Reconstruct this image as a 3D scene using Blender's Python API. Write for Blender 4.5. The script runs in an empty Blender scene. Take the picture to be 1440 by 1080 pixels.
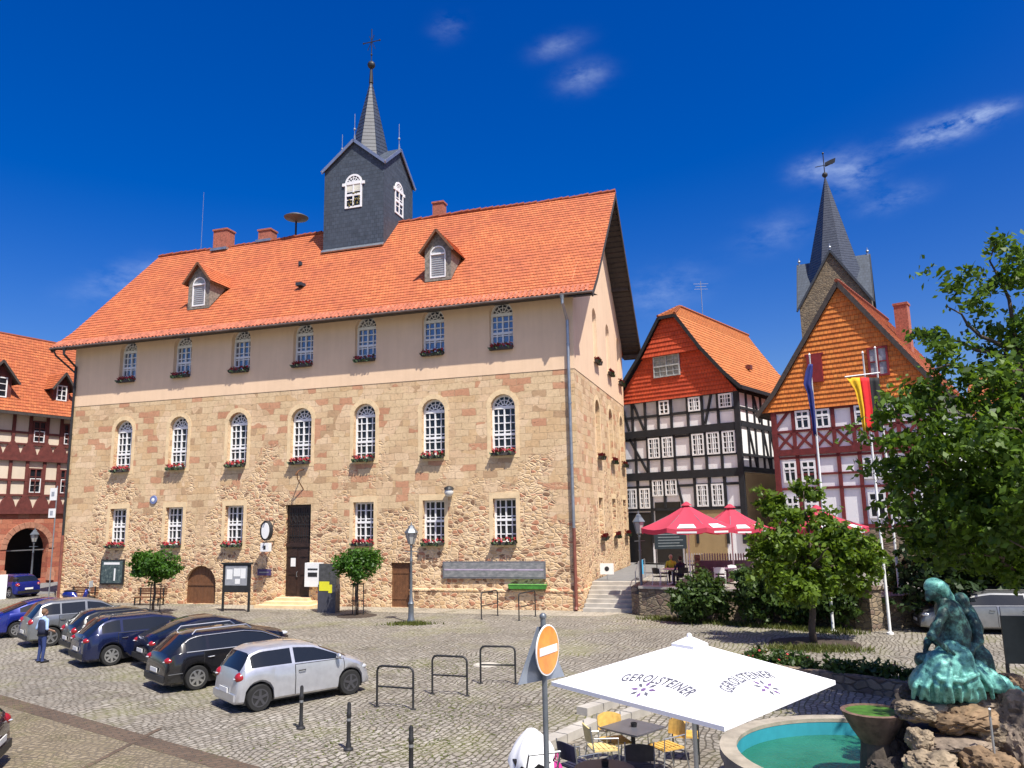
import bpy, bmesh, math, random
import numpy as np
from math import sin, cos, pi, radians, sqrt, atan2, hypot
from mathutils import Vector, Matrix, noise
from mathutils.geometry import tessellate_polygon
rnd = random.Random(7)
nrg = np.random.default_rng(11)
sc = bpy.context.scene
COL = sc.collection

# ------------------------------------------------------------------ camera
CAM_H = 4.5
F_PX, PITCH, ROLL = 1083.1, 0.170497, -0.0195617     # solved from the facade's vanishing points (1440 px wide)
FW = Vector((0, cos(PITCH), sin(PITCH)))
UP0 = Vector((0, -sin(PITCH), cos(PITCH)))
RT0 = Vector((1, 0, 0))
RT = RT0*cos(ROLL) + UP0*sin(ROLL)
UP = UP0*cos(ROLL) - RT0*sin(ROLL)
CP = Vector((0, 0, CAM_H))
def ray(x, y): return FW*F_PX + RT*(x-720) - UP*(y-540)
def gp(x, y, z=0.0):
    "sight line through a photo pixel met with the level z: a place on the ground"
    d = ray(x, y); return CP + d*((z-CAM_H)/d.z)
def dp(x, y, Y):
    d = ray(x, y); return CP + d*(Y/d.y)
cd = bpy.data.cameras.new('camera'); cam = bpy.data.objects.new('camera', cd); COL.objects.link(cam)
cd.sensor_fit = 'HORIZONTAL'; cd.sensor_width = 36; cd.lens = F_PX/1440*36
cd.clip_start = 0.1; cd.clip_end = 3000
cam.matrix_world = Matrix(((RT.x, UP.x, -FW.x, 0), (RT.y, UP.y, -FW.y, 0), (RT.z, UP.z, -FW.z, CAM_H), (0, 0, 0, 1)))
sc.camera = cam

# ------------------------------------------------------------------ mesh builder
class MB:
    def __init__(s): s.v = []; s.f = []; s.m = []; s.uv = {}
    def add(s, vs, fs, mat=0, uvs=None):
        o = len(s.v); s.v += [tuple(v) for v in vs]
        for i, f in enumerate(fs):
            if uvs: s.uv[len(s.f)] = uvs[i]
            s.f.append(tuple(o+k for k in f)); s.m.append(mat)
    def quad(s, a, b, c, d, mat=0, uv=None): s.add([a, b, c, d], [(0, 1, 2, 3)], mat, [uv] if uv else None)
    def tri(s, a, b, c, mat=0): s.add([a, b, c], [(0, 1, 2)], mat)
    def box(s, c, d, rz=0.0, mat=0, taper=1.0):
        x, y, z = d[0]/2, d[1]/2, d[2]/2; cc, ss = cos(rz), sin(rz); vs = []
        for dz in (-1, 1):
            t = taper if dz > 0 else 1
            for dx, dy in ((-1, -1), (1, -1), (1, 1), (-1, 1)):
                px, py = dx*x*t, dy*y*t
                vs.append((c[0]+px*cc-py*ss, c[1]+px*ss+py*cc, c[2]+dz*z))
        s.add(vs, [(3, 2, 1, 0), (4, 5, 6, 7), (0, 1, 5, 4), (1, 2, 6, 5), (2, 3, 7, 6), (3, 0, 4, 7)], mat)
    def b3(s, x0, x1, y0, y1, z0, z1, mat=0): s.box(((x0+x1)/2, (y0+y1)/2, (z0+z1)/2), (abs(x1-x0), abs(y1-y0), abs(z1-z0)), 0, mat)
    def bar(s, p0, p1, w, d, up=(0, 0, 1), mat=0):
        p0, p1 = Vector(p0), Vector(p1); t = (p1-p0).normalized(); u = Vector(up)
        if abs(t.dot(u)) > .98: u = Vector((0, 1, 0)) if abs(t.y) < .9 else Vector((1, 0, 0))
        a = t.cross(u).normalized(); b = a.cross(t).normalized()
        a *= w/2; b *= d/2; vs = []
        for p in (p0, p1): vs += [p-a-b, p+a-b, p+a+b, p-a+b]
        s.add(vs, [(0, 1, 2, 3), (7, 6, 5, 4), (0, 4, 5, 1), (1, 5, 6, 2), (2, 6, 7, 3), (3, 7, 4, 0)], mat)
    def tube(s, pts, r, n=8, mat=0, cap=True):
        pts = [Vector(p) for p in pts]; k = len(pts)
        rs = r if isinstance(r, (list, tuple)) else [r]*k
        t0 = (pts[1]-pts[0]).normalized()
        u = t0.cross(Vector((0, 0, 1)))
        if u.length < .05: u = t0.cross(Vector((0, 1, 0)))
        u.normalize(); o = len(s.v)
        for i, p in enumerate(pts):
            t = (pts[min(i+1, k-1)]-pts[max(i-1, 0)]).normalized()
            u = (u - t*u.dot(t)).normalized(); w = t.cross(u)
            for j in range(n):
                a = 2*pi*j/n; q = p + (u*cos(a)+w*sin(a))*rs[i]; s.v.append(tuple(q))
        for i in range(k-1):
            for j in range(n):
                s.f.append((o+i*n+j, o+i*n+(j+1) % n, o+(i+1)*n+(j+1) % n, o+(i+1)*n+j)); s.m.append(mat)
        if cap:
            s.f.append(tuple(o+j for j in reversed(range(n)))); s.m.append(mat)
            s.f.append(tuple(o+(k-1)*n+j for j in range(n))); s.m.append(mat)
    def cyl(s, p0, p1, r, r1=None, n=12, mat=0): s.tube([p0, p1], [r, r if r1 is None else r1], n, mat)
    def lathe(s, prof, n=16, c=(0, 0, 0), mat=0, axis='z', sx=1, sy=1):
        o = len(s.v); k = len(prof)
        for r, z in prof:
            for j in range(n):
                a = 2*pi*j/n; x, y = r*cos(a)*sx, r*sin(a)*sy
                if axis == 'z': q = (c[0]+x, c[1]+y, c[2]+z)
                elif axis == 'y': q = (c[0]+x, c[1]+z, c[2]+y)
                else: q = (c[0]+z, c[1]+x, c[2]+y)
                s.v.append(q)
        for i in range(k-1):
            for j in range(n):
                q = (o+i*n+j, o+i*n+(j+1) % n, o+(i+1)*n+(j+1) % n, o+(i+1)*n+j)
                s.f.append(q if axis != 'y' else q[::-1]); s.m.append(mat)
        s.f.append(tuple(o+j for j in (range(n-1, -1, -1) if axis != 'y' else range(n)))); s.m.append(mat)
        s.f.append(tuple(o+(k-1)*n+j for j in (range(n) if axis != 'y' else range(n-1, -1, -1)))); s.m.append(mat)
    def ball(s, c, r, n=12, m=8, mat=0):
        rx, ry, rz = r if isinstance(r, (tuple, list)) else (r, r, r)
        s.lathe([(max(1e-3, sin(pi*i/m))*1.0, -cos(pi*i/m)*rz) for i in range(m+1)], n, c, mat, 'z', rx, ry)
    def prism(s, poly, y0, y1, mat=0, mapf=None):
        "poly in (x,z), extruded along y"
        n = len(poly); f = mapf or (lambda x, y, z: (x, y, z))
        vs = [f(x, y0, z) for x, z in poly] + [f(x, y1, z) for x, z in poly]
        fs = [tuple(range(n)), tuple(range(2*n-1, n-1, -1))] + [((i+1) % n, i, n+i, n+(i+1) % n) for i in range(n)]
        s.add(vs, fs, mat)
    def slab(s, poly, z0, z1, mat=0):
        "poly in (x,y), extruded along z (counter-clockwise)"
        n = len(poly)
        vs = [(x, y, z0) for x, y in poly] + [(x, y, z1) for x, y in poly]
        fs = [tuple(range(n-1, -1, -1)), tuple(range(n, 2*n))] + [(i, (i+1) % n, n+(i+1) % n, n+i) for i in range(n)]
        s.add(vs, fs, mat)
    def build(s, name, mats, parent=None, smooth=False, loc=None, rz=0.0, auto=None):
        me = bpy.data.meshes.new(name); me.from_pydata(s.v, [], s.f)
        if not isinstance(mats, (list, tuple)): mats = [mats]
        for m in mats: me.materials.append(m)
        if len(mats) > 1: me.polygons.foreach_set('material_index', s.m)
        if s.uv:
            uv = me.uv_layers.new(name='UVMap')
            for pi_, p in enumerate(me.polygons):
                if pi_ in s.uv:
                    for li, c in zip(p.loop_indices, s.uv[pi_]): uv.data[li].uv = c
        if smooth:
            me.polygons.foreach_set('use_smooth', [True]*len(me.polygons))
            if auto is not None: me.set_sharp_from_angle(angle=radians(auto))
        me.update()
        o = bpy.data.objects.new(name, me); COL.objects.link(o)
        if parent: o.parent = parent
        if loc is not None: o.location = loc
        if rz: o.rotation_euler = (0, 0, rz)
        return o

def weld(o, angle=None):
    b = bmesh.new(); b.from_mesh(o.data); bmesh.ops.remove_doubles(b, verts=b.verts, dist=.0015); b.to_mesh(o.data); b.free()
    o.data.polygons.foreach_set('use_smooth', [True]*len(o.data.polygons))
    if angle: o.data.set_sharp_from_angle(angle=radians(angle))
    o.data.update(); return o
def tag(o, label, cat=None, group=None):
    o['label'] = label
    if cat: o['category'] = cat
    if group: o['group'] = group
    return o
def thing(name, label, cat, loc=(0, 0, 0), rz=0.0, group=None):
    o = bpy.data.objects.new(name, None); COL.objects.link(o); o.empty_display_size = .3
    o.location = loc; o.rotation_euler = (0, 0, rz)
    return tag(o, label, cat, group)
def struct(o): o['kind'] = 'structure'; return o
def dup(root, loc, rz=None, label=None):
    r = root.copy(); COL.objects.link(r); r.location = loc
    if rz is not None: r.rotation_euler = (0, 0, rz)
    if label: r['label'] = label
    for ch in list(root.children):
        c = ch.copy(); COL.objects.link(c); c.parent = r
        for g in list(ch.children):
            d = g.copy(); COL.objects.link(d); d.parent = c
    return r

# ------------------------------------------------------------------ materials
class NT:
    def __init__(s, name):
        s.mat = bpy.data.materials.new(name); s.mat.use_nodes = True
        s.t = s.mat.node_tree; s.n = s.t.nodes; s.l = s.t.links
        s.bs = s.n['Principled BSDF']
    def N(s, typ, **kw):
        n = s.n.new(typ)
        for k, v in kw.items():
            if k.startswith('i_'): n.inputs[k[2:].replace('_', ' ')].default_value = v
            else: setattr(n, k, v)
        return n
    def L(s, a, b): s.l.new(a, b)
    def coord(s, which='Object', scale=(1, 1, 1), rot=(0, 0, 0), loc=(0, 0, 0)):
        tc = s.N('ShaderNodeTexCoord'); mp = s.N('ShaderNodeMapping')
        mp.inputs['Scale'].default_value = scale; mp.inputs['Rotation'].default_value = rot; mp.inputs['Location'].default_value = loc
        s.L(tc.outputs[which], mp.inputs[0]); return mp.outputs[0]
    def noise(s, vec, scale, detail=4, rough=.55):
        n = s.N('ShaderNodeTexNoise'); n.inputs['Scale'].default_value = scale; n.inputs['Detail'].default_value = detail; n.inputs['Roughness'].default_value = rough
        if vec is not None: s.L(vec, n.inputs['Vector'])
        return n
    def ramp(s, fac, stops, interp='LINEAR'):
        r = s.N('ShaderNodeValToRGB'); cr = r.color_ramp; cr.interpolation = interp
        while len(cr.elements) < len(stops): cr.elements.new(.5)
        for e, (p, c) in zip(cr.elements, stops): e.position = p; e.color = (*c, 1) if len(c) == 3 else c
        s.L(fac, r.inputs[0]); return r.outputs[0]
    def mix(s, fac, a, b, typ='MIX'):
        m = s.N('ShaderNodeMix', data_type='RGBA', blend_type=typ)
        for sock, val in ((m.inputs[0], fac), (m.inputs[6], a), (m.inputs[7], b)):
            if isinstance(val, (int, float)): sock.default_value = val
            elif isinstance(val, tuple): sock.default_value = (*val, 1)
            else: s.L(val, sock)
        return m.outputs[2]
    def math(s, op, a, b=None):
        m = s.N('ShaderNodeMath', operation=op)
        for i, v in enumerate((a, b)):
            if v is None: continue
            if isinstance(v, (int, float)): m.inputs[i].default_value = v
            else: s.L(v, m.inputs[i])
        return m.outputs[0]
    def bump(s, h, strength=.4, dist=.02):
        b = s.N('ShaderNodeBump'); b.inputs['Strength'].default_value = strength; b.inputs['Distance'].default_value = dist
        s.L(h, b.inputs['Height']); s.L(b.outputs[0], s.bs.inputs['Normal'])
    def col(s, c): s.L(c, s.bs.inputs['Base Color'])

def P(name, base, rough=.6, metal=0.0, var=.18, nscale=3.0, bump=0.0, bscale=30, coat=0.0, spec=None):
    t = NT(name); t.bs.inputs['Roughness'].default_value = rough; t.bs.inputs['Metallic'].default_value = metal
    if coat: t.bs.inputs['Coat Weight'].default_value = coat; t.bs.inputs['Coat Roughness'].default_value = .06
    if spec is not None: t.bs.inputs['Specular IOR Level'].default_value = spec
    v = t.coord()
    n = t.noise(v, nscale, 5, .6)
    lo = tuple(max(0, c*(1-var)) for c in base); hi = tuple(min(1, c*(1+var)) for c in base)
    t.col(t.ramp(n.outputs['Fac'], [(.3, lo), (.7, hi)]))
    if bump:
        b = t.noise(v, bscale, 3); t.bump(b.outputs['Fac'], bump, .01)
    return t.mat

def tile_mat(name, c1, c2, dark, w=.2, h=.33, patch=(.55, .2, .08), rough=.75, spec=.5):
    t = NT(name); t.bs.inputs['Roughness'].default_value = rough; t.bs.inputs['Specular IOR Level'].default_value = spec
    uv = t.N('ShaderNodeTexCoord').outputs['UV']
    br = t.N('ShaderNodeTexBrick', offset=.5, squash=1.0); br.inputs['Scale'].default_value = 1
    br.inputs['Brick Width'].default_value = w; br.inputs['Row Height'].default_value = h
    br.inputs['Mortar Size'].default_value = .016; br.inputs['Mortar Smooth'].default_value = .4; br.inputs['Bias'].default_value = 0
    br.inputs['Color1'].default_value = (*c1, 1); br.inputs['Color2'].default_value = (*c2, 1); br.inputs['Mortar'].default_value = (*dark, 1)
    t.L(uv, br.inputs['Vector'])
    n = t.noise(uv, .35, 6, .65)
    n2 = t.noise(uv, 2.2, 4, .6)
    f = t.ramp(n.outputs['Fac'], [(.42, (0, 0, 0)), (.68, (1, 1, 1))])
    c = t.mix(t.math('MULTIPLY', f, .75), br.outputs['Color'], patch)
    n3 = t.noise(uv, .9, 6, .7); c = t.mix(t.math('MULTIPLY', t.ramp(n3.outputs['Fac'], [(.60, (0, 0, 0)), (.72, (1, 1, 1))]), .45), c, tuple(q*.55 for q in patch))
    g = t.ramp(n2.outputs['Fac'], [(.3, (.72, .70, .68)), (.7, (1.15, 1.14, 1.12))])
    c = t.mix(.9, c, g, 'MULTIPLY')
    t.col(c)
    w1 = t.N('ShaderNodeTexWave', wave_type='BANDS', bands_direction='X'); w1.inputs['Scale'].default_value = 1/w/3.1416*pi/2/1.0
    t.bump(br.outputs['Fac'], -.5, .02)
    return t.mat

def brick_rand(t, vec, w, h, mortar=.02, smooth=.2, offset=.5):
    br = t.N('ShaderNodeTexBrick', offset=offset); br.inputs['Scale'].default_value = 1
    br.inputs['Brick Width'].default_value = w; br.inputs['Row Height'].default_value = h
    br.inputs['Mortar Size'].default_value = mortar; br.inputs['Mortar Smooth'].default_value = smooth
    br.inputs['Color1'].default_value = (0, 0, 0, 1); br.inputs['Color2'].default_value = (1, 1, 1, 1); br.inputs['Mortar'].default_value = (.5, .5, .5, 1)
    t.L(vec, br.inputs['Vector']); return br

def stone_mat(name, rubble_bias=0.0, stops=None, mortar=(.73, .55, .36), zfade=True):
    "tan and red sandstone: coursed ashlar fading into rubble with pale mortar"
    t = NT(name); t.bs.inputs['Roughness'].default_value = .9
    tc = t.N('ShaderNodeTexCoord'); ob = tc.outputs['Object']
    wob = t.noise(ob, 1.3, 3); wv = t.N('ShaderNodeVectorMath', operation='SCALE'); wv.inputs['Scale'].default_value = .24
    sub = t.N('ShaderNodeVectorMath', operation='SUBTRACT'); sub.inputs[1].default_value = (.5, .5, .5)
    t.L(wob.outputs['Color'], sub.inputs[0]); t.L(sub.outputs[0], wv.inputs[0])
    ad = t.N('ShaderNodeVectorMath', operation='ADD'); t.L(ob, ad.inputs[0]); t.L(wv.outputs[0], ad.inputs[1])
    sx = t.N('ShaderNodeSeparateXYZ'); t.L(ad.outputs[0], sx.inputs[0])
    cb = t.N('ShaderNodeCombineXYZ'); t.L(t.math('ADD', sx.outputs[0], sx.outputs[1]), cb.inputs[0]); t.L(sx.outputs[2], cb.inputs[1])
    br = brick_rand(t, cb.outputs[0], .76, .36, .012, .6)
    mp = t.N('ShaderNodeMapping'); mp.inputs['Scale'].default_value = (3.3, 3.3, 6.0); t.L(ad.outputs[0], mp.inputs[0])
    vo = t.N('ShaderNodeTexVoronoi', feature='F1'); vo.inputs['Randomness'].default_value = .85; vo.inputs['Scale'].default_value = 1; t.L(mp.outputs[0], vo.inputs['Vector'])
    ve = t.N('ShaderNodeTexVoronoi', feature='DISTANCE_TO_EDGE'); ve.inputs['Randomness'].default_value = .85; ve.inputs['Scale'].default_value = 1; t.L(mp.outputs[0], ve.inputs['Vector'])
    rv = t.N('ShaderNodeSeparateColor'); t.L(vo.outputs['Color'], rv.inputs[0])
    A = stops or [(0, (.58, .43, .255)), (.2, (.64, .485, .295)), (.42, (.60, .445, .265)), (.66, (.655, .505, .31)), (.86, (.52, .275, .155)), (.93, (.57, .39, .19)), (.975, (.46, .30, .17))]
    B = [(0, (.66, .47, .275)), (.2, (.57, .38, .205)), (.36, (.70, .51, .31)), (.55, (.48, .225, .13)), (.66, (.62, .43, .24)), (.78, (.45, .24, .135)), (.89, (.25, .145, .085))]
    ca = t.ramp(br.outputs['Color'], A, 'CONSTANT')
    if not stops:
        rn = t.noise(ob, .55, 2); rf = t.ramp(rn.outputs['Fac'], [(.42, (0, 0, 0)), (.46, (1, 1, 1))], 'CONSTANT')
        plain = t.ramp(br.outputs['Color'], [(0, (.65, .465, .285)), (.25, (.71, .525, .34)), (.5, (.67, .48, .30)), (.7, (.58, .405, .245)), (.88, (.68, .485, .305))], 'CONSTANT')
        hot = t.ramp(br.outputs['Color'], [(0, (.65, .48, .29)), (.36, (.55, .29, .17)), (.45, (.61, .42, .235)), (.58, (.66, .49, .30)), (.76, (.52, .265, .155)), (.84, (.62, .44, .26)), (.94, (.47, .31, .18))], 'CONSTANT')
        ca = t.mix(rf, plain, hot)
    cbm = t.ramp(rv.outputs[0], B if not stops else stops, 'CONSTANT')
    edge = t.ramp(ve.outputs['Distance'], [(.02, (1, 1, 1)), (.13, (0, 0, 0))])
    cbm = t.mix(t.math('MULTIPLY', edge, .9), cbm, mortar)
    ca = t.mix(t.math('MULTIPLY', br.outputs['Fac'], .5), ca, tuple(q*.72 for q in mortar))
    # where it is rubble
    big = t.noise(ob, .30, 5, .62)
    if zfade:
        so = t.N('ShaderNodeSeparateXYZ'); t.L(ob, so.inputs[0])
        zz = t.math('MULTIPLY', so.outputs[2], -.045)
        m = t.math('ADD', t.math('ADD', big.outputs['Fac'], zz), .25+rubble_bias)
    else: m = t.math('ADD', big.outputs['Fac'], rubble_bias)
    mask = t.ramp(m, [(.46, (0, 0, 0)), (.52, (1, 1, 1))])
    c = t.mix(mask, ca, cbm)
    fine = t.noise(ob, 7, 6, .7); g = t.ramp(fine.outputs['Fac'], [(.25, (.66, .63, .58)), (.5, (1, 1, 1)), (.75, (1.16, 1.14, 1.1))])
    c = t.mix(.85, c, g, 'MULTIPLY')
    st = t.noise(ob, .7, 5, .6); g2 = t.ramp(st.outputs['Fac'], [(.3, (.80, .75, .68)), (.62, (1.05, 1.04, 1.02))])
    c = t.mix(.7, c, g2, 'MULTIPLY')
    # dark pits where mortar has washed out
    pmp = t.N('ShaderNodeMapping'); pmp.inputs['Scale'].default_value = (1, 1, 2.4); t.L(ob, pmp.inputs[0]); pit = t.noise(pmp.outputs[0], 2.6, 4, .55); pm = t.ramp(pit.outputs['Fac'], [(.645, (0, 0, 0)), (.69, (1, 1, 1))])
    c = t.mix(t.math('MULTIPLY', pm, .55), c, (.10, .06, .035))
    t.col(c)
    hgt = t.mix(mask, t.math('SUBTRACT', 1.0, br.outputs['Fac']), t.ramp(ve.outputs['Distance'], [(.0, (0, 0, 0)), (.16, (1, 1, 1))]))
    hh = t.math('ADD', hgt, t.math('MULTIPLY', fine.outputs['Fac'], .5))
    t.bump(hh, .8, .035)
    return t.mat

def plaster_mat(name, base, var=.1):
    t = NT(name); t.bs.inputs['Roughness'].default_value = .92
    ob = t.coord()
    n = t.noise(ob, .5, 6, .65); n2 = t.noise(ob, 9, 4)
    lo = tuple(c*(1-var) for c in base); hi = tuple(min(1, c*(1+var)) for c in base)
    c = t.ramp(n.outputs['Fac'], [(.3, lo), (.7, hi)])
    # rain streaks
    mp = t.N('ShaderNodeMapping'); mp.inputs['Scale'].default_value = (3.5, 3.5, .25); t.L(ob, mp.inputs[0])
    s = t.noise(mp.outputs[0], 1, 4); g = t.ramp(s.outputs['Fac'], [(.35, (.88, .86, .83)), (.6, (1, 1, 1))])
    t.col(t.mix(.35, c, g, 'MULTIPLY')); t.bump(n2.outputs['Fac'], .25, .01)
    return t.mat

def cobble_mat(name, rot, w, h, stops, moss=.5, joint=(.10, .085, .06), wob=.10):
    t = NT(name); t.bs.inputs['Roughness'].default_value = .82
    v = t.coord('Object', rot=(0, 0, rot))
    wn = t.noise(v, .55, 3); sub = t.N('ShaderNodeVectorMath', operation='SUBTRACT'); sub.inputs[1].default_value = (.5, .5, .5); t.L(wn.outputs['Color'], sub.inputs[0])
    scv = t.N('ShaderNodeVectorMath', operation='SCALE'); scv.inputs['Scale'].default_value = wob*9; t.L(sub.outputs[0], scv.inputs[0])
    ad = t.N('ShaderNodeVectorMath', operation='ADD'); t.L(v, ad.inputs[0]); t.L(scv.outputs[0], ad.inputs[1])
    w2 = t.noise(v, 6, 2); s2 = t.N('ShaderNodeVectorMath', operation='SCALE'); s2.inputs['Scale'].default_value = .06; t.L(w2.outputs['Color'], s2.inputs[0])
    a2 = t.N('ShaderNodeVectorMath', operation='ADD'); t.L(ad.outputs[0], a2.inputs[0]); t.L(s2.outputs[0], a2.inputs[1])
    br = brick_rand(t, a2.outputs[0], w, h, .022, .5)
    c = t.ramp(br.outputs['Color'], stops)
    fine = t.noise(v, 14, 5, .7); c = t.mix(.7, c, t.ramp(fine.outputs['Fac'], [(.3, (.7, .7, .7)), (.7, (1.2, 1.2, 1.2))]), 'MULTIPLY')
    big = t.noise(v, .16, 5, .6)
    c = t.mix(.75, c, t.ramp(big.outputs['Fac'], [(.3, (.72, .70, .66)), (.65, (1.15, 1.13, 1.1))]), 'MULTIPLY')
    mo = t.noise(v, .33, 6, .65)
    mm = t.ramp(mo.outputs['Fac'], [(.5, (0, 0, 0)), (.72, (1, 1, 1))])
    jc = t.mix(mm, joint, (.13, .14, .03))
    jf = t.math('MULTIPLY', br.outputs['Fac'], 1.0)
    c = t.mix(jf, c, jc)
    c = t.mix(t.math('MULTIPLY', mm, moss*.6), c, (.20, .19, .06))
    sn = t.noise(v, .7, 7, .7); c = t.mix(.8, c, t.ramp(sn.outputs['Fac'], [(.33, (.55, .53, .50)), (.47, (1, 1, 1))]), 'MULTIPLY')
    t.col(c)
    hh = t.math('SUBTRACT', t.math('MULTIPLY', fine.outputs['Fac'], .35), br.outputs['Fac'])
    t.bump(hh, .8, .03)
    return t.mat

def leaf_mat(name, a, b, trans=.35):
    t = NT(name); ob = t.coord()
    n = t.noise(ob, 1.1, 3); wn = t.N('ShaderNodeTexWhiteNoise'); g = t.N('ShaderNodeNewGeometry')
    t.L(g.outputs['Random Per Island'], wn.inputs['Vector']) if False else None
    f = t.math('ADD', t.math('MULTIPLY', n.outputs['Fac'], .6), t.math('MULTIPLY', g.outputs['Random Per Island'], .5))
    c = t.ramp(f, [(.25, a), (.85, b)])
    t.col(c); t.bs.inputs['Roughness'].default_value = .5; t.bs.inputs['Specular IOR Level'].default_value = .35
    tr = t.N('ShaderNodeBsdfTranslucent'); t.L(t.mix(.5, c, (b[0]*1.6, b[1]*1.5, b[2]*.8)), tr.inputs['Color'])
    mx = t.N('ShaderNodeMixShader'); mx.inputs[0].default_value = trans
    t.L(t.bs.outputs[0], mx.inputs[1]); t.L(tr.outputs[0], mx.inputs[2]); t.L(mx.outputs[0], t.n['Material Output'].inputs['Surface'])
    return t.mat

def glass_mat(name, c=(.012, .016, .022), rough=.06, spec=.5):
    t = NT(name); t.bs.inputs['Base Color'].default_value = (*c, 1); t.bs.inputs['Roughness'].default_value = rough
    t.bs.inputs['Specular IOR Level'].default_value = spec
    n = t.noise(t.coord(), 1.7, 2); t.bump(n.outputs['Fac'], .06, .05)
    return t.mat

M = {}
M['hall_stone'] = stone_mat('hall_stone')
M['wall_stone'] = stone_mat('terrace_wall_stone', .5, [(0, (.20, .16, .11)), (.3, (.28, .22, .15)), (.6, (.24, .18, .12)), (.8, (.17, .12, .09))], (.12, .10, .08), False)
M['red_stone'] = stone_mat('red_sandstone', -1, [(0, (.40, .13, .08)), (.3, (.46, .17, .10)), (.6, (.36, .11, .07)), (.85, (.48, .22, .14))], (.30, .13, .09), False)
M['church_stone'] = stone_mat('church_stone', .6, [(0, (.16, .125, .085)), (.3, (.22, .17, .11)), (.6, (.19, .145, .095)), (.8, (.13, .10, .07))], (.17, .14, .10), False)
M['ashlar'] = P('dressed_sandstone', (.72, .54, .32), .9, var=.16, nscale=2.5, bump=.3, bscale=12)
M['plaster'] = plaster_mat('cream_plaster', (.80, .575, .385), .06)
M['white_plaster'] = plaster_mat('white_infill', (.88, .88, .89), .04)
M['cream_infill'] = plaster_mat('cream_infill', (.68, .58, .46), .07)
M['ochre'] = plaster_mat('ochre_plaster', (.36, .26, .13), .12)
M['roof'] = tile_mat('hall_roof_tiles', (.50, .135, .045), (.62, .19, .065), (.24, .06, .025), .19, .32, (.38, .095, .042))
M['roof_b'] = tile_mat('orange_roof_tiles', (.52, .17, .042), (.58, .21, .06), (.22, .06, .018), .2, .3, (.48, .145, .04))
M['roof_l'] = tile_mat('old_roof_tiles', (.40, .10, .03), (.52, .16, .05), (.18, .04, .016), .2, .3, (.32, .075, .028))
M['tile_red'] = tile_mat('red_hung_tiles', (.50, .060, .018), (.58, .085, .024), (.20, .022, .008), .22, .36, (.44, .05, .016))
M['tile_orange'] = tile_mat('orange_hung_tiles', (.68, .20, .035), (.76, .27, .05), (.28, .07, .014), .22, .36, (.62, .18, .034))
M['slate'] = tile_mat('slate', (.040, .056, .080), (.062, .082, .115), (.018, .024, .036), .3, .26, (.05, .066, .092), .7)
M['slate_light'] = tile_mat('slate_spire', (.034, .042, .054), (.05, .06, .074), (.02, .025, .033), .26, .24, (.042, .05, .062), .34, 1.0)
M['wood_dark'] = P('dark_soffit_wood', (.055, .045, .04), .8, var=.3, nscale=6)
M['wood_brown'] = P('brown_door_wood', (.15, .065, .028), .6, var=.25, nscale=5, bump=.2)
M['door_dark'] = P('dark_door_wood', (.032, .016, .012), .45, var=.4, nscale=5)
M['timber_black'] = P('black_timber', (.012, .013, .017), .75, var=.4, nscale=4, bump=.3)
M['timber_red'] = P('ox_blood_timber', (.14, .018, .018), .7, var=.3, nscale=4, bump=.3)
M['timber_brown'] = P('red_brown_timber', (.13, .032, .026), .7, var=.3, nscale=4, bump=.3)
M['white_paint'] = P('white_paint', (.80, .80, .80), .45, var=.04)
M['glass'] = glass_mat('window_glass')
M['glass_sky'] = glass_mat('window_glass_sky_tint', (.03, .05, .10), .05, 1.0); M['glass_sky'].node_tree.nodes['Principled BSDF'].inputs['IOR'].default_value = 2.0  # blue base colour paints in part of the reflected sky
M['zinc'] = P('zinc_pipe', (.34, .37, .40), .4, .7, var=.2)
M['rust_pipe'] = P('red_brown_pipe', (.20, .065, .045), .6, var=.3)
M['iron'] = P('dark_iron', (.035, .035, .036), .5, .4, var=.3)
M['steel'] = P('galvanised_steel', (.42, .44, .46), .4, .8, var=.15)
M['steel_dark'] = P('grey_pole', (.17, .19, .21), .45, .5, var=.2)
M['brick'] = P('chimney_brick', (.34, .11, .07), .9, var=.35, nscale=9, bump=.5)
M['board_white'] = P('board_white', (.78, .78, .76), .6, var=.05)
M['black'] = P('black_plastic', (.012, .012, .013), .5, var=.3)
M['gutter'] = P('weathered_gutter', (.20, .15, .13), .5, .4, var=.3)
M['petal'] = P('red_petals', (.30, .014, .02), .6, var=.4, nscale=12)
M['flower_leaf'] = P('flower_leaves', (.035, .07, .02), .6, var=.4, nscale=12)
M['soil'] = P('soil', (.05, .035, .025), .95, var=.3)
M['concrete'] = P('grey_step_stone', (.40, .37, .32), .9, var=.18, nscale=2, bump=.4)
M['shutter'] = P('red_shutter', (.20, .014, .016), .6, var=.2)
M['curtain'] = P('grey_curtain', (.34, .36, .36), .8, var=.35, nscale=4)
M['louvre'] = P('grey_louvre', (.36, .37, .38), .7, var=.1)
M['rubble_grey'] = P('grey_slate_hanging', (.20, .18, .15), .9, var=.5, nscale=7, bump=.6, bscale=14)
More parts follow.
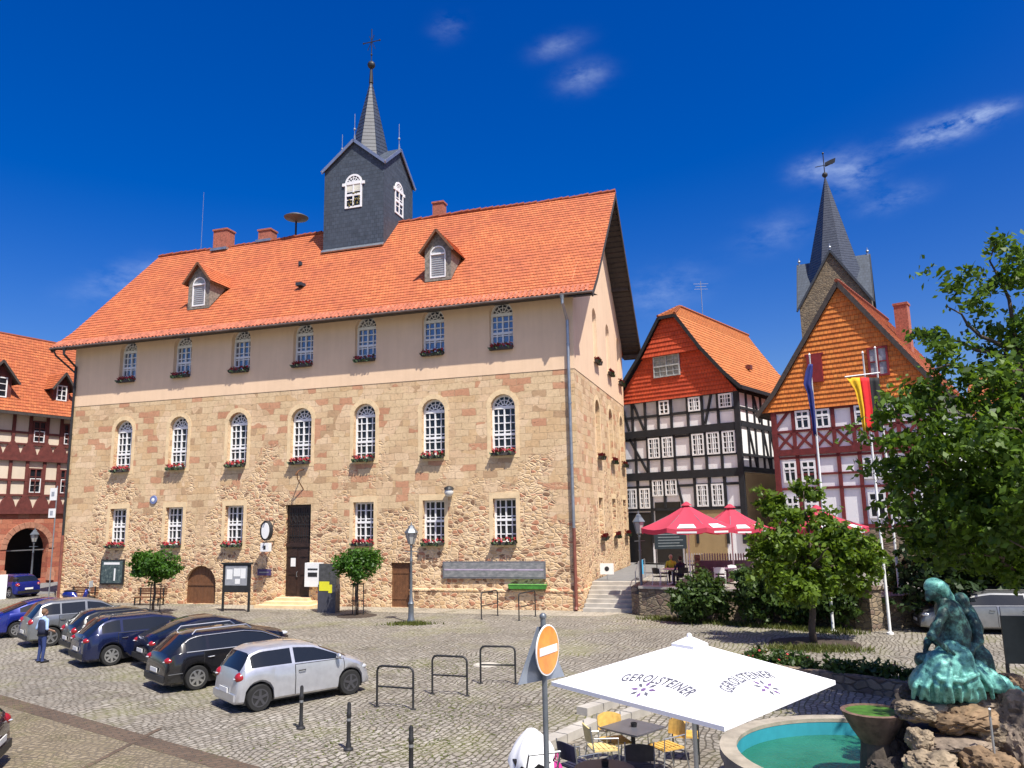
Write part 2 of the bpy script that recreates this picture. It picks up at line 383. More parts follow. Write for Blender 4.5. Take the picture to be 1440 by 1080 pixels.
# ------------------------------------------------------------------ building helpers
def arch_poly(xc, z0, z1, w, n=10, flat=False):
    "outline of a window opening (x,z), round-headed unless flat; counter-clockwise seen from the front"
    if flat: return [(xc-w/2, z0), (xc+w/2, z0), (xc+w/2, z1), (xc-w/2, z1)]
    r = w/2; zs = z1-r
    return [(xc-w/2, z0), (xc+w/2, z0)] + [(xc+r*cos(pi*i/n), zs+r*sin(pi*i/n)) for i in range(n+1)]
def wall_face(mb, outer, holes, mapf, depth=.3, mat=0, rmat=0):
    loops = [[Vector((x, z, 0)) for x, z in outer]] + [[Vector((x, z, 0)) for x, z in h] for h in holes]
    flat = [p for l in loops for p in l]; tris = tessellate_polygon(loops)
    vs = [mapf(p.x, 0, p.y) for p in flat]; fs = []
    for a, b, c in tris:
        n = (flat[b]-flat[a]).cross(flat[c]-flat[a]).z
        fs.append((a, b, c) if n > 0 else (a, c, b))
    mb.add(vs, fs, mat)
    for h in holes:
        n = len(h); v = [mapf(x, 0, z) for x, z in h] + [mapf(x, depth, z) for x, z in h]
        mb.add(v, [(i, n+i, n+(i+1) % n, (i+1) % n) for i in range(n)], rmat)
def courses(mb, L, R, step, lip, out, mat=0, thick=0.0, u0=0.0):
    "overlapping tile courses between two edge polylines (bottom to top); each course's lower edge stands proud"
    L = [Vector(p) for p in L]; R = [Vector(p) for p in R]; out = Vector(out); v0 = 0.0
    for i in range(len(L)-1):
        ln = max((L[i+1]-L[i]).length, (R[i+1]-R[i]).length); k = max(1, round(ln/step))
        for j in range(k):
            a, b = j/k, (j+1)/k
            p0, p1 = L[i].lerp(L[i+1], a), R[i].lerp(R[i+1], a); q0, q1 = L[i].lerp(L[i+1], b), R[i].lerp(R[i+1], b)
            nn = (p1-p0).cross(q0-p0)
            if nn.length < 1e-6: nn = (q1-p1).cross(q0-p1)
            nn.normalize()
            if nn.dot(out) < 0: nn = -nn
            e = nn*lip; va, vb = v0+ln*a, v0+ln*b
            d = (p1-p0); ul = d.length; du = 0.0
            if ul > 1e-4 and (q1-q0).length >= 0: du = (q0-p0).dot(d/ul)
            us = u0 if i == 0 and j == 0 else us_next
            us_next = us+du
            mb.quad(p0+e, p1+e, q1+e*.12, q0+e*.12, mat, [(us, va+.005), (us+ul, va+.005), (us+du+(q1-q0).length, vb-.005), (us+du, vb-.005)])
            mb.quad(p0-e*.3, p1-e*.3, p1+e, p0+e, mat, [(us, va), (us+ul, va), (us+ul, va+.004), (us, va+.004)])
        v0 += ln
def sash(mb, mapf, xc, z0, z1, w, cols, rows, arch=False, fr=.075, bar=.035, transom=None, y0=.0, y1=.09, fan=True):
    "window joinery (bars and frame) as boxes, mapped from (x,y,z)"
    def bx(xa, xb, za, zb, ya=y0, yb=y1):
        vs = [mapf(x, y, z) for y in (ya, yb) for x, z in ((xa, za), (xb, za), (xb, zb), (xa, zb))]
        mb.add(vs, [(0, 1, 2, 3), (7, 6, 5, 4), (0, 4, 5, 1), (1, 5, 6, 2), (2, 6, 7, 3), (3, 7, 4, 0)])
    zt = z1-w/2 if arch else z1
    x0, x1 = xc-w/2, xc+w/2
    bx(x0, x0+fr, z0, zt); bx(x1-fr, x1, z0, zt); bx(x0+fr, x1-fr, z0, z0+fr)
    if not arch: bx(x0+fr, x1-fr, z1-fr, z1)
    else: bx(x0+fr, x1-fr, zt-fr*.8, zt+fr*.8, y0-.02, y1)
    mid = fr*.75
    if cols > 1: bx(xc-mid/2, xc+mid/2, z0+fr, zt-fr, y0-.012, y1)
    tz = None
    if transom is not None:
        tz = z0+(zt-z0)*transom; bx(x0+fr, x1-fr, tz-fr*.6, tz+fr*.6, y0-.018, y1)
    for c in range(1, cols):
        x = x0+w*c/cols
        if abs(x-xc) > .02: bx(x-bar/2, x+bar/2, z0+fr, zt-fr, y0+.01, y1-.012)
    for r in range(1, rows):
        z = z0+(zt-z0)*r/rows
        if tz is None or abs(z-tz) > .12: bx(x0+fr, x1-fr, z-bar/2, z+bar/2, y0+.014, y1-.016)
    if arch:
        r = w/2; n = 10
        for i in range(n):
            a, b = pi*i/n, pi*(i+1)/n
            vs = [mapf(xc+rr*cos(t), y, zt+rr*sin(t)) for y in (y0, y1) for rr, t in ((r-fr, a), (r, a), (r, b), (r-fr, b))]
            mb.add(vs, [(0, 1, 2, 3), (7, 6, 5, 4), (0, 4, 5, 1), (1, 5, 6, 2), (2, 6, 7, 3), (3, 7, 4, 0)])
        if fan:
            for k in range(1, 6):
                t = pi*k/6
                p0 = (xc+.22*r*cos(t), zt+.22*r*sin(t)); p1 = (xc+.9*r*cos(t), zt+.9*r*sin(t)); s_ = bar*.45
                nx, nz = -sin(t)*s_, cos(t)*s_
                vs = [mapf(px+sg*nx, y, pz+sg*nz) for y in (y0+.012, y1-.014) for (px, pz), sg in ((p0, -1), (p1, -1), (p1, 1), (p0, 1))]
                mb.add(vs, [(0, 1, 2, 3), (7, 6, 5, 4), (0, 4, 5, 1), (1, 5, 6, 2), (2, 6, 7, 3), (3, 7, 4, 0)])
            for rr in (.28, .6):
                for i in range(8):
                    a, b = pi*i/8, pi*(i+1)/8
                    vs = [mapf(xc+q*r*cos(t), y, zt+q*r*sin(t)) for y in (y0+.015, y1-.018) for q, t in ((rr-.03, a), (rr+.03, a), (rr+.03, b), (rr-.03, b))]
                    mb.add(vs, [(0, 1, 2, 3), (7, 6, 5, 4), (0, 4, 5, 1), (1, 5, 6, 2), (2, 6, 7, 3), (3, 7, 4, 0)])
def ident(x, y, z): return (x, y, z)
def pane_mesh(poly, mapf, y): 
    mb = MB(); wall_face(mb, poly, [], lambda x, d, z: mapf(x, y, z)); return mb
def flower_geo(w, seed, n=95):
    "a trough with a tumbling row of geraniums: local x along, y outward is -y, z up from the sill"
    r = random.Random(seed); box = MB(); box.box((0, -.12, .07), (w, .2, .15), taper=1.06)
    fl = MB()
    for i in range(n):
        x = r.uniform(-w/2-.03, w/2+.03); y = r.uniform(-.27, -.02); z = r.uniform(.10, .34) - (.1 if y < -.2 else 0)
        s = r.uniform(.035, .07); a = r.uniform(0, pi); t = r.uniform(-.8, .8)
        u = Vector((cos(a), sin(a), t)).normalized()*s; v = Vector((-sin(a)*.5, cos(a)*.5-.3, .8)).normalized()*s
        c = Vector((x, y, z)); red = z > .15 and r.random() < .8
        fl.quad(c-u-v, c+u-v, c+u+v, c-u+v, 0 if red else 1)
    return box, fl
ORD = ['first', 'second', 'third', 'fourth', 'fifth', 'sixth', 'seventh']

# ------------------------------------------------------------------ TOWN HALL
R0 = gp(819, 859); A_ROT = -0.303214
HX = Vector((cos(A_ROT), sin(A_ROT), 0)); HY = Vector((-sin(A_ROT), cos(A_ROT), 0))
def hall(x, y, z=0): return R0 + HX*x + HY*y + Vector((0, 0, z))
hall_t = thing('town_hall', 'big sandstone and cream town hall with orange tiled roof and a slate clock turret', 'town hall', R0, A_ROT)
LW, DW, ZE, ZB = -32.2, 15.0, 15.95, 11.8
XS = [-28.05, -24.0, -19.88, -15.7, -11.75, -7.7, -3.83]
ups = [arch_poly(x, 13.12, 15.68, 1.3) for x in XS]
mids = [arch_poly(x, 7.66, 10.74, 1.32) for x in XS]
grs = [arch_poly(x, 3.2, 5.42, 1.22, flat=True) for x in XS if x != -15.7]
door_h = arch_poly(-15.75, .45, 5.38, 1.62, flat=True)
cell1 = arch_poly(-21.95, 0.0, 2.1, 2.05, 12)
cell2 = arch_poly(-9.55, 0.0, 2.25, 1.08, flat=True)
cell1[0] = (cell1[0][0], .02); cell1[1] = (cell1[1][0], .02)
cell2 = [(x, max(z, .02)) for x, z in cell2]
front = MB()
wall_face(front, [(LW, -.5), (0, -.5), (0, ZB), (LW, ZB)], mids+grs+[door_h, cell1, cell2], ident, .42)
YG = [5.6, 9.7, 13.6]
def gmap(y, d, z): return (-d, y, z)      # the right gable: x of the plan is depth into the wall
gm = [arch_poly(y, 7.66, 10.98, 1.3) for y in YG]; gg = [arch_poly(y, 3.2, 5.45, 1.22, flat=True) for y in YG]
gu = [arch_poly(y, 13.12, 16.35, 1.2) for y in YG]; ga = [arch_poly(7.5, 19.6, 21.5, .8)]
wall_face(front, [(0, -.5), (DW, -.5), (DW, ZB), (0, ZB)], gm+gg, gmap, .42)
front.quad((LW, DW, -.5), (LW, 0, -.5), (LW, 0, ZB), (LW, DW, ZB)); front.quad((0, DW, -.5), (LW, DW, -.5), (LW, DW, ZB), (0, DW, ZB))
front.build('stone_wall', M['hall_stone'], hall_t)
RY, RZ, EY, EZ = 7.5, 24.15, -1.05, 15.45         # ridge and eaves lines
SL = (RZ-EZ)/(RY-EY)
def roof_z(y): return EZ+(y-EY)*SL if y <= RY else EZ+(2*RY-y-EY)*SL
up = MB()
wall_face(up, [(LW-.02, ZB), (.02, ZB), (.02, ZE), (LW-.02, ZE)], ups, lambda x, d, z: (x, d-.02, z), .4)
wall_face(up, [(-.02, ZB), (DW+.02, ZB), (DW+.02, roof_z(DW)-.15), (RY, RZ-.2), (-.02, roof_z(0)-.15)], gu+ga, lambda y, d, z: (.02-d, y, z), .4)
up.quad((0, DW+.02, ZB), (LW, DW+.02, ZB), (LW, DW+.02, ZE), (0, DW+.02, ZE))
up.add([(LW-.02, DW, ZB), (LW-.02, 0, ZB), (LW-.02, 0, ZE), (LW-.02, RY, RZ-.2), (LW-.02, DW, ZE)], [(0, 1, 2, 3, 4)])
up.build('plaster_wall', M['plaster'], hall_t)
for x0, x1 in ((-9.0, .09),):
    pl = MB(); pl.b3(x0, x1, -.09, -.001, -.4, .9); pl.quad((x0, -.09, .9), (x1, -.09, .9), (x1, -.001, 1.0), (x0, -.001, 1.0)); pl.b3(x0-.02, x1+.02, -.12, -.002, .86, .93); pl.build('plinth', M['hall_stone'], hall_t)
for x0, x1 in ((-20.7, -18.4), (-32.25, -23.1)): pl = MB(); pl.b3(x0, x1, -.06, -.001, -.4, .62); pl.build('plinth', M['hall_stone'], hall_t)
pl = MB(); pl.b3(.001, .09, -.001, 15, -.4, .95); pl.build('plinth', M['hall_stone'], hall_t)

# windows
boxes = [[flower_geo(1.25, 5*k+j) for j in range(2)] for k in range(2)]
def hall_window(poly, xc, z0, z1, w, mapf, arch, cols, rows, tr, dark, surround=True, fr=.10):
    mb = MB(); sash(mb, lambda x, y, z: mapf(x, y+.27, z), xc, z0, z1, w, cols, rows, arch, fr, .05, tr)
    f = mb.build('window', M['white_paint'], hall_t)
    pane_mesh(poly, mapf, .345).build('pane', M['glass_sky' if not dark else 'glass'], f)
    if surround:
        s = MB(); sw = .21; zt = z1-w/2 if arch else z1
        def bx(xa, xb, za, zb):
            vs = [mapf(x, y, z) for y in (-.012, .03) for x, z in ((xa, za), (xb, za), (xb, zb), (xa, zb))]
            s.add(vs, [(0, 1, 2, 3), (7, 6, 5, 4), (0, 4, 5, 1), (1, 5, 6, 2), (2, 6, 7, 3), (3, 7, 4, 0)])
        bx(xc-w/2-sw, xc-w/2-.002, z0-.03, zt); bx(xc+w/2+.002, xc+w/2+sw, z0-.03, zt); bx(xc-w/2-sw, xc+w/2+sw, z0-.2, z0-.031)
        if not arch: bx(xc-w/2-sw, xc+w/2+sw, zt+.001, zt+.3)
        else:
            n = 9
            for i in range(n):
                a, b = pi*i/n+.004, pi*(i+1)/n-.004
                vs = [mapf(xc+rr*cos(t), y, zt+rr*sin(t)) for y in (-.012, .03) for rr, t in ((w/2+.002, a), (w/2+sw+.05, a), (w/2+sw+.05, b), (w/2+.002, b))]
                s.add(vs, [(0, 1, 2, 3), (7, 6, 5, 4), (0, 4, 5, 1), (1, 5, 6, 2), (2, 6, 7, 3), (3, 7, 4, 0)])
        s.build('surround', M['ashlar'], f)
    return f
fb_protos = []
def flower_box(loc, rz, label, k):
    if len(fb_protos) <= k:
        t = thing('flower_box', label, 'flower box', loc, rz, 'flower boxes on the window sills')
        b, f = flower_geo(1.22, 31+k); b.build('trough', M['wood_dark'], t); f.build('flowers', [M['petal'], M['flower_leaf']], t)
        fb_protos.append(t); return t
    return dup(fb_protos[k], loc, rz, label)
for i, x in enumerate(XS):
    hall_window(ups[i], x, 13.12, 15.68, 1.3, lambda a, b, c: (a, b-.02, c), True, 4, 5, .47, False, False)
    hall_window(mids[i], x, 7.66, 10.74, 1.32, ident, True, 4, 6, .42, True)
    flower_box(hall(x, -.03, 13.06), A_ROT, f'dark red flower box under the {ORD[i]} window from the left in the cream top storey', i % 3)
    flower_box(hall(x, -.03, 7.58), A_ROT, f'red geranium box under the {ORD[i]} round-headed window from the left in the stone middle storey', i % 3)
gi = 0
for i, x in enumerate(XS):
    if x == -15.7: continue
    hall_window(grs[gi], x, 3.2, 5.42, 1.22, ident, False, 4, 5, .52, True)
    flower_box(hall(x, -.03, 3.12), A_ROT, f'red geranium box under the {ORD[gi]} square ground-floor window from the left', gi % 3); gi += 1
GN = ['nearest', 'middle', 'farthest']
for i, y in enumerate(YG):
    hall_window(gu[i], y, 13.12, 16.35, 1.2, lambda a, b, c: (.02-b, a, c), True, 4, 6, .45, True, False)
    hall_window(gm[i], y, 7.66, 10.98, 1.3, gmap, True, 4, 6, .42, True)
    hall_window(gg[i], y, 3.2, 5.45, 1.22, gmap, False, 4, 5, .52, True)
    for z, st in ((13.06, 'cream top'), (7.58, 'stone middle'), (3.12, 'stone ground')):
        flower_box(hall(.05, y, z), A_ROT+pi/2, f'flower box under the {GN[i]} {st} storey window of the gable end', i)
hall_window(ga[0], 7.5, 19.6, 21.5, .8, lambda a, b, c: (.02-b, a, c), True, 2, 3, None, True, False)
# doors
d = MB(); xd = -15.75
d.b3(xd-.81, xd+.81, .24, .3, .45, 5.38)
for xa, xb in ((xd-.74, xd-.03), (xd+.03, xd+.74)):
    for za, zb in ((.62, 1.5), (1.62, 2.45), (2.57, 2.98)): d.b3(xa+.08, xb-.08, .21, .241, za, zb)
d.b3(xd-.8, xd+.8, .16, .241, 3.1, 3.3)
dd = d.build('door', M['door_dark'], hall_t)
g = MB()
for k in range(9): 
    t = xd-.6+k*.15; g.bar((t, .21, 3.4), (t, .21, 5.2), .025, .02)
for z in (3.7, 4.3, 4.9): g.bar((xd-.7, .2, z), (xd+.7, .2, z), .03, .02, (0, 1, 0))
for k in range(5):
    c0 = xd-.5+k*.25
    g.tube([(c0+.1*cos(q), .195, 4.6+.18*sin(q)) for q in np.linspace(0, 2*pi, 10)], .014, 5)
g.build('transom_grille', M['iron'], dd)
h = MB(); h.tube([(xd-.06, .2, 1.5), (xd-.06, .12, 1.52), (xd-.06, .12, 1.75), (xd-.06, .2, 1.77)], .018, 6); h.build('handle', M['steel'], dd)
n = MB(); n.b3(xd-.5, xd-.2, .2, .209, 2.05, 2.5); n.build('paper_notice', M['board_white'], dd)
d = MB(); wall_face(d, cell1, [], lambda x, q, z: (x, .2, z))
for k in range(1, 9): 
    x = -21.95-1.02+k*.228; zt = 1.07+sqrt(max(0, 1.0-(x+21.95)**2)); d.b3(x-.012, x+.012, .185, .199, .03, zt)
d.b3(-22.9, -21.0, .16, .199, 1.0, 1.12); d.build('cellar_door', M['wood_brown'], hall_t)
d = MB(); d.b3(-10.08, -9.02, .12, .18, .02, 2.25)
for k in range(1, 7): d.b3(-10.08+k*.152-.01, -10.08+k*.152+.01, .11, .121, .05, 2.22)
d.b3(-10.05, -9.05, .095, .119, .4, .52); d.b3(-10.05, -9.05, .095, .119, 1.7, 1.82); d.build('cellar_door', M['wood_brown'], hall_t)
s = MB()
for k, (w, dpt) in enumerate(((3.4, 1.3), (2.7, .9), (2.0, .5))): s.b3(xd-w/2, xd+w/2, -dpt, -.001, .15*k, .15*(k+1))
s.build('door_step', M['ashlar'], hall_t)
# roof
rf = MB(); OL, OR = -33.15, 1.3
eave = (OL, EY, EZ), (OR, EY, EZ)
prof = [(EY, EZ), (EY+1.5, EZ+1.5*SL*.86), (RY, RZ)]
courses(rf, [(OL, y, z) for y, z in prof], [(OR, y, z) for y, z in prof], .33, .035, (0, -1, 1))
prof2 = [(2*RY-y, z) for y, z in prof]
courses(rf, [(OL, y, z) for y, z in prof2], [(OR, y, z) for y, z in prof2], .66, .035, (0, 1, 1))
roof = rf.build('roof', M['roof'], hall_t)
rt = MB()
for k in range(int((OR-OL)/.42)):
    x = OL+.21+k*.42; j = rnd.uniform(-.03, .03)+.05*sin(x*.55)
    rt.tube([(x-.22, RY, RZ+.02+j), (x+.21, RY, RZ+.05+j)], [.115, .15], 7)
rt.build('ridge_tiles', M['roof'], roof)
ev = MB()
for k in range(int((OR-OL)/.25)):
    x = OL+.12+k*.25
    ev.tube([(x, EY-.06, EZ-.02+rnd.uniform(-.015, .015)), (x, EY+.5, EZ+.48*SL*.86+.05)], [.10, .085], 6)
ev.build('eaves_tiles', P('mossy_eaves_tiles', (.40, .125, .07), .85, var=.55, nscale=3.2), roof)
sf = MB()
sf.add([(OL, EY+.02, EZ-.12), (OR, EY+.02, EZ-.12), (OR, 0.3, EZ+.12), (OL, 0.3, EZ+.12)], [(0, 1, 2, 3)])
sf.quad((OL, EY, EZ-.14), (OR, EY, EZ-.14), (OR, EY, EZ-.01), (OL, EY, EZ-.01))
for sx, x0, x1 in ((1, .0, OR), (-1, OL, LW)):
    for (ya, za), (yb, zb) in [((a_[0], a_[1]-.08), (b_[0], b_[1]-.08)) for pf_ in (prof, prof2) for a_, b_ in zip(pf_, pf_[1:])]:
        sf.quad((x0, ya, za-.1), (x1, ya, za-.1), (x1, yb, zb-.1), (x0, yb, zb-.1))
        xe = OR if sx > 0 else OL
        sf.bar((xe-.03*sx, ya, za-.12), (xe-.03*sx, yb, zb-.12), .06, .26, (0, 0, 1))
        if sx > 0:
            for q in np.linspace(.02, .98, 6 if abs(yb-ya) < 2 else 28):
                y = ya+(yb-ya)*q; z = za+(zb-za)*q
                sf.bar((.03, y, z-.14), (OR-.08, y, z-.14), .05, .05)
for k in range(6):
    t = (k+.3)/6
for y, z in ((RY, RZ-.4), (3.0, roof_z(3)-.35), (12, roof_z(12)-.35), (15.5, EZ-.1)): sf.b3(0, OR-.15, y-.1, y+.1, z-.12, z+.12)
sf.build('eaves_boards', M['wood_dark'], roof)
gt = MB(); gt.tube([(OL, EY-.07, EZ-.07), (OR, EY-.07, EZ-.07)], .06, 8); gt.quad((OL, EY-.05, EZ-.14), (OR, EY-.05, EZ-.14), (OR, EY+.03, EZ+.05), (OL, EY+.03, EZ+.05)); gt.build('gutter', M['gutter'], roof)
# chimneys, dormers, vent
for (x, y, z0, z1, w, dd_) in ((-10.75, 8.2, 23.0, 25.35, .75, .6), (-27.5, 7.6, 23.2, 25.4, 1.15, .9), (-24.0, 7.9, 23.2, 25.05, 1.0, .8)):
    c = MB(); c.box((x, y, (z0+z1)/2), (w, dd_, z1-z0)); c.box((x, y, z1+.05), (w+.12, dd_+.12, .12)); ch = c.build('chimney', M['brick'], roof)
    f = MB(); f.box((x, y-.05, roof_z(y-.4)+.1), (w+.22, dd_+.25, .18)); f.build('flashing', M['zinc'], ch)
for xd_ in (-7.92, -24.08):
    yf = 1.2; zb = roof_z(yf)-.1; ze, za = zb+1.95, zb+2.95; hw = .8
    m = MB()
    op = arch_poly(xd_, zb+.18, zb+2.05, .95)
    wall_face(m, [(xd_-hw, zb), (xd_+hw, zb), (xd_+hw, ze), (xd_, za-.08), (xd_-hw, ze)], [op], lambda x, q, z: (x, yf+q, z), .08)
    for sx in (-1, 1):
        x = xd_+sx*hw; yb = EY+(ze-EZ)/SL
        m.add([(x, yf, zb), (x, yf, ze), (x, yb, ze)], [(0, 1, 2)] if sx < 0 else [(2, 1, 0)])
    do = m.build('dormer', M['rubble_grey'], hall_t)
    sh = MB(); wall_face(sh, op, [], lambda x, q, z: (x, yf+.06, z))
    for k in range(12): sh.b3(xd_-.42, xd_+.42, yf+.035, yf+.058, zb+.25+k*.13, zb+.29+k*.13)
    sh.build('shutter', M['louvre'], do)
    fr = MB(); sash(fr, lambda x, y, z: (x, y+yf-.02, z), xd_, zb+.18, zb+2.05, .95, 1, 1, True, .06, .03, None, 0, .07, False)
    fr.build('frame', M['white_paint'], do)
    r2 = MB()
    for sx in (-1, 1):
        ybk = EY+(za-EZ)/SL+.1; ye = EY+(ze-.25-EZ)/SL+.1
        L_ = [(xd_+sx*(hw+.22), yf-.28, ze-.28), (xd_, yf-.28, za+.02)]; R_ = [(xd_+sx*(hw+.22), ye, ze-.28), (xd_, ybk, za+.02)]
        courses(r2, L_, R_, .3, .03, (sx*.5, 0, 1)); 
        r2.add([(xd_+sx*(hw+.22), yf-.27, ze-.36), (xd_, yf-.27, za-.06), (xd_, ybk, za-.06), (xd_+sx*(hw+.22), ye, ze-.36)], [(0, 1, 2, 3)], 1)
        r2.bar((xd_+sx*(hw+.24), yf-.27, ze-.33), (xd_, yf-.27, za-.02), .04, .13, (0, 0, 1), 1)
    r2.build('dormer_roof', [M['roof'], M['wood_brown']], do)
v = MB(); v.box((-17.3, 2.0, roof_z(2.0)+.12), (.4, .5, .2), 0); v.box((-18.8, 4.2, roof_z(4.2)+.1), (.18, .2, .25)); v.build('roof_vent', M['slate'], roof)
# downpipes
for nm, x in (('r', -.25), ('l', -32.0)):
    p = MB(); p.tube([(x, EY-.05, EZ-.2), (x, EY-.05, EZ-.5), (x, -.14, EZ-1.15), (x, -.14, 3.9)], .075, 8); p.tube([(x, EY-.05, EZ-.1), (x, EY-.05, EZ-.32)], [.13, .08], 8)
    if nm == 'l': p.tube([(x-.85, EY-.05, EZ-.2), (x-.8, EY+.1, EZ-.5), (x-.05, -.14, EZ-1.5)], .06, 8)
    for z in (13, 10, 7): p.tube([(x, -.14, z), (x, -.14, z+.08)], .095, 8)
    dn = p.build('downpipe', M['zinc' if nm == 'r' else 'iron'], hall_t)
    q = MB(); q.tube([(x, -.14, 3.9), (x, -.14, .2), (x, -.25, .05)], .085, 8); q.build('lower_pipe', M['rust_pipe'], dn)
# turret
def cross_gable_tower(parent, name, cx, cy, hw, zb, ze, za, sz, sr, sztop, wall_m, clad_m, spire_ms, trim_m, oh=.16, tw0=0.0):
    "square shaft with four gables, valley roofs between them and an octagonal spire"
    t = MB()
    for k in range(4):
        c, s = round(cos(k*pi/2)), round(sin(k*pi/2))
        def w(x, y, z): return (cx+x*c-y*s, cy+x*s+y*c, z)
        ul = hw*2
        t.add([w(-hw, -hw, zb), w(hw, -hw, zb), w(hw, -hw, ze), w(0, -hw, za), w(-hw, -hw, ze)], [(0, 1, 2, 3, 4)], 0,
              [[(0, zb), (ul, zb), (ul, ze), (hw, za), (0, ze)]])
    tw = t.build(name, wall_m, parent)
    r = MB(); tr = MB()
    for k in range(4):
        c, s = round(cos(k*pi/2)), round(sin(k*pi/2))
        def w(x, y, z): return Vector((cx+x*c-y*s, cy+x*s+y*c, z))
        h2 = hw+oh; zl = ze-(za-ze)*oh/hw
        for sx in (-1, 1):
            a, b, d_ = w(sx*h2, -h2, zl+.1), w(0, -h2, za+.1), w(0, 0, za+.1)
            r.add([a, b, d_], [(0, 1, 2) if sx < 0 else (0, 2, 1)], 0, [[(0, 0), (0, h2*1.3), (h2, h2*1.3)]])
            tr.bar(w(sx*h2, -h2+.02, zl), w(0, -h2+.02, za+.02), .07, .2, (0, 0, 1))
    ro = r.build('gable_roof', clad_m, tw); tr.build('verge_trim', trim_m, tw)
    sp = MB(); n = 8
    for i in range(n):
        a0, a1 = 2*pi*(i-.5+tw0)/n, 2*pi*(i+.5+tw0)/n
        p0 = Vector((cx+sr*cos(a0), cy+sr*sin(a0), sz)); p1 = Vector((cx+sr*cos(a1), cy+sr*sin(a1), sz)); ap = .05
        q0 = Vector((cx+ap*cos(a0), cy+ap*sin(a0), sztop)); q1 = Vector((cx+ap*cos(a1), cy+ap*sin(a1), sztop))
        courses(sp, [p0, q0], [p1, q1], .3, .02, (cos(2*pi*(i+tw0)/n), sin(2*pi*(i+tw0)/n), .2))
    sp.build('spire', spire_ms, tw)
    return tw
tx, ty, th = -15.6, 7.45, 2.2
tw = cross_gable_tower(hall_t, 'clock_turret', tx, ty, th, 20.6, 27.55, 29.35, 28.2, 1.62, 34.95, M['slate'], M['slate'], M['slate_light'], M['steel'], .16, .5)
for k, (mp_, dark) in enumerate(((lambda x, d_, z: (tx+x, ty-th+d_-.03, z), 0), (lambda x, d_, z: (tx+th-d_+.03, ty+x, z), 1))):
    wf = MB(); sash(wf, mp_, 0, 24.65, 27.0, 1.25, 2, 3, True, .13, .05, .52, -.02, .05); 
    wf.add([mp_(x, y, z) for y in (-.05, .02) for x, z in ((-.82, 26.22), (-.6, 26.22), (-.6, 26.42), (-.82, 26.42))], [(0, 1, 2, 3), (7, 6, 5, 4), (0, 4, 5, 1), (1, 5, 6, 2), (2, 6, 7, 3), (3, 7, 4, 0)])
    wf.add([mp_(x, y, z) for y in (-.05, .02) for x, z in ((.6, 26.22), (.82, 26.22), (.82, 26.42), (.6, 26.42))], [(0, 1, 2, 3), (7, 6, 5, 4), (0, 4, 5, 1), (1, 5, 6, 2), (2, 6, 7, 3), (3, 7, 4, 0)])
    wf.build('turret_window', M['white_paint'], tw)
    pane_mesh(arch_poly(0, 24.65, 27.0, 1.25), mp_, .02).build('louvre_panel', M['glass'], tw)
    if k == 0:
        lv = MB()
        for xa, xb in ((-.5, -.06), (.06, .5)): lv.b3(tx+xa, tx+xb, ty-th-.035, ty-th-.015, 25.85, 26.3)
        lv.build('turret_shutter', P('pale_shutter', (.62, .60, .50), .7), tw)
        gm_ = MB()
        for i in range(26): gm_.ball((tx+rnd.uniform(-.45, .45), ty-th-.03, rnd.uniform(24.8, 25.7)), rnd.uniform(.04, .09), 6, 4)
        gm_.build('bell_ornament', P('old_brass', (.20, .17, .06), .5, .4, var=.5, nscale=8), tw)
fn = MB(); fn.tube([(tx, ty, 34.8), (tx, ty, 35.9)], [.16, .09], 8); fn.ball((tx, ty, 36.2), .28, 12, 8); fn.tube([(tx, ty, 36.4), (tx, ty, 39.0)], .035, 6)
fn.ball((tx, ty, 37.0), .08, 8, 6)
fn.bar((tx-.62, ty, 38.0), (tx+.62, ty, 38.0), .05, .05); fn.bar((tx-.3, ty, 37.4), (tx+.2, ty, 38.5), .03, .03); fn.bar((tx+.3, ty, 37.4), (tx-.2, ty, 38.5), .03, .03)
for sx in (-1, 1): fn.ball((tx+sx*.64, ty, 38.0), .07, 6, 5)
fn.build('finial_cross', M['iron'], tw)
for (x, y) in ((tx, ty-th), (tx+th, ty), (tx-th, ty)):
    s = MB(); s.tube([(x, y, 29.35), (x, y, 31.3)], .022, 5); s.ball((x, y, 30.2), .09, 8, 6); s.tube([(x, y, 29.3), (x, y, 29.8)], [.09, .04], 6); s.build('gable_spike', M['zinc'], tw)
fl = MB()
fl.bar((tx-th-.05, ty-th-.1, roof_z(ty-th)+.02), (tx+th+.05, ty-th-.1, roof_z(ty-th)+.02), .3, .08, (0, -SL, 1)); fl.build('flashing', M['zinc'], tw)
# siren on the ridge
sn = thing('siren', 'dark mushroom-shaped siren on a short mast on the town hall ridge', 'siren', hall(-21.4, 7.5, RZ), A_ROT)
m = MB(); m.tube([(0, 0, -.1), (0, 0, 1.35)], .07, 8); m.build('mast', M['iron'], sn)
m = MB(); m.lathe([(.1, 1.2), (.35, 1.32), (.8, 1.42), (.86, 1.5), (.6, 1.64), (.2, 1.74), (.02, 1.76)], 20); m.build('horn_disc', P('siren_grey', (.10, .10, .10), .5), sn, True)
an = thing('antenna', 'thin whip antenna rising from the left end of the town hall ridge', 'antenna', hall(-29.4, 7.5, RZ), A_ROT)
m = MB(); m.tube([(0, 0, 0), (0, 0, 4.6)], [.02, .012], 5); m.build('rod', M['steel'], an)
